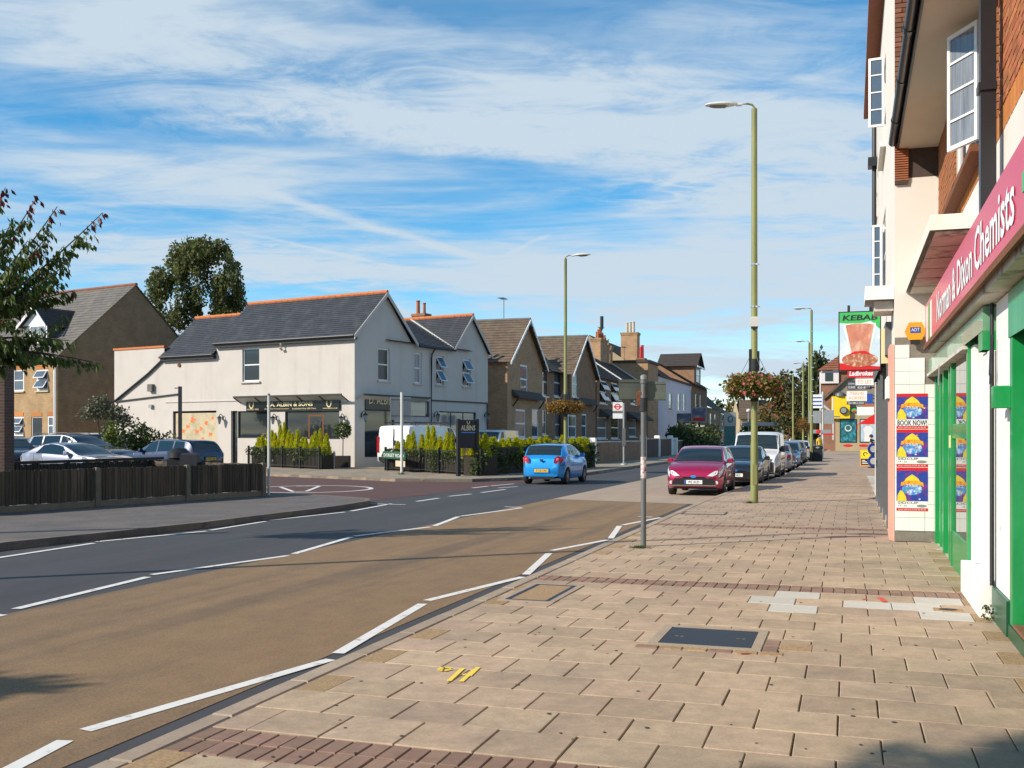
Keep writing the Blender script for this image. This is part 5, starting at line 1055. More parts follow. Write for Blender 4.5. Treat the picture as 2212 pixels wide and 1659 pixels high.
for (a, b) in ((1.2, 6.0), (13.5, 23.5)):
    mb = MB(); mb.face([(a, -.02, 4.2), (b, -.02, 4.2), (b-.3, -1.1, 3.5), (a+.3, -1.1, 3.5)]); mb.face([(a+.3, -1.1, 3.5), (b-.3, -1.1, 3.5), (b-.3, -1.1, 3.3), (a+.3, -1.1, 3.3)]); mb.face([(a, -.02, 4.2), (a+.3, -1.1, 3.5), (a, -.02, 3.4)]); mb.build('bay_roof', M['tile_dark'], T)
# white rendered pair and the tan gable with its chimney behind
T = thing('rendered_house', 'pale lilac white rendered house with narrow upstairs windows and a parapet', 'house', ST(-22, 124.5, .12), SR)
wl_ = [rect_on(T, 0, *w) for w in ((1445, 849, 1452, 888), (1464, 850, 1470, 888), (1476, 850, 1481, 888))]
mb = MB(); facade(mb, (0, 0, 0), FX, FN, 27, 8.9, wl_, .15); mb.face([(0, 0, 0), (0, 10, 0), (0, 10, 8.9), (0, 0, 8.9)]); mb.face([(0, 0, 8.9), (27, 0, 8.9), (27, 10, 8.9), (0, 10, 8.9)]); mb.build('wall', M['lilac'], T)
mb = MB(); mb.box(-.1, -.25, 8.9, 27.1, .3, 9.15); mb.build('parapet', M['tile_dark'], T)
for o in wl_: window(T, (0, 0, 0), FX, FN, *o, rev=.12, fw=.12, sill='concrete_white', pm='glass')
mb = MB(); mb.face([(0, 2.2, 8.9), (0, 16, 8.9), (0, 16, 10.2), (0, 8.5, 14.0), (0, 2.2, 9.6)]); mb.build('gable_wall', M['tan'], T)
mb = MB(); roof(mb, (0, 1.2, 8.95), (27, 1.2, 8.95), (27, 8.5, 14.1), (0, 8.5, 14.1), 14, .06); roof(mb, (0, 16, 9.5), (27, 16, 9.5), (27, 8.5, 14.1), (0, 8.5, 14.1), 10, .06); o = mb.build('roof', M['tile_dark'], T, fix=False); o['kind'] = 'stuff'
chimney(T, .9, 3.6, 9.3, 1.7, 2.0, 5.0, [(-.5, -.5, 1.3), (.0, 0, 1.3), (.5, .5, 1.3)], 'b_stock', 'buff_pot', 1.0)
T2 = thing('flat_roofed_annexe', 'dark flat roofed brick annexe with red chimney pots before the pale house', 'house', ST(-22, 117.8, .12), SR)
mb = MB(); facade(mb, (0, 0, 0), FX, FN, 6.4, 10.1, [(1.6, 4.5, 3.0, 6.3)], .12); mb.box(.02, .02, 0, 6.38, 9, 10.1); mb.build('wall', M['b_stock'], T2); mb = MB(); mb.box(-.1, -.2, 10.1, 6.5, 9.1, 10.4); mb.build('parapet', M['tile_dark'], T2); window(T2, (0, 0, 0), FX, FN, 1.6, 4.5, 3.0, 6.3, fw=.12)
chimney(T2, 4.4, 1.6, 10.4, 1.2, .9, .5, [(-.4, 0, 1.3), (.4, 0, 1.6)], 'b_brown', 'red', 1.0)
# house with the dark dormer and shop signs, then lower houses towards the end of the street
T = thing('dormer_house', 'dark brick shop house with a large gabled dormer towards the end of the street', 'house', ST(-22, 152, .12), SR)
mb = MB(); facade(mb, (0, 0, 0), FX, FN, 17.5, 9.2, [(4, 4.6, 6.2, 8.0), (9, 4.6, 11.2, 8.0), (1, .4, 16.5, 3.4)], .2); mb.face([(0, 0, 0), (0, 11, 0), (0, 11, 9.2), (0, 5.5, 12.6), (0, 0, 9.2)]); mb.face([(17.5, 0, 0), (17.5, 11, 0), (17.5, 11, 9.2), (17.5, 5.5, 12.6), (17.5, 0, 9.2)]); mb.build('wall', M['b_brown'], T)
mb = MB(); roof(mb, (-.2, -.5, 9.1), (17.8, -.5, 9.1), (17.8, 5.5, 12.7), (-.2, 5.5, 12.7), 14, .06); roof(mb, (-.2, 11, 9.1), (17.8, 11, 9.1), (17.8, 5.5, 12.7), (-.2, 5.5, 12.7), 10, .06); o = mb.build('roof', M['tile_dark'], T, fix=False); o['kind'] = 'stuff'
for a in (4, 9): window(T, (0, 0, 0), FX, FN, a, 4.6, a+2.2, 8.0, rev=.15, fw=.15)
mb = MB(); mb.box(5.0, .3, 9.3, 12.0, 5, 12.4); do = mb.build('dormer', M['b_brown'], T); mb = MB(); roof(mb, (4.4, -.3, 12.2), (4.4, 6, 12.2), (8.5, 6, 14.4), (8.5, -.3, 14.4), 8, .06); roof(mb, (12.6, -.3, 12.2), (12.6, 6, 12.2), (8.5, 6, 14.4), (8.5, -.3, 14.4), 8, .06); mb.face([(5, 0.29, 12.3), (12, .29, 12.3), (8.5, .29, 14.2)]); mb.build('dormer_roof', M['tile_dark'], do, fix=False)
mb = MB(); mb.box(4.3, -.35, 12.0, 12.7, -.25, 12.25); mb.build('bargeboard', M['upvc'], do); window(T, (0, .3, 0), FX, FN, 6.8, 9.9, 10.4, 12.0, rev=-.02, fw=.15, sill=None, name='dormer_window')
mb = MB(); mb.box(.8, .1, .4, 16.6, .16, 3.4); mb.build('shop_window', M['glass'], T); mb = MB(); mb.box(.5, -.3, 3.45, 17, -.01, 4.2); mb.build('shop_fascia', M['iron'], T)
for k, (s0, w, he, hr, wl2, tl, lab) in enumerate(((170, 16, 6.3, 11.2, 'b_stock', 'tile_dark', 'tan brick house with a low dark roof beyond the dormer house'), (187, 22, 5.6, 8.4, 'tan', 'tile_dark', 'last low tan house at the end of the left terrace'))):
    T = thing('terraced_house', lab, 'house', ST(-22, s0, .12), SR)
    mb = MB(); facade(mb, (0, 0, 0), FX, FN, w, he, [(3, 3.6, 5.4, 5.4), (9, 3.6, 11.4, 5.4), (2, .6, 6, 2.8), (9, .6, 13, 2.8)], .15); mb.face([(0, 0, 0), (0, 10, 0), (0, 10, he), (0, 5, hr), (0, 0, he)]); mb.build('wall', M[wl2], T)
    mb = MB(); roof(mb, (-.2, -.4, he), (w+.2, -.4, he), (w+.2, 5, hr+.1), (-.2, 5, hr+.1), 12, .06); roof(mb, (-.2, 10.3, he), (w+.2, 10.3, he), (w+.2, 5, hr+.1), (-.2, 5, hr+.1), 8, .06); o = mb.build('roof', M[tl], T, fix=False); o['kind'] = 'stuff'
    for o in ((3, 3.6, 5.4, 5.4), (9, 3.6, 11.4, 5.4), (2, .6, 6, 2.8), (9, .6, 13, 2.8)): window(T, (0, 0, 0), FX, FN, *o, fw=.14, style='open' if k else 'sash')
    chimney(T, .8, 5, hr-.8, 1.1, 1.4, 2.1, [(0, -.3, 1.2), (0, .3, 1.0)], 'b_stock')
# shop signs on the far left terrace
m_bill = mat('billboard_print', (.10, .12, .2), .5, .4, .8, col2=(.45, .28, .16), c2scale=1.1)
def far_board(lab, u0, v0, u1, v1, Y, m, m2=None):
    c = PY((u0+u1)/2, (v0+v1)/2, Y); w, h = (u1-u0)*Y/FD, (v1-v0)*Y/FD; T = board('hoarding', lab, 'sign', c, w, h, .2, m)
    if m2: quad(T, 'picture', [(-w*.46, -h*.44), (w*.46, -h*.44), (w*.46, h*.44), (-w*.46, h*.44)], m2, -.01)
    mb = MB(); mb.beam((0, .3, -h/2), (0, .3, .12-c.z), .25, .25); mb.build('post', M['iron'], T); return T, w, h
far_board('dark picture hoarding below the pale lilac house', 1462, 893, 1492, 914, 122, 'iron', m_bill)
T, w, h = far_board('pale framed shop sign with a picture on the dark terrace', 1494, 880, 1526, 912, 128, 'galv', m_bill); quad(T, 'red_strip', [(-w*.4, -h*.42), (w*.4, -h*.42), (w*.4, -h*.2), (-w*.4, -h*.2)], 'red', -.02)

def aerial(T, p, h=1.6):
    p = Vector(p); mb = MB(); mb.tube([p, p+Zv*h], .03, 5); mb.tube([p+Zv*h+FX*-.9, p+Zv*h+FX*.6], .02, 4)
    for k in range(6): c = p+Zv*h+FX*(-.85+k*.22); mb.tube([c-FY*.3, c+FY*.3], .014, 4)
    mb.build('tv_aerial', M['galv_dark'], T)
for o_, p_ in ((H3, (21.6, 4.5, 12.2)), (T2, (1.2, 3, 10.4)), (bpy.data.objects['terraced_house.001'], (1.5, 5, 11.3))): aerial(o_, p_)
# ================================================================== END OF THE STREET
T = thing('gable_end_house', 'rendered gable end house with poster panels closing the right side of the street', 'house', ST(-1.75, 118, .12), -TH)
gw, gz = 7.2, 4.9
rz_ = lambda v, Y=117.0: ZC-(v-HV)/FD*Y-.12
mb = MB(); facade(mb, (0, 0, 0), FX, FN, gw, 6.6); mb.face([(0, 0, 6.6), (gw, 0, 6.6), (gw, 0, 12.5), (5.6, 0, 11.7)]); mb.face([(0, 0, 0), (0, 14, 0), (0, 14, 6.6), (0, 0, 6.6)]); mb.build('wall', mat('gable_render', (.25, .205, .15), .9, .12, .8), T)
mb = MB(); roof(mb, (-1.0, -.35, 5.8), (-1.0, 14, 5.8), (5.6, 14, 11.9), (5.6, -.35, 11.9), 12, .06); mb.obox((-1.0, -.36, 5.55), Vector((6.6, 0, 6.1)), Zv, (0, 1, 0), 1, .28, .1); o = mb.build('roof', M['tile_brown'], T, fix=False); o['kind'] = 'stuff'
mb = MB(); mb.box(.25, -.12, .02, 5.4, -.01, 4.2); mb.build('shop_surround', M['tan'], T); mb = MB(); mb.box(-.25, -.1, 0, .24, .4, 4.6); mb.build('brick_pier', M['b_far'], T)
def gp(name, a, b, c, d, m, y=-.16):
    mb = MB(); mb.box(a, y, b, c, -.125, d); return mb.build(name, M[m] if isinstance(m, str) else m, T)
p1 = gp('poster_panel', .7, .95, 2.45, 3.5, 'black'); quad(T, 'poster_print', [(.8, 1.05), (2.35, 1.05), (2.35, 3.4), (.8, 3.4)], mat('poster_teal', (.01, .10, .13), .4, .5, 2.5, col2=(.05, .32, .36), c2scale=2), -.165); quad(T, 'poster_spot', ell(1.57, 2.5, .35, .35), 'sign_white', -.168); quad(T, 'poster_spot', ell(1.57, 2.53, .27, .27), 'sign_teal', -.171)
p2 = gp('poster_panel', 2.75, .95, 4.45, 3.5, 'black'); quad(T, 'poster_print', [(2.85, 1.05), (4.35, 1.05), (4.35, 3.4), (2.85, 3.4)], mat('poster_pale', (.42, .52, .58), .4, .2, 2), -.165); quad(T, 'poster_figure', [(3.2, 1.05), (4.0, 1.05), (3.95, 1.9), (4.1, 2.4), (3.8, 2.75), (3.4, 2.75), (3.1, 2.4), (3.25, 1.9)], 'cloth_white', -.168); quad(T, 'poster_face', ell(3.6, 3.0, .17, .24), 'skin', -.170); quad(T, 'poster_hair', ell(3.6, 3.16, .18, .12), 'hair', -.172)
for x in (1.0, 2.6): quad(T, 'red_label', ell(x+.55, .62, .5, .14), 'red', -.135)
yb = gp('yellow_sign', -.15, 3.55, 1.75, 5.95, 'sign_yellow', -.55); mb = MB(); mb.lathe([(.42, 0), (.42, -.3), (.3, -.3)], 16, 0, (1.1, -.5, 4.4), 'y'); mb.build('sign_emblem', M['iron'], T); quad(T, 'emblem_face', ell(1.1, 4.42, .3, .3), 'galv', -.81); mb = MB(); mb.lathe([(.55, 0), (.5, .3), (.1, .5)], 14, 0, (.75, -.3, 5.96)); mb.build('satellite_dish', M['galv_dark'], T)
quad(T, 'terracotta_panel', [(3.0, 3.7), (4.6, 3.7), (4.6, 5.1), (3.0, 5.1)], 'terracotta', -.02)
T = thing('tiled_roof_house', 'white and red tiled house behind the gable end with a red chimney', 'house', ST(-1.8, 133, .12), SR)
mb = MB(); mb.box(0, -5.5, 0, 14, 1.6, 9.7); mb.build('wall', M['b_far'], T); mb = MB(); mb.box(-.06, 1.603, 0, 14, 1.75, 9.8) ; mb.box(-.25, -.5, 8.1, -.01, 1.65, 9.7); mb.build('white_dormer', M['timber_white'], T)
mb = MB(); mb.box(-.32, .2, 8.4, -.255, 1.1, 9.4); mb.build('dormer_window', M['glass'], T); mb = MB(); roof(mb, (-.6, 2, 9.7), (14, 2, 9.7), (14, -2, 12.6), (1.6, -2, 12.6), 10, .08); roof(mb, (-.6, 2, 9.7), (-.6, -7, 9.7), (1.6, -6, 12.6), (1.6, -2, 12.6), 10, .08); o = mb.build('roof', M['tile_red'], T, fix=False); o['kind'] = 'stuff'
chimney(T, 2.0, -5.2, 12.2, 1.2, 1.6, 3.2, [(0, -.4, 1.4), (0, .4, 1.0)], 'b_far', 'red')
T = thing('cream_dormer_house', 'cream fronted house with a yellow dormer above the gable end', 'house', ST(2.2, 126, .12), SR)
mb = MB(); mb.box(0, -4, 0, 8, 0, 10.2); mb.build('wall', M['sign_yellow'], T); mb = MB(); roof(mb, (-.4, .4, 10.1), (8, .4, 10.1), (8, -3, 12), (-.4, -3, 12), 6, .08); mb.build('roof', M['tile_brown'], T, fix=False)
mb = MB(); mb.box(-.05, .003, 7.6, 3, 1.5, 10.0); mb.build('bay', M['timber_white'], T)
mb_l = [((1500, 1700), 230, 'long tiled roof house across the end of the street', 'tile_brown', 'tan', 1598, 1672, 862, 905), ((0, 0), 250, 'red tiled house behind the flower basket', 'tile_red', 'tan', 1655, 1716, 866, 915)]
for _, Y, lab, tl, wl2, u0, u1, vr, ve in mb_l:
    a = PY(u0, ve, Y); b = PY(u1, ve, Y); w = b.x-a.x; zr = ZC-(vr-HV)/FD*Y; T = thing('distant_house', lab, 'house', (a.x, Y, 0), 0)
    mb = MB(); mb.box(0, 0, 0, w, 9, a.z); mb.face([(0, 0, a.z), (0, 9, a.z), (0, 4.5, zr)]); mb.build('wall', M[wl2], T)
    mb = MB(); roof(mb, (-.4, -.4, a.z), (w+.4, -.4, a.z), (w-.8, 4.5, zr), (.8, 4.5, zr), 12, .07); roof(mb, (-.4, 9.4, a.z), (w+.4, 9.4, a.z), (w-.8, 4.5, zr), (.8, 4.5, zr), 8, .07); o = mb.build('roof', M[tl], T, fix=False); o['kind'] = 'stuff'
    chimney(T, w*.55, 3.2, zr-1.5, 1.4, 1.0, 2.6, [(-.3, 0, 1.2), (.3, 0, 1.2)], 'b_far')
    for k in range(3): window(T, (0, 0, 0), FX, FN, w*(k+.3)/3.2, a.z-2.6, w*(k+.3)/3.2+1.3, a.z-1.0, rev=-.02, fw=.12, sill=None)
# ================================================================== VEHICLES
def pchip(pts):
    xs = [p[0] for p in pts]; ys = [p[1] for p in pts]; n = len(xs); h = [xs[i+1]-xs[i] for i in range(n-1)]; dl = [(ys[i+1]-ys[i])/h[i] for i in range(n-1)]
    m = [dl[0]]+[0 if dl[i-1]*dl[i] <= 0 else 2/(1/dl[i-1]+1/dl[i]) for i in range(1, n-1)]+[dl[-1]]
    def f(x):
        x = min(max(x, xs[0]), xs[-1]); i = 0
        while i < n-2 and x > xs[i+1]: i += 1
        t = (x-xs[i])/h[i]; t2, t3 = t*t, t*t*t
        return (2*t3-3*t2+1)*ys[i]+(t3-2*t2+t)*h[i]*m[i]+(-2*t3+3*t2)*ys[i+1]+(t3-t2)*h[i]*m[i+1]
    return f
KIND = {
 'hatch': dict(L=3.95, W=1.70, H=1.47, top=[(0, .60), (.05, .72), (.22, .83), (.55, .93), (.98, 1.01), (1.35, 1.20), (1.8, 1.39), (2.3, 1.465), (2.9, 1.455), (3.45, 1.385), (3.62, 1.25), (3.80, 1.0), (3.90, .93), (3.95, .78)],
    belt=[(0, .62), (.9, .90), (2.0, .945), (3.3, 1.03), (3.95, .92)], wf=.74, wr=3.23, ws=(1.03, 1.80), rw=(3.47, 3.79), side=[(1.42, 2.32), (2.40, 3.15)], fin=.20, rin=.16, zb=.20),
 'mini': dict(L=3.62, W=1.66, H=1.50, top=[(0, .60), (.05, .72), (.2, .84), (.5, .95), (.85, 1.04), (1.2, 1.24), (1.6, 1.42), (2.1, 1.50), (2.6, 1.49), (3.05, 1.44), (3.25, 1.33), (3.43, 1.06), (3.52, .99), (3.60, .80), (3.62, .66)],
    belt=[(0, .62), (.8, .93), (1.8, .97), (2.9, 1.08), (3.62, .95)], wf=.70, wr=3.0, ws=(.9, 1.62), rw=(3.08, 3.43), side=[(1.2, 2.3), (2.34, 2.85)], fin=.2, rin=.20, zb=.22),
 'saloon': dict(L=4.55, W=1.76, H=1.42, top=[(0, .55), (.05, .68), (.3, .80), (.8, .89), (1.4, .95), (1.8, 1.13), (2.25, 1.34), (2.7, 1.415), (3.1, 1.40), (3.5, 1.31), (3.95, 1.03), (4.1, 1.0), (4.45, .97), (4.53, .85), (4.55, .70)],
    belt=[(0, .60), (1.3, .87), (2.5, .91), (3.8, .96), (4.55, .86)], wf=.85, wr=3.52, ws=(1.43, 2.25), rw=(3.45, 3.93), side=[(1.75, 2.62), (2.70, 3.5)], fin=.22, rin=.16, zb=.20),
 'coupe': dict(L=4.45, W=1.80, H=1.37, top=[(0, .52), (.05, .64), (.3, .77), (.8, .87), (1.45, .94), (1.9, 1.13), (2.35, 1.30), (2.75, 1.365), (3.1, 1.34), (3.6, 1.19), (4.05, 1.0), (4.3, .97), (4.42, .86), (4.45, .70)],
    belt=[(0, .58), (1.4, .87), (2.5, .92), (3.8, .97), (4.45, .86)], wf=.88, wr=3.45, ws=(1.48, 2.35), rw=(3.35, 4.0), side=[(1.85, 3.5)], fin=.24, rin=.2, zb=.18),
 'estate': dict(L=4.65, W=1.78, H=1.47, top=[(0, .55), (.05, .69), (.3, .82), (.8, .91), (1.3, .97), (1.7, 1.16), (2.1, 1.38), (2.6, 1.465), (3.6, 1.45), (4.15, 1.40), (4.35, 1.27), (4.52, 1.0), (4.6, .93), (4.65, .75)],
    belt=[(0, .60), (1.2, .89), (2.5, .93), (4.0, .98), (4.65, .90)], wf=.86, wr=3.55, ws=(1.33, 2.1), rw=(4.18, 4.52), side=[(1.65, 2.5), (2.58, 3.4), (3.48, 4.1)], fin=.2, rin=.14, zb=.20),
 'van': dict(L=4.95, W=1.92, H=1.95, top=[(0, .72), (.05, .86), (.2, 1.02), (.65, 1.16), (.85, 1.22), (1.15, 1.55), (1.45, 1.80), (1.75, 1.91), (2.4, 1.95), (4.6, 1.94), (4.86, 1.90), (4.92, 1.75), (4.95, 1.2)],
    belt=[(0, .72), (.7, 1.08), (1.6, 1.14), (4.95, 1.14)], wf=.92, wr=3.93, ws=(.87, 1.52), rw=None, side=[(1.12, 1.95)], fin=.16, rin=.06, zb=.24, sq=1),
}
def car(name, label, kind, loc, head, paint, scale=1.0, front_plate=None, rear_plate=None, group=None, opt=()):
    K = KIND[kind]; L, Wd, H = K['L'], K['W'], K['H']; top, belt = pchip(K['top']), pchip(K['belt']); sq = K.get('sq', 0)
    T = thing(name, label, 'van' if kind == 'van' else 'car', loc, math.atan2(-head[0], head[1]), group); T.scale = (scale,)*3
    Ra, zax, Rt = (.375, .335, .325) if kind == 'van' else (.345, .30, .295)
    fin, rin = K['fin'], K['rin']
    def plan(p):
        a = 1-fin*max(0, 1-p/.62)**2.2; b = 1-rin*max(0, 1-(L-p)/.55)**2.2; return a*b*(1-(.0 if sq else .055)*max(0, 1-p/.14)**2)*(1-(.0 if sq else .075)*max(0, 1-(L-p)/.16)**2)
    def zl(p):
        z = K['zb']+.07*max(0, 1-p/.25)+.08*max(0, 1-(L-p)/.3)
        for c in (K['wf'], K['wr']):
            if abs(p-c) < Ra: z = max(z, zax+math.sqrt(Ra*Ra-(p-c)**2))
        return z
    zbase = K['zb']
    def sect(p):
        zt = top(p); zb = min(belt(p), zt-.025); z0 = zl(p); hw = Wd/2*plan(p); k = min(1, max(0, (zt-zb)/.42)); tum = (.06 if sq else .17)
        xr = hw*(.955-tum*k); zm = lambda f: z0+(zb-z0)*f
        wl_ = lambda z: hw*(1-.055*max(0, (.42-z))/.3 if z < .42 else 1)
        edge = .06 if sq else .05
        return [(0, z0), (hw*.86, z0), (wl_(z0)*.985, z0+.012), (wl_(zm(.3)), zm(.3)), (hw, zm(.66)), (hw*.985, zb-.04*(zb-z0)), (hw*.962, zb),
                ((hw*.955+xr)/2, zb+(zt-edge*k-zb)*.55), (xr, zt-edge*k-.004), (xr-.07, zt-.018), (xr*.55, zt-.003), (0, zt+.004)]
    def S3(p, q, off=0.0):
        def at(pp, qq):
            s = sect(pp); i = min(10, int(qq)); f = qq-i; return Vector((s[i][0]*(1-f)+s[i+1][0]*f, L/2-pp, s[i][1]*(1-f)+s[i+1][1]*f))
        v = at(p, q)
        if off:
            e = .02; a = at(min(L, p+e), q)-at(max(0, p-e), q); b = at(p, min(10.999, q+.15))-at(p, max(.01, q-.15)); n = a.cross(b)
            if n.length > 1e-9:
                n.normalize()
                if n.dot(v-Vector((0, v.y, .6))) < 0: n = -n
                v = v+n*off
        return v
    ps = sorted(set([round(L*i/56, 4) for i in range(57)]+[.03, .08, L-.03, L-.08]+[round(c+Ra*math.sin(a), 4) for c in (K['wf'], K['wr']) for a in [-1.5707, -1.45, -1.25, -1, -.7, -.35, 0, .35, .7, 1, 1.25, 1.45, 1.5707]]))
    V, Fs, Mi = [], [], []; n = 12; R2 = 2*n-2
    for p in ps:
        s = sect(p); y = L/2-p
        ring = [(s[i][0], y, s[i][1]) for i in range(n)]+[(-s[i][0], y, s[i][1]) for i in range(n-2, 0, -1)]; V += ring
    for i in range(len(ps)-1):
        for j in range(R2):
            a, b = i*R2+j, i*R2+(j+1) % R2; Fs.append((a, b, b+R2, a+R2)); jj = j if j < n-1 else R2-1-j; Mi.append(1 if jj <= 0 else 0)
    for i, yy in ((0, .035), (len(ps)-1, -.03)):
        c = len(V); rr = V[i*R2:(i+1)*R2]; V.append((0, rr[0][1]+yy, (rr[0][2]+rr[n-1][2])/2))
        for j in range(R2): Fs.append((i*R2+j, i*R2+(j+1) % R2, c)); Mi.append(0)
    mb = MB(); mb.v = V; mb.f = [list(f) for f in Fs]; mb.m = Mi
    mb.box(-Wd/2+.34, -L/2+.25, zbase+.01, Wd/2-.34, L/2-.25, zax+Ra-.04, 1); mb.box(-Wd/2+.12, L/2-K['wr']+Ra+.02, zbase-.02, Wd/2-.12, L/2-K['wf']-Ra-.02, zbase+.05, 1)
    body = mb.build('body', [M[paint], M['under']], T, True)
    def patch(nm, corners, m, off=.006, nx=6, ny=3, both=False, sides=(1, -1), mat_=None, parent=None):
        """piece that follows the skin; corners are four (p, q)"""
        outs = []
        for sg in ([1] if both else sides):
            b = MB()
            for mirror in ([1, -1] if both else [sg]):
                pts = []
                for j in range(ny+1):
                    for i in range(nx+1):
                        f, g = i/nx, j/ny; c = corners; p = (c[0][0]*(1-f)+c[1][0]*f)*(1-g)+(c[3][0]*(1-f)+c[2][0]*f)*g; q = (c[0][1]*(1-f)+c[1][1]*f)*(1-g)+(c[3][1]*(1-f)+c[2][1]*f)*g
                        v = S3(p, q, off); pts.append((v.x*mirror, v.y, v.z))
                b.add(pts, [(j*(nx+1)+i, j*(nx+1)+i+1, (j+1)*(nx+1)+i+1, (j+1)*(nx+1)+i) for j in range(ny) for i in range(nx)])
            outs.append(b.build(nm, M[m], parent or body, True))
        return outs
    w0, w1 = K['ws']
    patch('windscreen', [(w0+.03, 8.75), (w1-.03, 8.75), (w1-.03, 10.999), (w0+.03, 10.999)], 'car_glass', .006, 8, 5, both=True, parent=T)
    if K['rw']: r0, r1 = K['rw']; patch('rear_window', [(r0+.03, 8.6), (r1-.015, 8.6), (r1-.015, 10.999), (r0+.03, 10.999)], 'car_glass', .006, 8, 5, both=True, parent=T)
    for k, (a, b) in enumerate(K['side']):
        first, last = k == 0, k == len(K['side'])-1
        tl = .42 if first else 0; tr_ = (.28 if kind in ('saloon', 'coupe', 'hatch', 'mini') else .1) if last and kind != 'van' else 0
        for sg in (1, -1):
            b_ = MB(); nx, ny = 8, 3; pts = []
            for j in range(ny+1):
                g = j/ny; q = 6.12+(7.9-6.12)*g
                for i in range(nx+1):
                    f = i/nx; p = (a+tl*g)+(b-tr_*g-a-tl*g)*f; v = S3(p, q, .006); pts.append((v.x*sg, v.y, v.z))
            b_.add(pts, [(j*(nx+1)+i, j*(nx+1)+i+1, (j+1)*(nx+1)+i+1, (j+1)*(nx+1)+i) for j in range(ny) for i in range(nx)]); b_.build('side_window', M['car_glass'], T, True)
        d0 = a if first else a-.04
        for e in ([d0-.02] if first else [])+[b+.04]:
            if e < K['wr']-Ra-.02 or True: patch('door_seam', [(e, 2.6), (e+.012, 2.6), (e+.012, 6.0), (e, 6.0)], 'under', .003, 1, 6)
        patch('door_handle', [(b-.22, 5.1), (b-.07, 5.1), (b-.07, 5.35), (b-.22, 5.35)], paint, .022, 3, 1)
    if kind != 'van':
        patch('bonnet_seam', [(.28, 7.6), (w0-.02, 7.6), (w0-.02, 7.85), (.28, 7.85)], 'under', .003, 10, 1); patch('cowl', [(w0-.05, 8.4), (w0+.035, 8.4), (w0+.035, 10.999), (w0-.05, 10.999)], 'plastic_black', .004, 2, 5, both=True)
        patch('bumper_seam', [(L-.30, 3.9), (L-.02, 3.9), (L-.02, 4.0), (L-.30, 4.0)], 'under', .003, 4, 1); patch('bumper_seam', [(.02, 4.1), (K['wf']-Ra, 4.1), (K['wf']-Ra, 4.2), (.02, 4.2)], 'under', .003, 4, 1)
    patch('sill_trim', [(K['wf']+Ra+.03, 2.05), (K['wr']-Ra-.03, 2.05), (K['wr']-Ra-.03, 2.5), (K['wf']+Ra+.03, 2.5)], 'under' if kind != 'mini' else paint, .006, 6, 1)
    # wheels
    for c in (K['wf'], K['wr']):
        for sg in (1, -1):
            tw = .2; x = sg*(Wd/2-.115); b = MB(); prof = [(Rt*.66, -tw/2), (Rt*.93, -tw/2), (Rt, -tw/2+.03), (Rt, tw/2-.03), (Rt*.93, tw/2), (Rt*.66, tw/2), (Rt*.62, tw/2-.03), (Rt*.62, -tw/2+.03)]
            b.lathe(prof, 26, 0, (x, L/2-c, Rt), 'x'); wh_ = b.build('wheel', M['tyre'], T, True)
            r = MB(); xo = x+sg*(tw/2-.022); ns = 7
            r.lathe([(Rt*.66, -.012), (Rt*.66, .012), (Rt*.57, .012), (Rt*.57, -.012)], 24, 0, (xo, L/2-c, Rt), 'x')
            r.lathe([(.055, -.015), (.06, .016), (0, .02)] if sg > 0 else [(.055, .015), (.06, -.016), (0, -.02)], 12, 0, (xo, L/2-c, Rt), 'x')
            for s_ in range(ns):
                a = 2*math.pi*s_/ns; u = Vector((0, math.cos(a), math.sin(a))); cc = Vector((xo, L/2-c, Rt)); r.beam(cc+u*.04, cc+u*Rt*.6, .02, .05, up=(1, 0, 0))
            r.build('rim', M['alloy'], wh_, True); h = MB(); h.lathe([(Rt*.57, 0), (0, 0)], 20, 0, (x+sg*.02, L/2-c, Rt), 'x'); h.build('brake', M['under'], wh_)
    # mirrors
    for sg in (1, -1):
        v = S3(w0+.42 if kind != 'van' else w0+.5, 6.1); b = MB(); c = Vector((sg*(v.x+.10), v.y+.02, v.z+.075)); hh = .085 if kind != 'van' else .15
        pts = []
        for (dx, dz) in ((-.10, -.05), (.08, -.06), (.10, .0), (.07, .07), (-.06, .06), (-.10, .02)):
            pts.append(c+Vector((sg*dx, 0, dz*hh/.07)))
        b.prism(pts, (0, -.045, 0)); sm = [c+(p-c)*.7+Vector((0, .085, 0)) for p in pts]; b.add(pts+sm, [(i, (i+1) % 6, 6+(i+1) % 6, 6+i) for i in range(6)]+[tuple(range(6, 12))])
        b.beam((sg*(v.x-.05), v.y, v.z), c, .05, .04); b.build('wing_mirror', M['plastic_black' if kind == 'van' else paint], T, True)
    yF, yR = L/2, -L/2
    # lamps, grille, plates
    style = opt[0] if opt else ''
    if kind == 'van':
        patch('headlight', [(.06, 5.0), (.42, 5.0), (.42, 5.95), (.05, 5.9)], 'lens', .012, 5, 3, parent=T); patch('front_bumper', [(.0, 1.6), (.5, 1.6), (.5, 3.6), (.0, 3.6)], 'plastic_black', .014, 4, 3, parent=T)
        mb = MB(); mb.box(-.62, yF+.01, .78, .62, yF+.03, .92); mb.build('grille', M['plastic_black'], T); mb = MB(); mb.box(-.72, yF-.02, .34, .72, yF+.045, .74); mb.build('front_bumper', M['plastic_black'], T)
        patch('side_trim', [(K['wf']+Ra+.05, 3.9), (K['wr']-Ra-.05, 3.9), (K['wr']-Ra-.05, 4.2), (K['wf']+Ra+.05, 4.2)], 'plastic_black', .008, 8, 1); patch('door_seam', [(3.1, 2.6), (3.115, 2.6), (3.115, 7.8), (3.1, 7.8)], 'under', .004, 1, 6); patch('slide_rail', [(2.2, 5.6), (4.2, 5.6), (4.2, 5.75), (2.2, 5.75)], 'under', .005, 8, 1)
        patch('tail_light', [(L-.09, 4.6), (L-.01, 4.6), (L-.01, 6.9), (L-.09, 6.9)], 'red_lens', .012, 2, 4, parent=T)
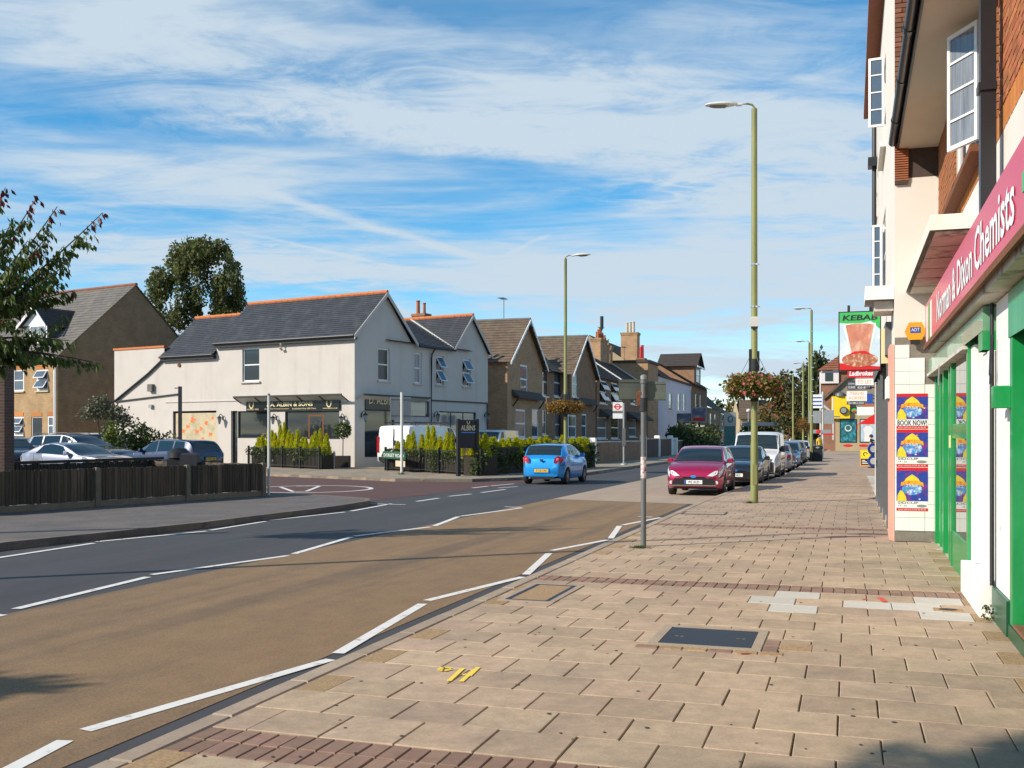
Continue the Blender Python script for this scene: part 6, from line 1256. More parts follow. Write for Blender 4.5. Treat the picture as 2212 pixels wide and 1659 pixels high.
        for sg in (1, -1): mb = MB(); mb.box(sg*.80, yR-.035, .72, sg*.905, yR+.05, 1.42); mb.build('tail_light', M['red_lens'], T)
        mb = MB(); mb.box(-.008, yR-.04, .5, .008, yR-.005, 1.86); mb.build('door_seam', M['under'], T); mb = MB(); mb.box(.05, yR-.05, 1.02, .1, yR-.01, 1.26); mb.build('door_handle', M['plastic_black'], T)
        mb = MB(); mb.box(-.8, yR-.06, .34, .8, yR+.05, .52); mb.build('rear_bumper', M['plastic_black'], T)
    else:
        if style == 'swept': hl = [(.07, 4.35), (.60, 5.6), (.66, 6.3), (.13, 6.6)]
        else: hl = [(.015, 4.7), (.42, 4.8), (.45, 6.0), (.06, 7.4)]
        patch('headlight', hl, 'lens', .010, 7, 4, parent=T)
        mb = MB(); gz = .40; mb.prism([(-.56, yF+.012, gz+.13), (.56, yF+.012, gz+.13), (.66, yF-.0, gz-.07), (-.66, yF-.0, gz-.07)], (0, .028, 0)); mb.build('grille', M['plastic_black'], T)
        mb = MB(); mb.box(-.66, yF-.01, gz-.095, .66, yF+.043, gz-.07); mb.build('grille_trim', M['chrome'], T)
        mb = MB(); mb.prism([(-.36, yF+.032, .575), (.36, yF+.032, .575), (.30, yF+.03, .545), (-.30, yF+.03, .545)], (0, .012, 0)); mb.build('upper_grille', M['plastic_black'], T)
        mb = MB(); mb.lathe([(.085, 0), (.08, .014), (0, .02)], 18, 0, (0, yF+.04, .575), 'y'); bd = mb.build('badge', M['c_blue'], T); bd.scale = (1, 1, .5); bd.location.z = .575*.5
        for sg in (1, -1): mb = MB(); mb.lathe([(.055, .0), (.055, .03), (.035, .032)], 14, 0, (sg*.66, yF-.035, .40), 'y'); mb.build('fog_light', M['lens'], T)
        if kind in ('hatch', 'mini'):
            r1 = K['rw'][1] if K['rw'] else L-.2
            patch('tail_light', [(L-.34, 5.2), (L-.05, 4.15), (L-.03, 5.1), (L-.24, 6.6)], 'red_lens', .014, 6, 4, parent=T); patch('tail_lamp_bowl', [(L-.24, 5.2), (L-.10, 4.75), (L-.09, 5.2), (L-.19, 5.8)], 'flower_pink', .020, 4, 3, parent=T)
        else: patch('tail_light', [(L-.22, 4.3), (L-.01, 4.3), (L-.01, 6.2), (L-.22, 6.2)], 'red_lens', .012, 5, 3, parent=T)
        if kind in ('hatch', 'mini'):
            for sg in (1, -1):                                  # the lamps wrap round onto the tail
                lp = [(.46, .80), (.60, .78), (.70, .90), (.70, 1.02), (.60, 1.05), (.50, .97)] if kind == 'mini' else [(.50, .72), (.66, .72), (.70, .98), (.58, 1.0)]
                b = MB(); q = []
                for (x, z) in lp: q.append(Vector((sg*x*Wd/1.66, yR-.028+.10*max(0, x-.5)/.2, z)))
                b.prism(q, (0, .05, 0)); b.build('tail_light', M['red_lens'], T); b = MB(); c_ = sum(q, Vector())/len(q); b.lathe([(.06, -.012), (.02, -.022), (0, -.022)], 12, 0, c_, 'y'); b.build('tail_lamp_bowl', M['flower_pink'], T)
        if style == 'swept':
            for sg in (1, -1):
                b = MB(); q = [Vector((sg*x, yF-yo, z)) for x, z, yo in ((.40, .585, -.012), (.56, .575, .0), (.68, .64, .06), (.70, .735, .13), (.62, .735, .10), (.50, .665, .03))]; b.prism(q, (0, .03, .012)); b.build('headlight', M['lens'], T)
        mb = MB(); mb.box(-.5, yR+.0, .2, .5, yR+.1, .29); mb.build('rear_valance', M['under'], T)
    if front_plate:
        mb = MB(); mb.box(-.26, yF+.046, .36 if kind != 'van' else .42, .26, yF+.056, .475 if kind != 'van' else .535); po = mb.build('number_plate', M['plate_w'], T); z0 = .38 if kind != 'van' else .44
        mb = MB(); mb.box(.21, yF+.0565, z0-.018, .258, yF+.058, z0+.094); mb.build('plate_band', M['sign_blue'], po); text(po, 'lettering', front_plate, (.16, yF+.0575, z0), Vector((-1, 0, 0)), Zv, .34, .075, 'text_black', .002, bold=.01)
    if rear_plate:
        z0 = .46 if kind in ('mini',) else .62 if kind in ('saloon', 'coupe', 'estate', 'hatch') else .56
        mb = MB(); mb.box(-.30, yR-.048, z0-.03, .30, yR-.0, z0+.15); mb.build('plate_recess', M[paint], T)
        mb = MB(); mb.box(-.26, yR-.06, z0, .26, yR-.05, z0+.11); po = mb.build('number_plate', M['plate_y'], T); text(po, 'lettering', rear_plate, (-.21, yR-.061, z0+.018), Vector((1, 0, 0)), Zv, .42, .074, 'text_black', .002, bold=.01)
    if 'badge' in opt: mb = MB(); mb.prism([(-.07, yR-.045, .93), (.07, yR-.045, .93), (.05, yR-.045, .87), (0, yR-.045, .83), (-.05, yR-.045, .87)], (0, .03, 0)); mb.build('boot_badge', M['iron'], T)
    if 'wiper' in opt or kind in ('mini',): mb = MB(); v = S3(K['rw'][1]-.02, 10.5); mb.beam((0, v.y-.02, v.z+.02), (-.3, v.y+.05, v.z+.09), .018, .02); mb.build('wiper', M['plastic_black'], T)
    if 'exhaust' in opt: mb = MB(); mb.tube([(-.45, yR+.25, .26), (-.45, yR-.04, .25)], .032, 10); mb.build('exhaust_pipe', M['alloy'], T, True)
    if 'rack' in opt:
        rk = MB()
        for y in (L/2-1.9, 0, -L/2+.5): rk.beam((-Wd/2+.12, y, H+.08), (Wd/2-.12, y, H+.08), .04, .04)
        for x in (-Wd/2+.14, -.25, .25, Wd/2-.14): rk.beam((x, L/2-1.8, H+.12), (x, -L/2+.4, H+.12), .035, .03)
        for y in (L/2-1.9, 0, -L/2+.5):
            for x in (-Wd/2+.14, Wd/2-.14): rk.beam((x, y, H-.03), (x, y, H+.1), .04, .04)
        rk.build('roof_rack', M['plastic_black'], T)
    if 'rails' in opt:
        for sg in (1, -1): rr = MB(); rr.tube([(sg*.56, L/2-2.3, H-.03), (sg*.56, L/2-2.45, H+.03), (sg*.56, -L/2+.75, H+.01), (sg*.56, -L/2+.62, H-.06)], .018, 6); rr.build('roof_rail', M['plastic_black'], T, True)
    if 'aerial' in opt: mb = MB(); mb.tube([(0, -L/2+.6, H-.06), (0, -L/2+.35, H+.18)], .006, 5); mb.build('aerial', M['plastic_black'], T)
    return T
UP = (DX, DY); DN = (-DX, -DY)
GP = 'cars parked along the right kerb'
def stc(t, s, z=0): v = ST(t, s, z); return (v.x, v.y, z)
car('hatchback_car', 'bright blue small hatchback driving away in the left lane', 'mini', stc(-10.62, 36.2+1.81), (math.sin(R(19.5)), math.cos(R(19.5))), 'c_blue', rear_plate='YT10 YAF', opt=('', 'badge', 'exhaust'))
car('hatchback_car', 'magenta red hatchback facing the camera, first car of the parked row', 'hatch', stc(-4.38, 30.7+1.98), DN, 'c_magenta', front_plate='W2 AUD', group=GP, opt=('swept', 'aerial'))
car('saloon_car', 'black saloon parked behind the magenta hatchback', 'saloon', stc(-3.78, 36.6+2.28), DN, 'c_black', front_plate='R418 HKX', group=GP)
car('parked_van', 'white panel van with black bumper parked in the right row', 'van', stc(-3.62, 42.2+2.48), DN, 'c_white', group=GP, front_plate='LB07 XKO')
car('saloon_car', 'pale silver saloon parked tail towards us behind the white van', 'saloon', stc(-3.55, 53.5), UP, 'c_silver', rear_plate='GN54 TRX', group=GP)
car('hatchback_car', 'steel blue hatchback parked behind the silver saloon', 'estate', stc(-3.5, 61.5), DN, 'c_steel', group=GP)
car('hatchback_car', 'silver grey hatchback near the far end of the parked row', 'hatch', stc(-3.5, 70.0), UP, 'c_grey', rear_plate='AK02 LFE', group=GP)
car('hatchback_car', 'white hatchback, farthest car of the parked row', 'hatch', stc(-3.5, 79.0), UP, 'c_white', rear_plate='KP06 ULC', group=GP)
GD = 'cars standing in the side road'
car('coupe_car', 'silver coupe with large dark windscreen above the timber fence', 'coupe', tuple(PY(176, 942+ZC*FD/41, 41)), (.90, -.43), 'c_silver', scale=1.12, group=GD)
car('estate_car', 'dark blue estate car with yellow rear plate near the poppy window', 'estate', tuple(PY(366, 942+ZC*FD/47.5, 47.5)), (-.86, .50), 'c_navy', scale=1.12, rear_plate='P744 EWB', group=GD)
car('saloon_car', 'black saloon at the far left beside the brick house', 'saloon', tuple(PY(40, 942+(ZC-.12)*FD/50, 50))[:2]+(.12,), (.55, -.83), 'c_black', scale=1.12, group=GD)
car('estate_car', 'grey estate with black roof rails behind the silver coupe', 'estate', tuple(PY(172, 942+(ZC-.12)*FD/50, 50))[:2]+(.12,), (.93, -.36), 'c_grey', scale=1.2, group=GD, opt=('', 'rails'))
car('parked_van', 'white van half hidden by shrubs beside the olive tree', 'hatch', tuple(PY(236, 942+(ZC-.12)*FD/57, 57))[:2]+(.12,), (.86, .5), 'c_white', scale=1.25, group=GD)
hb = Vector((.505, .863, 0)); hn = Vector((.863, -.505, 0))
def from_rear_left(u, Y, Wd, L, sc): p = PY(u, 942+(ZC-.12)*FD/Y, Y); c = p+hn*Wd/2*sc+hb*L/2*sc; return (c.x, c.y, .12)
car('works_van', 'white works van with a roof rack parked by the corner shop wall', 'van', from_rear_left(813, 53.0, 1.92, 4.95, 1.14), (.505, .863), 'c_white', scale=1.14, opt=('', 'rack'), rear_plate='LD57 ZBN')
car('people_carrier', 'white people carrier behind the conifer hedge', 'van', tuple(PY(1062, 942+(ZC-.12)*FD/60, 60))[:2]+(.12,), (-.30, -.954), 'c_white', scale=1.04)
car('hatchback_car', 'dark car waiting far up the road before the petrol station sign', 'hatch', stc(-9.5, 104), DN, 'c_black')
# ================================================================== STREET FURNITURE
def street_lamp(loc, rz, label, h=9.85, r=.085, clips=(), box=None, basket=None):
    """column with the arm reaching along local -x"""
    T = thing('street_lamp', label, 'street lamp', loc, rz, 'olive green street lamps along the road')
    mb = MB(); mb.tube([(0, 0, 0), (0, 0, 1.45), (0, 0, 1.52), (0, 0, h)], [r*1.12, r*1.08, r*.98, r*.82], 16); mb.build('pole', M['pole_green'], T, True)
    mb = MB(); mb.box(-r*.62, -r*1.17, .45, r*.62, -r*.6, .95); mb.build('door', M['pole_green'], T)
    mb = MB(); mb.tube([(0, 0, h-.05), (0, 0, h+.03), (-.05, 0, h+.10), (-.15, 0, h+.13), (-.42, 0, h+.12)], .026, 8); mb.build('arm', M['pole_green'], T, True)
    mb = MB(); mb.tube([(-.30, 0, h+.12), (-.44, 0, h+.12)], .042, 10); mb.build('collar', M['lamp_shell'], T, True)
    sec = [(.42, .045, .045), (.52, .10, .07), (.62, .145, .085), (.85, .15, .08), (1.05, .13, .06), (1.16, .09, .04), (1.2, .04, .02)]
    v = []
    for (x, w, t) in sec: v += [(-x, w*math.cos(a), h+.13+(t*math.sin(a) if math.sin(a) > 0 else t*.55*math.sin(a))-.12*max(0, x-.6)*0) for a in [2*math.pi*k/14 for k in range(14)]]
    f = [(i*14+j, i*14+(j+1) % 14, (i+1)*14+(j+1) % 14, (i+1)*14+j) for i in range(len(sec)-1) for j in range(14)]+[tuple(range(14)), tuple(range((len(sec)-1)*14, len(sec)*14))]
    mb = MB(); mb.add(v, f); lo = mb.build('lamp_head', M['lamp_shell'], T, True)
    mb = MB(); v = []
    for (x, w, t) in [(.66, .10, .05), (.72, .12, .075), (.95, .115, .07), (1.08, .08, .045)]: v += [(-x, w*math.cos(a), h+.125-t*math.sin(a)) for a in [math.pi*k/8 for k in range(9)]]
    mb.add(v, [(i*9+j, i*9+j+1, (i+1)*9+j+1, (i+1)*9+j) for i in range(3) for j in range(8)]+[tuple(range(9)), tuple(range(27, 36))]); mb.build('lens', M['lamp_lens'], lo, True)
    for z in clips: mb = MB(); mb.lathe([(r*.93, z-.02), (r*1.02, z-.02), (r*1.02, z+.02), (r*.93, z+.02)], 14); mb.box(r*.9, -.02, z-.015, r*1.6, .02, z+.015); mb.build('clip', M['chrome'], T)
    if box: mb = MB(); mb.bbox(-.11, -.15, box, .09, -.07, box+.24, .02); bo = mb.build('control_box', M['lamp_shell'], T); mb = MB(); mb.box(-.09, -.145, box-.05, .07, -.08, box-.002); mb.build('box_base', M['iron'], bo)
    if basket:
        
        for z0_, z1_ in ((basket-.45, basket-.29), (basket+.3, basket+.61)): mb = MB(); mb.lathe([(r*1.0, z0_), (r*1.13, z0_+.01), (r*1.13, z1_-.01), (r*1.0, z1_)], 12); mb.build('basket_clamp', M['rail_black'], T)
        for x0_, x1_, z1_ in ((-.13, -.07, .85), (.07, .12, .8)): mb = MB(); mb.box(x0_, -.05, basket+.3, x1_, .03, basket+z1_); mb.build('basket_bracket', M['rail_black'], T)
        for a in range(4): an = a*1.57+.4; mb = MB(); mb.tube([(r*math.cos(an), r*math.sin(an), basket+.72), (.5*math.cos(an), .5*math.sin(an), basket+.0)], .006, 4); mb.build('hanging_wire', M['rail_black'], T)
    return T
LB = P(1629.5, 1086, .12)
street_lamp((LB.x, LB.y, .12), math.atan2(-DX, DY)*0-TH*.4, 'tall olive street lamp by the parked cars, nearest of the right hand lamps', h=9.75, clips=(5.9, 4.85), box=4.35, basket=2.95)
L2 = PY(1221.5, 942+(ZC-.12)*FD/48.5, 48.5)
street_lamp((L2.x, L2.y, .12), math.pi-TH, 'olive street lamp on the left pavement behind the blue hatchback', h=9.95, basket=3.0)
for i, (u, Y, h, lab) in enumerate(((1753, 68.8, 10.0, 'olive street lamp beside the black litter bin on the right pavement'), (1748, 91.5, 9.9, 'olive street lamp just left of the one beside the litter bin'),
                                   (1735, 119, 9.9, 'distant olive street lamp before the dark trees, second farthest'), (1713, 137, 9.8, 'farthest olive street lamp, left of the dark trees'))):
    p = PY(u, 942+(ZC-.12)*FD/Y, Y); street_lamp((p.x, p.y, .12), -TH*.5, lab, h=h, r=.10 if i < 2 else .12, clips=tuple(3+k*.8 for k in range(8)) if i == 0 else ())
p = ST(-13.2, 7.6); street_lamp((p.x, p.y, .12), math.pi-TH, 'olive street lamp out on the left pavement before the brick pier', h=9.9)
p = ST(-10.2, 165); street_lamp((p.x, p.y, 0), math.pi-TH, 'thin distant street lamp near the petrol station sign', h=9.9)

# signpost in the foreground seen from behind
q = P(1390, 1180, .12); T = thing('signpost', 'grey steel signpost with the plain back of a road sign', 'signpost', q, -TH*.2)
mb = MB(); mb.tube([(0, 0, -.02), (0, 0, 2.52)], .041, 14); mb.build('post', M['galv_dark'], T, True); mb = MB(); mb.lathe([(.045, 2.50), (.047, 2.55), (.02, 2.57)], 12); mb.build('cap', M['galv'], T)
for (a, b, z0, z1, rot) in ((-.37, -.005, 2.19, 2.50, .12), (.0, .34, 2.18, 2.47, -.08)):
    mb = MB(); U = Vector((math.cos(rot), math.sin(rot), 0)); mb.obox(Vector((0, .055, z0))+U*a, U, Zv, U.cross(Zv)*-1, b-a, z1-z0, .004); so = mb.build('sign_plate', M['sign_back'], T)
    for z in (z0+.03, z1-.03): m2 = MB(); m2.obox(Vector((0, .046, z-.012))+U*a, U, Zv, U.cross(Zv)*-1, b-a, .024, .012); m2.build('stiffener', M['sign_back'], so)
for z in (2.24, 2.46): mb = MB(); mb.lathe([(.042, z-.02), (.053, z-.02), (.053, z+.02), (.042, z+.02)], 14); mb.build('clip', M['galv_dark'], T)
mb = MB(); mb.bbox(-.1, -.03, 2.1, -.035, .05, 2.33, .02); mb.build('rusty_bracket', M['rust'], T); mb = MB(); mb.lathe([(.043, 2.02), (.06, 2.02), (.06, 2.22), (.043, 2.22)], 12); mb.build('rusty_clamp', M['iron'], T)
for (x, z, s) in ((.16, 2.36, .035), (.17, 2.28, .028)): mb = MB(); mb.lathe([(s, .052), (0, .05)], 9, 0, (x, 0, z), 'y'); mb.build('sticker', M['sign_white'], T)
mb = MB(); mb.tube([(0, 0, 1.02), (0, 0, 1.34)], .0425, 14); mb.build('torn_sticker', mat('sticker', (.6, .58, .55), .7, .2, 18, col2=(.35, .05, .05), c2scale=22), T)
def tuft(label, c, n, r, h, m='l_mid', cat='grass tuft'):
    V, F = [], []
    for i in range(n):
        a = rng.uniform(0, 6.28); d = abs(rng.gauss(0, r*.5)); x, y = d*math.cos(a), d*math.sin(a)*.7; b = rng.uniform(0, 6.28); hh = h*rng.uniform(.4, 1); w = .006; k = len(V)
        V += [(x-w*math.sin(b), y+w*math.cos(b), 0), (x+w*math.sin(b), y-w*math.cos(b), 0), (x+math.cos(b)*hh*.7, y+math.sin(b)*hh*.7, hh)]; F.append((k, k+1, k+2))
    o = link('grass_tuft', mesh_np('grass_tuft', V, F, M[m])); o.location = c; return tag(o, label, cat)
tuft('tuft of grass around the foot of the signpost', P(1381, 1184, .118), 260, .17, .05); tuft('grass tuft at the foot of the near street lamp', P(1621, 1087, .118), 160, .2, .07)

# bus stop
q = P(1347.5, 1004, .12); T = thing('bus_stop', 'bus stop post with white flag and red ringed bar symbol', 'bus stop', q, -.15)
mb = MB(); mb.tube([(0, 0, 0), (0, 0, 3.55)], .06, 10); mb.build('post', M['galv'], T, True); mb = MB(); mb.lathe([(.22, 0), (.2, .06), (.07, .12)], 12); mb.build('base', M['galv'], T); mb = MB(); mb.bbox(-.1, -.1, 1.1, .1, -.062, 2.1, .01); mb.build('timetable_case', M['galv_dark'], T)
fw, fz0, fz1 = .56, 2.66, 3.6
mb = MB(); mb.box(-.07-fw, -.03, fz0, -.065, .03, fz1); fl = mb.build('flag', M['sign_white'], T); cx = -.07-fw/2; RS = .62
def fq(nm, pts, m, y=-.034): return quad(fl, nm, pts, m, y)
fq('roundel', ell(cx, fz1-.26, .18, .18), 'red', -.033); fq('roundel', ell(cx, fz1-.26, .115, .115), 'sign_white', -.036); fq('roundel_bar', [(cx-.23, fz1-.30), (cx+.23, fz1-.30), (cx+.23, fz1-.225), (cx-.23, fz1-.225)], 'red', -.039)
fq('grey_band', [(-.07-fw, fz0+.30), (-.07, fz0+.30), (-.07, fz0+.42), (-.07-fw, fz0+.42)], 'galv_dark'); fq('red_line', [(-.07-fw, fz0+.43), (-.07, fz0+.43), (-.07, fz0+.45), (-.07-fw, fz0+.45)], 'red')
# thin post with the back of a sign before the works van
q = P(868, 1024, .12); T = thing('signpost', 'thin pale post with a grey sign back at the side road corner', 'signpost', q, math.atan2(.863, .505)-.55)
mb = MB(); mb.tube([(0, 0, 0), (0, 0, 3.55)], .065, 10); mb.build('post', M['lamp_shell'], T, True); mb = MB(); mb.box(-.5, .07, 1.75+.6, .45, .09, 3.35); mb.build('sign_plate', M['galv'], T)
for z in (2.5, 3.2): mb = MB(); mb.box(-.48, .055, z, .43, .07, z+.05); mb.build('stiffener', M['galv_dark'], T)
tuft('weeds at the foot of the thin pale signpost', P(868, 1025, .118), 120, .3, .14)
q = P(566.5, 1071, .12); T = thing('signpost', 'slim white post at the end of the timber fence', 'signpost', (q.x+.1, q.y+.35, .12), 0); mb = MB(); mb.tube([(0, 0, 0), (0, 0, 2.78)], .038, 10); mb.build('post', M['lamp_shell'], T, True); mb = MB(); mb.lathe([(.04, 2.78), (.045, 2.83), (0, 2.85)], 10); mb.build('cap', M['galv'], T)
q = PY(389, 942+(ZC-.12)*FD/48, 48); T = thing('signpost', 'dark square post with a narrow sign edge before the poppy window', 'signpost', (q.x, q.y, .12), 0); mb = MB(); mb.bbox(-.07, -.07, 0, .07, .07, 3.95, .01); mb.build('post', M['iron'], T); mb = MB(); mb.box(-.25, -.02, 3.84, -.07, .02, 3.9); mb.build('bracket', M['galv'], T)
# nameplate of the side road
a, b = P(828, 1016, .12), P(877, 1021, .12); dv = (b-a); T = thing('street_nameplate', 'low green street nameplate reading DORSET ROAD on black legs', 'street sign', a, math.atan2(dv.y, dv.x)); Ln = math.hypot(dv.x, dv.y)
for x in (Ln*.16, Ln*.84): mb = MB(); mb.bbox(x-.06, 0, 0, x+.06, .1, .62, .01); mb.build('leg', M['iron'], T)
mb = MB(); mb.bbox(0, -.03, .58, Ln, .0, .92, .008); po = mb.build('plate', M['green_dark'], T); text(po, 'lettering', 'DORSET ROAD', (Ln*.06, -.034, .67), BU, Zv, Ln*.88, .16, 'text_white', .003)
mb = MB(); mb.box(Ln*.6, -.05, .25, Ln*1.0, -.03, .52); mb.build('orange_notice', M['buff_pot'], T)
# black noticeboard
a = P(990, 1028.5, .12); T = thing('noticeboard', 'tall black freestanding noticeboard reading ALBINS', 'noticeboard', a, SR-.62); w = .92
for x in (0, w): mb = MB(); mb.bbox(x-.07, -.07, 0, x+.07, .07, 2.36, .01); mb.build('post', M['black'], T)
mb = MB(); mb.box(.07, -.04, 1.15, w-.07, .04, 2.32); po = mb.build('board', M['black'], T); text(po, 'lettering', 'ALBINS', (.1, -.045, 1.88), BU, Zv, w-.2, .22, 'gold', .004, bold=.02)
horseshoe(po, Vector((w/2, -.04, 2.22)), BU, Zv, Vector((0, -1, 0)), .08); mb = MB(); mb.box(.1, -.05, 1.78, w-.1, -.045, 1.82); mb.build('blue_line', M['c_blue'], po)
# litter bin on the right pavement
q = P(1766.5, 996, .12); T = thing('litter_bin', 'black litter bin with rounded hood on the far right pavement', 'bin', q, -TH)
mb = MB(); mb.bbox(-.3, -.3, 0, .3, .3, .82, .02); mb.build('bin_body', M['black'], T); mb = MB(); mb.bbox(-.33, -.33, .83, .33, .33, 1.02, .08); mb.bbox(-.3, -.3, .825, .3, .3, .83, .001); mb.build('hood', M['black'], T); quad(T, 'emblem', ell(0, .9, .12, .06), 'galv', -.335); quad(T, 'opening', [(-.2, .6), (.2, .6), (.2, .76), (-.2, .76)], 'under', -.303)
q = PY(395, 942+(ZC-.12)*FD/39.0, 39.0); T = thing('litter_bin', 'dark round-topped bin beyond the timber fence', 'bin', (-9.95, 31.0, .12), 0); mb = MB(); mb.bbox(-.28, -.28, 0, .28, .28, 1.0, .05); mb.build('bin_body', M['black'], T); mb = MB(); mb.lathe([(.34, 1.0), (.33, 1.15), (.2, 1.28), (0, 1.32)], 14); mb.build('hood', M['black'], T, True)
q = PY(411, 1000, 30.6); T = thing('gate_post', 'dark brown gate post beyond the timber fence', 'post', (q.x, q.y, .12), 0); mb = MB(); mb.bbox(-.25, -.2, 0, .25, .2, 1.15, .05); mb.build('post', M['iron'], T)
# A-board, spinner, direction sign, sign cluster
q = P(1869, 1006, .12); T = thing('pavement_board', 'yellow and black pavement advertising board leaning in an A shape', 'A-board', q, -TH); w, h = .55, .92
for sg in (-1, 1):
    mb = MB(); A = Vector((-w/2, sg*.28, 0)); V_ = Vector((0, -sg*.25, h)).normalized(); Nn = Vector((1, 0, 0)).cross(V_)*(1 if sg < 0 else -1); mb.obox(A, (1, 0, 0), V_, Nn, w, h, .02); fo = mb.build('panel', M['sign_orange'], T)
    if sg < 0:
        for (a, b, c, d, m_) in ((.04, .42, w-.04, .88, 'sign_yellow'), (.04, .04, w-.04, .40, 'black')): mb = MB(); mb.obox(A+Vector((a, 0, 0))+V_*b+Nn*.021, (1, 0, 0), V_, Nn, c-a, d-b, .003); mb.build('print', M[m_], fo)
        mb = MB(); c = A+Vector((w/2, 0, 0))+V_*.66+Nn*.028; mb.tube([c+Vector((.1*math.cos(t), 0, 0))+V_*.1*math.sin(t) for t in [k*.5 for k in range(10)]], .025, 6); mb.build('print_emblem', M['black'], fo)
        for k in range(3): mb = MB(); mb.obox(A+Vector((.1, 0, 0))+V_*(.12+k*.085)+Nn*.026, (1, 0, 0), V_, Nn, w-.22-.08*k, .035, .002); mb.build('print_line', M['sign_white'], fo)
q = P(1886, 1011, .12); T = thing('spinner_sign', 'blue and white round discs on a stand beside the pavement board', 'sign', q, -TH+.5)
for z in (.36, .98): mb = MB(); mb.lathe([(.3, -.03), (.3, .03), (.0, .035)], 20, 0, (0, 0, z), 'y'); d = mb.build('disc', M['sign_blue'], T); quad(d, 'disc_face', ell(0, z, .19, .17), 'sign_white', -.04)
mb = MB(); mb.tube([(0, 0, 0), (0, 0, 1.25)], .03, 8); mb.lathe([(.26, 0), (.26, .05), (.05, .09)], 14); mb.build('stand', M['black'], T)
q = P(1776, 1000, .12); T = thing('signpost', 'post with grey sign backs beside the far litter bin', 'signpost', PY(1779, 942+(ZC-.12)*FD/78, 78)[:2]+(.12,) if False else (PY(1777, 990, 76).x, 76, .12), -TH); mb = MB(); mb.tube([(0, 0, 0), (0, 0, 4.9)], .07, 8); mb.build('post', M['lamp_shell'], T, True)
mb = MB(); mb.box(-1.0, -.1, 2.6, -.1, -.07, 3.5); mb.build('sign_plate', M['galv'], T); mb = MB(); mb.box(.1, -.1, 2.55, .8, -.07, 3.55); mb.build('sign_plate', M['galv'], T); mb = MB(); mb.box(-.8, -.13, 3.7, .0, -.1, 4.7); mb.build('white_plate', M['sign_white'], T)
for k in range(3): quad(T, 'blue_line', [(-.75, 3.85+k*.28), (-.05, 3.85+k*.28), (-.05, 3.95+k*.28), (-.75, 3.95+k*.28)], 'sign_blue', -.134)
mb = MB(); mb.box(-.9, -.13, 1.85, .6, -.1, 2.12); mb.build('finger_board', M['galv'], T); mb = MB(); mb.lathe([(.16, 0), (0, -.02)], 14, 0, (-.3, -.14, 1.98), 'y'); mb.build('red_disc', M['red'], T); mb = MB(); mb.box(.05, -.15, 1.72, .75, -.131, 1.84); mb.build('red_strip', M['red'], T)
T = thing('banner_pole', 'white slanting banner poles fixed high on the gable end house', 'pole', PY(1800, 893, 98), 0)
for (u, v) in ((1752, 851), (1756, 862)): d = PY(u, v, 98)-PY(1800, 893, 98); mb = MB(); mb.tube([(0, 0, 0), d], .07, 8); mb.build('pole', M['timber_white'], T, True)
mb = MB(); mb.tube([(0, 0, 1.5), (0, 0, -2.5)], .06, 8); mb.build('wall_bracket', M['timber_white'], T); mb = MB(); mb.tube([(0, 0, -.3), (1.0, 1.2, -.3)], .06, 8); mb.build('wall_bracket', M['timber_white'], T)
# petrol station at the end of the street
T = thing('petrol_station_sign', 'tall dark totem sign with pale top panel at the end of the road', 'sign', PY(1577, 990, 150)[:1]+(150, 0) if False else (PY(1577, 990, 150).x, 150, 0), -.1)
mb = MB(); mb.bbox(-.8, -.2, 0, .8, .2, 3.2, .02); mb.build('totem_body', M['sign_teal'], T); mb = MB(); mb.bbox(-.85, -.22, 3.2, .85, .22, 5.2, .02); mb.build('totem_head', M['galv'], T); quad(T, 'emblem', ell(0, 4.2, .42, .5), 'sign_teal', -.225); quad(T, 'emblem', ell(.05, 4.25, .2, .3), 'galv', -.228)
for i, (u, vt) in enumerate(((1617, 891), (1634, 893))):
    p = PY(u, 990, 158); T = thing('canopy_lamp', ('white globe lamp right of the totem sign, taller' if i == 0 else 'white globe lamp right of the totem sign, nearest the canopy'), 'lamp', (p.x, 158, 0), 0, 'white globe lamps by the totem sign'); zt = ZC-(vt-HV)/FD*158; mb = MB(); mb.tube([(0, 0, 0), (0, 0, zt)], .12, 8); mb.build('pole', M['galv'], T, True); mb = MB(); mb.lathe([(.05, zt-.1), (.35, zt+.15), (.35, zt+.4), (.0, zt+.6)], 12); mb.build('globe', M['timber_white'], T, True)
T = thing('station_canopy', 'white flat petrol station canopy on posts at the road end', 'canopy', (PY(1648, 950, 165).x, 165, 0), 0); mb = MB(); mb.box(-1.5, 0, 3.4, 3.2, 8, 4.0); mb.build('canopy_roof', M['timber_white'], T)
for x in (-1.0, 2.4): mb = MB(); mb.box(x-.2, .5, 0, x+.2, .9, 3.4); mb.build('post', M['timber_white'], T)

# ------------------------------------------------------------------ timber fence on the left pavement
def fence(label, pts, h, posts, bw=.095, board='fence_board', mw='wood_fence', ang=0, gravel=True):
    a, b = Vector(pts[0]), Vector(pts[1]); d = b-a; L = math.hypot(d.x, d.y); T = thing('timber_fence', label, 'fence', a, math.atan2(d.y, d.x)); mb = MB()
    mb.box(-bw/2, -.012, .15, bw/2, .008, h); me = mb.mesh(board, M[mw]); n = int(L/(bw-.012))
    for i in range(n):
        o = link(board, me, T); o.location = ((i+.5)*(bw-.012), rng.uniform(-.004, .004), rng.uniform(-.012, .012)); o.rotation_euler = (rng.uniform(-.01, .01), rng.uniform(-.012, .012), .16)
    for z in (.3, h-.15): mb = MB(); mb.box(0, .03, z, L, .09, z+.07); mb.build('rail', M[mw], T)
    if gravel: mb = MB(); mb.box(0, -.02, 0, L, .02, .145); mb.build('gravel_board', M['wood_post'], T)
    for x in posts:
        mb = MB(); mb.bbox(x-.06, -.07, 0, x+.06, .06, h+.02, .03); mb.build('post', M['wood_post'], T)
    return T, L
fa_, fb_ = P(-140, 1118, .12), P(571, 1071, .12)
Tf = math.hypot((fb_-fa_).x, (fb_-fa_).y)
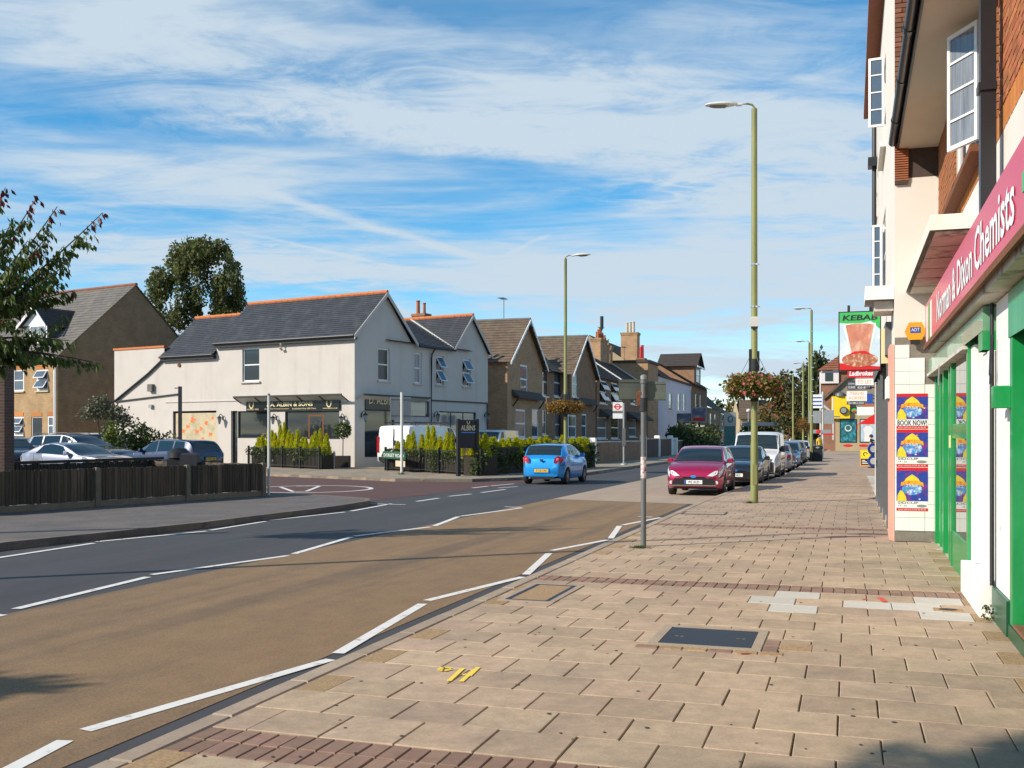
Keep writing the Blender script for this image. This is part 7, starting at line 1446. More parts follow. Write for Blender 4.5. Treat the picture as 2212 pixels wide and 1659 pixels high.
def along(u):
    v0, v1 = 1118, 1071; best = 0; bd = 1e9
    for i in range(400):
        p = fa_.lerp(fb_, i/399); uu = UC+p.x/p.y*FD
        if abs(uu-u) < bd: bd, best = abs(uu-u), i/399
    return best*Tf
fence('low dark close-boarded timber fence along the left pavement', (fa_, fb_), .90, [along(-60), along(209), along(404), Tf-.06])
ra, rb = fb_+Vector((0, .05, 0)), ST(-24, 28.6, .12)
fence('return of the dark timber fence along the side road', (ra, rb), .88, [4.0, 8.0], bw=.12)
ga, gb = PY(26, 1005, 26.8), PY(352, 1004, 33.0); ga.z = gb.z = .12
T, L = fence('second dark timber fence standing behind the front fence', (ga, gb), .9, [], bw=.14, mw='wood_dark', gravel=False); mb = MB(); mb.box(0, -.04, .91, L, .1, .99); mb.build('capping_rail', M['wood_dark'], T)

# dead leaves and grit gathered along the foot of the fence and in the gutters
V_, F_ = [], []
def litter(a, b, n, spread, z):
    for i in range(n):
        p = a.lerp(b, rng.random()); d_ = (b-a); nn = Vector((-d_.y, d_.x, 0)).normalized()*(-abs(rng.gauss(0, spread)))
        c_ = p+nn; an = rng.uniform(0, 6.28); r_ = rng.uniform(.012, .04); k = len(V_)
        for j in range(4): t_ = an+j*1.57; V_.append((c_.x+math.cos(t_)*r_*(1 if j % 2 else .5), c_.y+math.sin(t_)*r_*(1 if j % 2 else .5), z+rng.uniform(.002, .014)))
        F_.append((k, k+1, k+2, k+3))
litter(fa_, fb_, 420, .22, .12); litter(ST(-12.5, 9), ST(-11.5, 22), 260, -.12, .0); litter(ST(-3.66, 4), ST(-3.66, 27), 120, -.06, .006)
o = link('fallen_leaves', mesh_np('fallen_leaves', V_, F_, M['l_autumn'])); o['kind'] = 'stuff'

# ------------------------------------------------------------------ railings with planted troughs before the corner building
def railing(label, a, b, h=1.05, step=.13):
    d = b-a; L = math.hypot(d.x, d.y); T = thing('railing', label, 'railing', a, math.atan2(d.y, d.x))
    for z in (.12, h-.05): mb = MB(); mb.box(0, -.02, z, L, .02, z+.04); mb.build('rail', M['rail_black'], T)
    br = MB(); br.box(-.01, -.01, .12, .01, .01, h-.03); br = br.mesh('bar', M['rail_black'])
    for i in range(int(L/step)+1): o = link('bar', br, T); o.location = (i*step, 0, 0)
    ps_ = MB(); ps_.bbox(-.045, -.045, 0, .045, .045, h+.08, .01); ps_ = ps_.mesh('post', M['rail_black']); n = max(1, round(L/1.8))
    for i in range(n+1): o = link('post', ps_, T); o.location = (L*i/n, 0, 0)
    return T
def trough(label, a, b, w=.7, h=.8, off=.5, m='wood_dark'):
    d = b-a; L = math.hypot(d.x, d.y); T = thing('planter_trough', label, 'planter', a, math.atan2(d.y, d.x)); mb = MB(); mb.bbox(.05, off-w/2, 0, L-.05, off+w/2, h, .02); mb.build('box', M[m], T); mb = MB(); mb.box(.1, off-w/2+.05, h, L-.1, off+w/2-.05, h+.02); mb.build('soil', M['earth'], T); return T
R1a, R1b = P(537, 1007, .12), P(690, 1014, .12); railing('black metal railing round the conifers by the shop front', R1a, R1b); trough('dark planter of golden conifers by the shop front', R1a, R1b)
R2a, R2b = P(833, 1016, .12), P(1039, 1028, .12); railing('black metal railing behind the street nameplate', R2a, R2b); trough('dark planter of golden conifers behind the nameplate railing', R2a, R2b)
R3a, R3b = R2b.copy(), P(1292, 1009.5, .12); trough('long dark planter of golden conifers along the main road', R3a, R3b, h=1.15)
R0a, R0b = P(455, 1001, .12), P(512, 1003, .12); trough('small dark planter of conifers beside the shop door', R0a, R0b, h=.9)
# low garden walls before the terraces
def garden_wall(label, s0, s1, t, h, m, posts=()):
    T = thing('garden_wall', label, 'wall', ST(t, s0, .12), SR); mb = MB(); mb.box(0, -.12, 0, s1-s0, .12, h); mb.build('brickwork', M[m], T); mb = MB(); mb.box(-.02, -.15, h, s1-s0+.02, .15, h+.08); mb.build('coping', M['concrete'], T)
    for x in posts: mb = MB(); mb.bbox(x-.22, -.22, 0, x+.22, .22, h+.3, .04); mb.build('pier', M['white_worn'], T)
garden_wall('dark low garden wall beyond the conifer hedge', 60, 76, -14.6, 1.25, 'wood_dark' if False else 'b_brown', (0.3,)); garden_wall('red brick low wall behind the bus stop', 77, 90, -14.8, 1.4, 'b_pier', (.3, 6.3, 12.6)); garden_wall('low brick wall before the dark hedge', 92, 120, -14.8, 1.2, 'b_pier', (.2,))
# ================================================================== PLANTS
NR = np.random.default_rng(11)
def leaf_faces(C, size, up=None, long=1.6, droop=0.0):
    """one four-cornered leaf at each row of C; up = preferred normal direction (or None)"""
    n = len(C); a = NR.normal(size=(n, 3)); a[:, 2] -= droop*2; a /= np.linalg.norm(a, axis=1)[:, None]
    b = NR.normal(size=(n, 3));
    if up is not None: b += up*1.5
    b -= (b*a).sum(1)[:, None]*a; b /= np.linalg.norm(b, axis=1)[:, None]; c = np.cross(a, b)
    s = (size*(.6+.8*NR.random(n)))[:, None] if np.ndim(size) == 0 else (size*(.6+.8*NR.random(n)))[:, None]
    A = C; B = C+a*s*long*.5+c*s*.5; D = C+a*s*long; E = C+a*s*long*.5-c*s*.5
    V = np.stack([A, B, D, E], 1).reshape(-1, 3); F = np.arange(4*n).reshape(n, 4); return V, F
def crown(name, clumps, leaf, m, parent=None, per=60, mats=None, droop=0.0, shell=.75, long=1.6):
    """clumps: list of (x, y, z, rx, ry, rz); leaves lie mostly near each clump's skin"""
    P_, G = [], []
    for k, c in enumerate(clumps):
        n = int(per*(c[3]*c[4]*c[5])**(2/3)) if per > 0 else int(-per); d = NR.normal(size=(n, 3)); d /= np.linalg.norm(d, axis=1)[:, None]
        r = shell+(1-shell)*NR.random(n)**.5; r *= 1+.22*NR.normal(size=n)*.6
        P_.append(np.array(c[:3])+d*r[:, None]*np.array(c[3:6])); G.append(np.full(n, NR.integers(0, 100)))
    C = np.concatenate(P_); V, F = leaf_faces(C, leaf, droop=droop, long=long); mi = None
    ms = [M[m]] if mats is None else [M[x] for x in mats]
    if mats: mi = (NR.random(len(F)) < .3).astype(int).tolist()
    return link(name, mesh_np(name, V, F, ms, mi), parent)
def trunk(parent, pts, r, m='bark', name='trunk'): mb = MB(); mb.tube(pts, r, 8); return mb.build(name, M[m], parent, True)

# golden conifers, four shapes shared by all
def conifer_mesh(h, r, n, seed):
    g = np.random.default_rng(seed); z = g.random(n)**1.35*h; rr = r*(1-z/h)**.75*(.82+.3*g.random(n)); lobes = 1+.22*np.sin(g.random()*6+np.arctan2(0, 1)+3*0); a = g.random(n)*2*np.pi
    rr *= 1+.18*np.sin(5*a+seed)+.12*np.sin(9*z/h*6); C = np.stack([rr*np.cos(a), rr*np.sin(a), z+.02], 1)
    out = np.stack([np.cos(a)*.5, np.sin(a)*.5, np.full(n, 1.2)], 1)+g.normal(size=(n, 3))*.35; out /= np.linalg.norm(out, axis=1)[:, None]; s = .075*(.6+.8*g.random(n))[:, None]
    t = np.cross(out, g.normal(size=(n, 3))); t /= np.linalg.norm(t, axis=1)[:, None]
    V = np.stack([C-t*s*.3, C+t*s*.3, C+out*s*1.7], 1).reshape(-1, 3); return mesh_np('foliage', V, np.arange(3*n).reshape(n, 3), M['l_conifer'])
CM = [conifer_mesh(1.0, .27, 1500, k) for k in range(4)]
stem_mb = MB(); stem_mb.tube([(0, 0, -.1), (0, 0, .75)], [.025, .01], 6); SM = stem_mb.mesh('stem', M['bark'])
def conifer(p, h, w, label, group):
    T = thing('golden_conifer', label, 'conifer', p, rng.uniform(0, 6.28), group); f = link('foliage', CM[rng.randrange(4)], T); s = link('stem', SM, T); T.scale = (w, w, h); return T
ORD = 'first second third fourth fifth sixth seventh eighth ninth tenth eleventh twelfth thirteenth fourteenth fifteenth sixteenth seventeenth eighteenth nineteenth twentieth'.split(); ORD += ['twenty-'+x for x in ORD[:9]]+['thirtieth']+['thirty-'+x for x in ORD[:9]]
def conifer_row(a, b, n, hs, off, z, label, group, w=1.25):
    d = (b-a); nn = Vector((-d.y, d.x, 0)).normalized()
    for i in range(n):
        f = (i+.5+rng.uniform(-.18, .18))/n; p = a.lerp(b, f)+nn*(off+rng.uniform(-.08, .08)); h = hs[i % len(hs)]*rng.uniform(.88, 1.12); conifer((p.x, p.y, z), h, w*rng.uniform(.8, 1.2), 'golden green conifer, '+label % ORD[i], group)
conifer_row(R1a, R1b, 16, [.85, 1.0, 1.15, 1.05, .95, 1.4, 1.45, 1.1, 1.0, 1.15, .9, .75], .5, .8, '%s from the left in the planter at the shop front', 'conifers in the shop front planter', .8)
conifer_row(R2a, R2b, 15, [.75, .7, 1.0, 1.1, 1.0, 1.2, 1.2, .95, 1.05, .95, 1.1], .5, .8, '%s from the left in the planter behind the street nameplate', 'conifers behind the nameplate', .75)
conifer_row(R3a, R3b, 34, [.7, .5, .62, .42, .76], .45, .95, '%s from the noticeboard in the front hedge row by the main road', 'conifers along the main road', .95)
conifer_row(R3a, R3b, 26, [.52, .42, .6], .95, .92, '%s from the noticeboard in the back hedge row by the main road', 'conifers in the back row of the hedge', 1.05)
conifer_row(R0a, R0b, 7, [1.2, 1.45, 1.0, .85], .5, .9, '%s from the left in the small planter beside the shop door', 'conifers beside the shop door')
# climbing greens and flowers hanging over the troughs
d = R3b-R3a; L = d.length; cl = [(f*L, .28+rng.uniform(-.1, .1), rng.uniform(.25, 1.0), .5, .3, .4) for f in [i/40 for i in range(41)]]
o = crown('trailing_hedge', cl, .10, 'l_hedge', per=900); o.location = R3a; o.rotation_euler = (0, 0, math.atan2(d.y, d.x)); o['kind'] = 'stuff'
for a, b in ((R1a, R1b), (R2a, R2b)):
    d = b-a; L = d.length; o = crown('trailing_plants', [(f*L, .15, .85, .35, .25, .18) for f in [i/14 for i in range(15)]]+[(L*rng.random(), .02, rng.uniform(.3, .8), .3, .1, .3) for _ in range(8)], .08, 'l_hedge', per=900); o.location = a; o.rotation_euler = (0, 0, math.atan2(d.y, d.x)); o['kind'] = 'stuff'
# clipped ball trees in tubs
def ball_tree(p, label, h=2.35, r=.38):
    T = thing('topiary_ball_tree', label, 'topiary tree', p, 0, 'clipped ball trees by the shop'); crown('foliage', [(0, 0, h-r, r, r, r)], .07, 'l_hedge', T, per=-900, shell=.9); trunk(T, [(0, 0, .4), (.02, 0, h-r)], .025, name='stem'); mb = MB(); mb.bbox(-.36, -.36, 0, .36, .36, .62, .03); mb.build('tub', M['wood_dark'], T)
ball_tree(P(740.5, 1010, .12), 'clipped ball tree in a black tub at the shop corner'); ball_tree(P(462, 1001, .12)+Vector((0, 1.0, 0)), 'clipped ball tree beside the poppy window', 2.6)
# shrubs and olive tree at the side of the shop
def shrub(label, p, clumps, leaf, m, per=700, name='shrub', mats=None, droop=0): T = thing(name, label, 'shrub', p, 0); crown('foliage', clumps, leaf, m, T, per=per, mats=mats, droop=droop); trunk(T, [(0, 0, 0), (.05, 0, .8)], .04, name='stem'); return T
q = PY(212, 1000, 56); T = thing('olive_tree', 'grey green olive tree with a thin leaning stem beside the dark gable wall', 'tree', (q.x, q.y, .12), 0); crown('crown', [(.1, 0, 3.15, .8, .8, .55), (-.5, .1, 2.9, .6, .6, .45), (.9, 0, 2.85, .8, .7, .5), (1.3, .1, 2.5, .6, .6, .4), (.2, 0, 3.5, .5, .5, .35)], .085, 'l_olive', T, per=1500, shell=.3); trunk(T, [(.25, 0, 0), (.1, 0, 1.2), (-.05, 0, 2.9)], [.06, .05, .03]); trunk(T, [(.1, 0, 1.6), (.9, 0, 2.7)], [.035, .02], name='limb')
for (u, Y, w, h, lab, m) in ((258, 53, 1.1, 2.3, 'rounded dark green shrub beside the white wing wall', 'l_hedge'), (292, 54, 1.0, 2.2, 'leafy shrub below the vent box on the white wall', 'l_mid'), (330, 54, 1.2, 2.0, 'shrub before the white wall, left of the poppy window', 'l_hedge'), (362, 54, .7, 1.7, 'low shrub beside the poppy window frame', 'l_mid'), (232, 54, .5, 2.0, 'small bright shrub left of the rounded dark green shrub', 'l_conifer')):
    q = PY(u, 1000, Y); shrub(lab, (q.x, q.y, .12), [(rng.uniform(-.5, .5)*w, rng.uniform(-.3, .3), h*f, w*.55, w*.5, h*.28) for f in (.2, .35, .5, .65, .8)], .10, m, 800)
q = P(521, 1003, .12); shrub('low shrub growing against the shop front wall', q, [(0, 0, .4, .7, .4, .4), (.6, .1, .3, .5, .4, .3)], .08, 'l_olive')
q = ST(-14.6, 102, .12); T = thing('garden_hedge', 'tall dark unclipped hedge before the terraces', 'hedge', q, SR); crown('foliage', [(rng.uniform(-6, 11), rng.uniform(-.8, .8), rng.uniform(.5, 2.0), 1.4, 1.1, .85) for _ in range(28)], .2, 'l_dark', T, per=330, mats=('l_dark', 'l_hedge')); trunk(T, [(0, 0, 0), (0, 0, 1.5)], .1, name='stem')
# flower baskets on the lamp columns
def basket(label, c, rx, rz_, mats, flowers, n=2600):
    T = thing('flower_basket', label, 'flower basket', c, 0, 'flower baskets on the lamp columns'); cl = [(math.cos(a)*rx*.55, math.sin(a)*rx*.55, rng.uniform(-.1, .1)*rz_, rx*.48, rx*.48, rz_*.8) for a in [k*.785 for k in range(8)]]+[(0, 0, rz_*.35, rx*.55, rx*.55, rz_*.6)]
    crown('foliage', cl, .06, mats[0], T, per=-int(n/9), mats=mats, shell=.55, droop=.25)
    V, F = [], []
    mb = MB(); mb.lathe([(rx*.3, -rz_*.5), (rx*.62, -rz_*.1), (rx*.64, 0)], 14); mb.build('basket', M['rail_black'], T)
    tw = MB()
    for i in range(60): a = rng.uniform(0, 6.28); z = rng.uniform(-.6, .7)*rz_; p0 = Vector((math.cos(a)*rx*.6, math.sin(a)*rx*.6, z)); tw.tube([p0, p0+Vector((math.cos(a)*.25*rx, math.sin(a)*.25*rx, rng.uniform(-.25, .2)*rz_)), p0+Vector((math.cos(a)*.5*rx, math.sin(a)*.5*rx, rng.uniform(-.8, .3)*rz_))], .004, 3)
    o = tw.build('trailing_stems', M['l_basket'], T, fix=False)
    if flowers:
        fl = MB()
        for k in range(5): a = k*1.2566; fl.face([(0, 0, 0), (math.cos(a-.45)*.045, math.sin(a-.45)*.045, .015), (math.cos(a)*.06, math.sin(a)*.06, .005), (math.cos(a+.45)*.045, math.sin(a+.45)*.045, .015)])
        me = fl.mesh('flower', M['flower_pink'])
        for i in range(flowers):
            a = rng.uniform(0, 6.28) if i % 3 else rng.uniform(-2.6, -.5); z = rng.uniform(-.75, .75); rr = rx*math.sqrt(max(0, 1-z*z*.7))*rng.uniform(.92, 1.12); o = link('flower', me, T); o.location = (math.cos(a)*rr, math.sin(a)*rr, z*rz_*1.05); o.rotation_euler = (rng.uniform(.6, 1.8), 0, a+1.57+rng.uniform(-.5, .5)); s = rng.uniform(.4, .85); o.scale = (s, s, s)
    return T
basket('large trailing flower basket with pink blooms on the nearest lamp', (LB.x, LB.y, 3.02), .70, .34, ('l_basket', 'l_mid'), 52, 4600)
basket('dry orange brown flower basket on the far left lamp', (L2.x, L2.y, 3.15), .92, .32, ('l_basket_dry', 'l_basket'), 0, 3200)
q = PY(1736, 920, 88); basket('autumn coloured basket on the lamp left of the litter bin', (PY(1748, 915, 91.5).x-.25, 91.4, 2.75), .9, .8, ('l_basket_dry', 'l_autumn'), 0, 2000)

# ------------------------------------------------------------------ cherry tree leaning in from the left
CT = thing('cherry_tree', 'cherry tree with drooping green and dark red leaves leaning in from the left', 'tree', (-12.2, 16.2, .12), 0); c0 = Vector((-12.2, 16.2, .12))
def px3(u, v, Y): return PY(u, v, Y)-c0
trunk(CT, [(0, 0, 0), (.1, .1, 1.6), (.5, .3, 2.6), (1.4, .5, 3.5)], [.17, .14, .12, .09])
tips = [((12, 405), 16.4), ((82, 424), 16.8), ((124, 446), 16.2), ((222, 459), 16.6), ((152, 540), 17.0), ((146, 566), 16.0), ((118, 556), 16.5), ((162, 628), 16.8), ((150, 736), 16.2), ((216, 786), 16.4), ((60, 520), 15.8), ((40, 600), 16.5), ((100, 640), 17), ((28, 690), 16), ((20, 740), 15.9), ((-40, 420), 16.6), ((-80, 500), 16), ((-120, 620), 17), ((-60, 760), 16.3), ((110, 500), 16.4), ((30, 470), 16.6), ((60, 585), 16.2), ((135, 612), 16.4), ((35, 655), 16.7), ((-20, 560), 16.3), ((95, 772), 16.1), ((10, 800), 16.4), ((140, 776), 16.7), ((60, 785), 16.5), ((-10, 640), 16.2)]
core = px3(-170, 760, 16.4); LV = []; BR = MB(); RD = []
for (tu, tY) in tips:
    e = px3(*tu, tY); mid = core.lerp(e, .5)+Vector((0, rng.uniform(-.3, .3), -.25 if tu[1] < 600 else .25)); pts = [core.lerp(mid, f) if False else (core*(1-f)*(1-f)+mid*2*f*(1-f)+e*f*f) for f in [i/12 for i in range(13)]]
    BR.tube(pts, [.03*(1-i/13)+.004 for i in range(13)], 5)
    for i in range(34):
        f = .28+.72*i/33; p = core*(1-f)**2+mid*2*f*(1-f)+e*f*f; dr = (e-core).normalized(); red = f > (.92 if tu[1] < 470 else 1.1) or rng.random() < .035
        for k in range(5 if f < .9 else 4):
            side = Vector((rng.uniform(-1, 1), rng.uniform(-1, 1), rng.uniform(-1.2, .1))); LV.append((p+side*.07*(1.6-f*.9)*rng.uniform(.2, 2.2), (dr*.45+Vector((rng.uniform(-.45, .45), rng.uniform(-.4, .4), -1.0))).normalized(), red))
    for k in range(3):                                     # short side shoots
        f = rng.uniform(.4, .85); p = core*(1-f)**2+mid*2*f*(1-f)+e*f*f; q2 = p+Vector((rng.uniform(.1, .5), rng.uniform(-.2, .2), rng.uniform(-.15, .4))); BR.tube([p, q2], [.008, .003], 4)
        for i in range(22): pp = p.lerp(q2, i/21); LV.append((pp+Vector((rng.uniform(-.06, .06), rng.uniform(-.06, .06), rng.uniform(-.05, .03))), (Vector((rng.uniform(-.3, .6), rng.uniform(-.4, .4), -1.0))).normalized(), rng.random() < .03))
o = BR.build('branches', M['bark'], CT, True); V, F, mi = [], [], []
for (p, d, red) in LV:
    s = rng.uniform(.09, .15); w = s*.24; n = d.cross(Vector((rng.uniform(-1, 1), rng.uniform(-1, 1), .2))).normalized(); g = d.cross(n)*.25*w; k = len(V)
    V += [tuple(p), tuple(p+d*s*.45+n*w+g), tuple(p+d*s), tuple(p+d*s*.45-n*w+g), tuple(p+d*s*.5)]; F += [(k, k+1, k+2, k+4), (k, k+4, k+2, k+3)]; mi += [1 if red else 0]*2
link('crown', mesh_np('crown', V, F, [M['l_cherry'], M['l_cherry_red']], mi), CT)
# broad trees; two unseen ones left of the viewer are added for their shadows
def broad_tree(label, p, h, clumps, leaf, m, per, name='shadow_tree', cat='tree', mats=None, tr=.16, droop=0.0, shell=.6, group=None):
    T = thing(name, label, cat, p, 0, group); trunk(T, [(0, 0, -.05), (.05, 0, h*.25), (-.05, .05, h*.5), (0, 0, h*.8)], [tr, tr*.8, tr*.55, tr*.2]); lm = MB()
    for c in clumps[:7]: lm.tube([(0, 0, h*.3), (c[0]*.5, c[1]*.5, (h*.35+c[2])/2), (c[0]*.9, c[1]*.9, c[2])], [tr*.4, tr*.25, tr*.08], 5)
    lm.build('limbs', M['bark'], T, True); crown('crown', clumps, leaf, m, T, per=per, mats=mats, droop=droop, shell=shell); return T
SHADOW_TREE = (-12.9, -1.86, .12)
broad_tree('leafy unseen tree added beside the viewer to shadow the near pavement', SHADOW_TREE, 11.6, [(rng.uniform(-.6, .6), rng.uniform(-.5, .5), rng.uniform(8.6, 11.3), .7, .55, .55) for _ in range(30)], .16, 'l_mid', 800)  # out of view; high crown shaped to throw the near corner shadow
broad_tree('small unseen tree added on the left pavement to shadow the near road', (-12.62, 3.66, .12), 6.2, [(rng.uniform(-.5, .5), rng.uniform(-.15, .15), rng.uniform(5.4, 5.6), .4, .2, .15) for _ in range(10)], .12, 'l_mid', 1500, tr=.07)  # out of view; flat crown added to throw a small road shadow
# birch behind the roofs
q = PY(425, 700, 84.0); base = Vector((q.x, 84.0, 0)); cl = []
for k in range(74):
    u = rng.uniform(332, 516); v = rng.uniform(532, 690); ok = ((u-424)/102)**2+((v-640)/112)**2 < 1.0 and not (u < 372 and v < 566) and not (rng.random() < .08)
    if ok or (390 < u < 500 and v < 590 and rng.random() < .7): w = PY(u, v, 84+rng.uniform(-2.2, 2.2)); cl.append((w.x-base.x, w.y-84, w.z, rng.uniform(.4, .75), .6, rng.uniform(.7, 1.3)))
for (u, v) in ((425, 532), (440, 527), (478, 532), (488, 545), (455, 545), (410, 552), (372, 565), (345, 590), (332, 612), (505, 580), (516, 625), (520, 655), (330, 640)): w = PY(u, v, 84); cl.append((w.x-base.x, 0, w.z, .6, .7, .7))
broad_tree('tall drooping birch tree rising behind the slate roofs', base, 15.0, cl, .16, 'l_birch', 480, 'birch_tree', tr=.25, droop=.75, shell=.35)
# trees at the end of the street
def px_tree(label, pts, Y, leaf, m, per, name='tree', mats=None, r=(1.4, 1.6), depth=3, droop=0.0, group=None):
    uc = sum(p[0] for p in pts)/len(pts); b = PY(uc, 990, Y); cl = []
    for (u, v, s) in pts: w = PY(u, v, Y+rng.uniform(-depth, depth)); cl.append((w.x-b.x, w.y-Y, w.z, r[0]*s, r[0]*s, r[1]*s))
    top = max(c[2] for c in cl); return broad_tree(label, (b.x, Y, 0), top, cl, leaf, m, per, name, mats=mats, tr=.35, droop=droop, group=group, shell=.45)
px_tree('tall dark evergreen behind the right hand lamps', [(1768, 775, .8), (1762, 790, 1), (1778, 790, .9), (1752, 800, .9), (1785, 805, .7), (1765, 812, 1.2), (1760, 835, 1.3), (1775, 845, 1.3), (1755, 865, 1.4), (1772, 880, 1.5), (1758, 900, 1.5), (1745, 880, 1.1), (1748, 920, 1.4), (1770, 925, 1.5)], 160, .42, 'l_dark', 60, 'evergreen_tree', ('l_dark', 'l_mid'))
px_tree('slender dark evergreen left of the tall evergreen', [(1736, 806, .7), (1733, 820, .8), (1740, 835, .9), (1730, 850, 1), (1738, 870, 1.1), (1728, 895, 1.2), (1738, 915, 1.2)], 168, .4, 'l_dark', 60, 'evergreen_tree', ('l_dark', 'l_birch'))
px_tree('wide dark conifer with layered boughs behind the flower basket', [(1696, 812, .6), (1700, 826, .9), (1690, 840, 1.1), (1708, 842, 1.1), (1716, 856, 1.0), (1685, 862, 1.2), (1702, 868, 1.3), (1718, 876, 1.2), (1695, 892, 1.3), (1712, 905, 1.3), (1722, 918, 1.2), (1700, 925, 1.1)], 152, .4, 'l_dark', 60, 'evergreen_tree', ('l_dark', 'l_autumn'))
px_tree('round rusty brown tree in front of the end houses', [(1655, 890, .9), (1648, 905, 1.1), (1662, 908, 1.1), (1655, 922, 1.1), (1644, 930, .9), (1668, 928, .9)], 178, .4, 'l_autumn', 60, 'tree', ('l_autumn', 'l_mid'))
px_tree('yellow green tree beyond the last terrace house', [(1580, 880, .8), (1590, 872, .9), (1600, 880, .8), (1573, 872, .6), (1585, 890, .9)], 240, .5, 'l_autumn', 40, 'tree', ('l_autumn', 'l_birch'))
px_tree('low dark bushy tree at the petrol station', [(1612, 930, .8), (1622, 926, .9), (1634, 930, .8), (1645, 934, .7)], 176, .4, 'l_hedge', 60, 'tree')
px_tree('dark tree right behind the gable end house', [(1795, 870, .9), (1785, 850, .9), (1790, 830, .7), (1800, 890, 1)], 175, .4, 'l_dark', 60, 'tree')
px_tree('distant dark tree above the last tan house', [(1547, 868, .6), (1556, 872, .6), (1563, 880, .6), (1552, 884, .7)], 260, .5, 'l_dark', 40, 'tree')
# far woods closing the horizon
V0 = []
cl = []
for k in range(150):
    a = rng.uniform(-.75, .75); d = rng.uniform(330, 420); cl.append((math.sin(a)*d, math.cos(a)*d, rng.uniform(1, 5), 9, 5, rng.uniform(4, 7)))
o = crown('far_woods', cl, 1.5, 'l_dark', per=5.5, mats=('l_dark', 'l_mid')); o['kind'] = 'stuff'

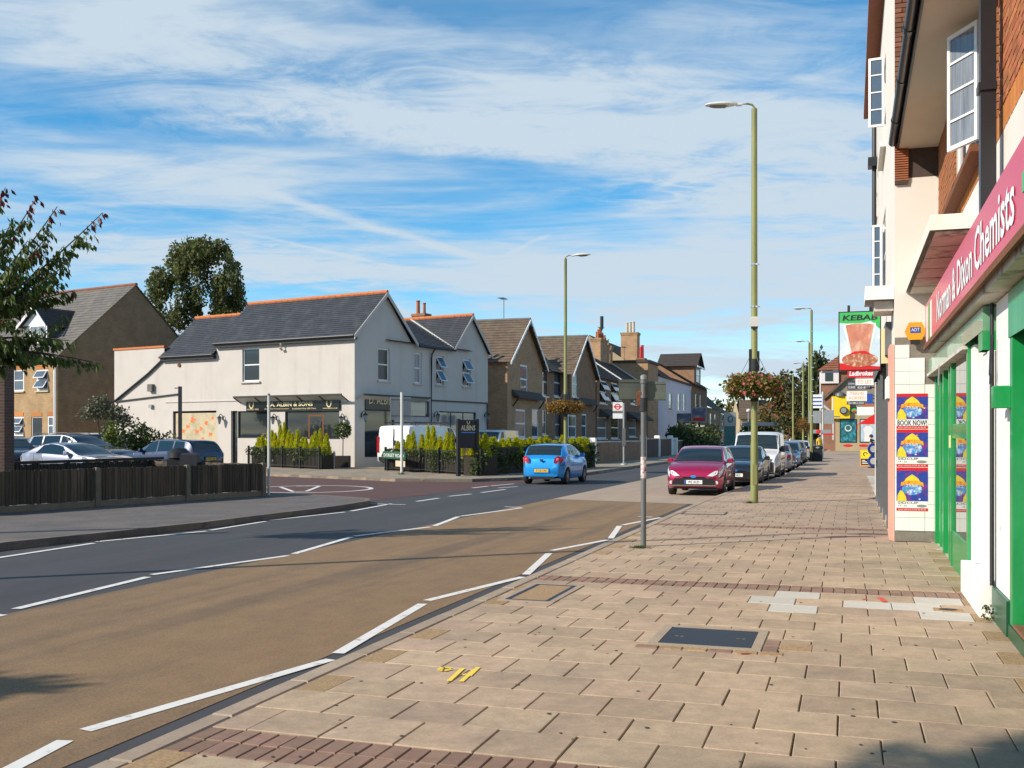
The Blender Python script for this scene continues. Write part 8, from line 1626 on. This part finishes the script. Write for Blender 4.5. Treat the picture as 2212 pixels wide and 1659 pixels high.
# ================================================================== PEOPLE
def person(label, loc, rz, J, cols, hair='hair', sc=1.0):
    """one skinned body; J overrides joints of the standing pose; cols = shirt, trousers, sleeve length (0-1)"""
    T = thing('person', label, 'person', loc, rz); T.scale = (sc,)*3
    j = {'pelvis': (0, 0, .95), 'waist': (0, 0, 1.10), 'chest': (0, 0, 1.32), 'neck': (0, 0, 1.50), 'head': (0, -.02, 1.60), 'crown': (0, -.02, 1.74),
         'shl': (.17, 0, 1.42), 'ell': (.22, .03, 1.16), 'wrl': (.23, -.05, .92), 'hal': (.23, -.07, .82), 'shr': (-.17, 0, 1.42), 'elr': (-.22, .03, 1.16), 'wrr': (-.23, -.05, .92), 'har': (-.23, -.07, .82),
         'hil': (.09, 0, .90), 'knl': (.10, -.02, .50), 'anl': (.10, .02, .09), 'tol': (.11, -.15, .035), 'hir': (-.09, 0, .90), 'knr': (-.10, -.02, .50), 'anr': (-.10, .02, .09), 'tor': (-.11, -.15, .035)}
    j.update(J); names = list(j); ix = {n: i for i, n in enumerate(names)}
    E = [('pelvis', 'waist'), ('waist', 'chest'), ('chest', 'neck'), ('neck', 'head'), ('head', 'crown'), ('chest', 'shl'), ('shl', 'ell'), ('ell', 'wrl'), ('wrl', 'hal'), ('chest', 'shr'), ('shr', 'elr'), ('elr', 'wrr'), ('wrr', 'har'),
         ('pelvis', 'hil'), ('hil', 'knl'), ('knl', 'anl'), ('anl', 'tol'), ('pelvis', 'hir'), ('hir', 'knr'), ('knr', 'anr'), ('anr', 'tor')]
    rad = dict(pelvis=.135, waist=.13, chest=.15, neck=.055, head=.085, crown=.075, shl=.07, ell=.045, wrl=.032, hal=.03, shr=.07, elr=.045, wrr=.032, har=.03, hil=.095, knl=.062, anl=.045, tol=.035, hir=.095, knr=.062, anr=.045, tor=.035)
    me = bpy.data.meshes.new('body'); me.from_pydata([j[n] for n in names], [(ix[a], ix[b]) for a, b in E], []); o = bpy.data.objects.new('tmp', me); COL.objects.link(o)
    o.modifiers.new('skin', 'SKIN'); sm = o.modifiers.new('sub', 'SUBSURF'); sm.levels = 1; sm.render_levels = 1
    for i, n in enumerate(names): me.skin_vertices[0].data[i].radius = (rad[n], rad[n]*(.75 if n in ('pelvis', 'waist', 'chest') else 1)); me.skin_vertices[0].data[i].use_root = (n == 'pelvis')
    dg = bpy.context.evaluated_depsgraph_get(); m2 = bpy.data.meshes.new_from_object(o.evaluated_get(dg)); bpy.data.objects.remove(o)
    m2.name = 'body'; m2.materials.clear()
    for x in ('skin', cols[0], cols[1], 'black'): m2.materials.append(M[x])
    arms = [(Vector(j[a]), Vector(j[b]), Vector(j[c])) for a, b, c in (('shl', 'ell', 'wrl'), ('shr', 'elr', 'wrr'))]; bl = {n: Vector(j[n]) for n in j}
    for p in m2.polygons:
        c = p.center; n = min(bl, key=lambda k: (bl[k]-c).length)
        p.material_index = 0 if n in ('head', 'crown', 'neck', 'hal', 'har', 'wrl', 'wrr', 'ell', 'elr') else 2 if n in ('hil', 'knl', 'anl', 'hir', 'knr', 'anr', 'pelvis') else 3 if n in ('tol', 'tor') else 1
        p.use_smooth = True
    b = link('body', m2, T); hd = Vector(j['head'])
    mb = MB(); mb.lathe([(.10, .0), (.112, .05), (.10, .11), (.06, .155), (0, .17)], 12, 0, hd+Vector((0, .02, -.01))); mb.build('hair', M[hair], T, True)
    f = MB(); f.prism([hd+Vector((x, y, z)) for x, y, z in ((-.012, -.085, -.02), (.012, -.085, -.02), (.006, -.08, .03), (-.006, -.08, .03))], (0, -.03, 0)); f.build('nose', M['skin'], T)
    for sg in (1, -1): e = MB(); e.lathe([(.014, 0), (.0, .006)], 8, 0, hd+Vector((sg*.035, -.088, .02)), 'y'); e.build('eye', M['black'], T)
    h = MB()
    for sg, hn_ in ((1, 'hal'), (-1, 'har')):
        w0 = Vector(j['wrl' if sg > 0 else 'wrr']); h0 = Vector(j[hn_]); dv = (h0-w0).normalized(); sd = dv.cross(Vector((0, 1, 0)) if abs(dv.y) < .8 else Vector((1, 0, 0))).normalized()
        for k in range(4): s0 = h0+sd*(k-1.5)*.018; h.tube([s0, s0+dv*(.05+.012*(k in (1, 2))), s0+dv*.08-sd*.0+Vector((0, 0, -.008))], [.009, .008, .006], 5)
        h.tube([h0-dv*.03-sd*.03, h0-sd*.055+dv*.01, h0-sd*.055+dv*.035], [.010, .009, .007], 5)
    h.build('fingers', M['skin'], T, True); return T
q = P(1882, 1003, .12); person('person in black top and white waistband reaching an arm towards the shop front', (q.x+.1, q.y+.3, .12), R(70), {'ell': (.36, -.2, 1.38), 'wrl': (.48, -.42, 1.42), 'hal': (.52, -.5, 1.44), 'knl': (.10, -.12, .52), 'anl': (.10, .08, .1), 'tol': (.1, -.1, .035)}, ('cloth_black', 'cloth_black'))
q = PY(1770, 990, 73.5); person('person in a bright yellow top walking behind the litter bin', (q.x, 73.5, .12), R(20), {'knl': (.1, -.15, .52), 'anl': (.1, -.05, .1), 'tol': (.1, -.22, .04), 'anr': (-.1, .2, .1), 'tor': (-.1, .05, .035)}, ('cloth_yellow', 'cloth_blue'))
person('person in dark clothes crossing the road far beyond the white van', (ST(-6.4, 106)[0], ST(-6.4, 106)[1], 0), R(10), {}, ('cloth_black', 'cloth_blue'))
person('person in a white top crossing the road far beyond the white van', (ST(-5.6, 107)[0], ST(-5.6, 107)[1], 0), R(30), {}, ('cloth_white', 'cloth_black'))
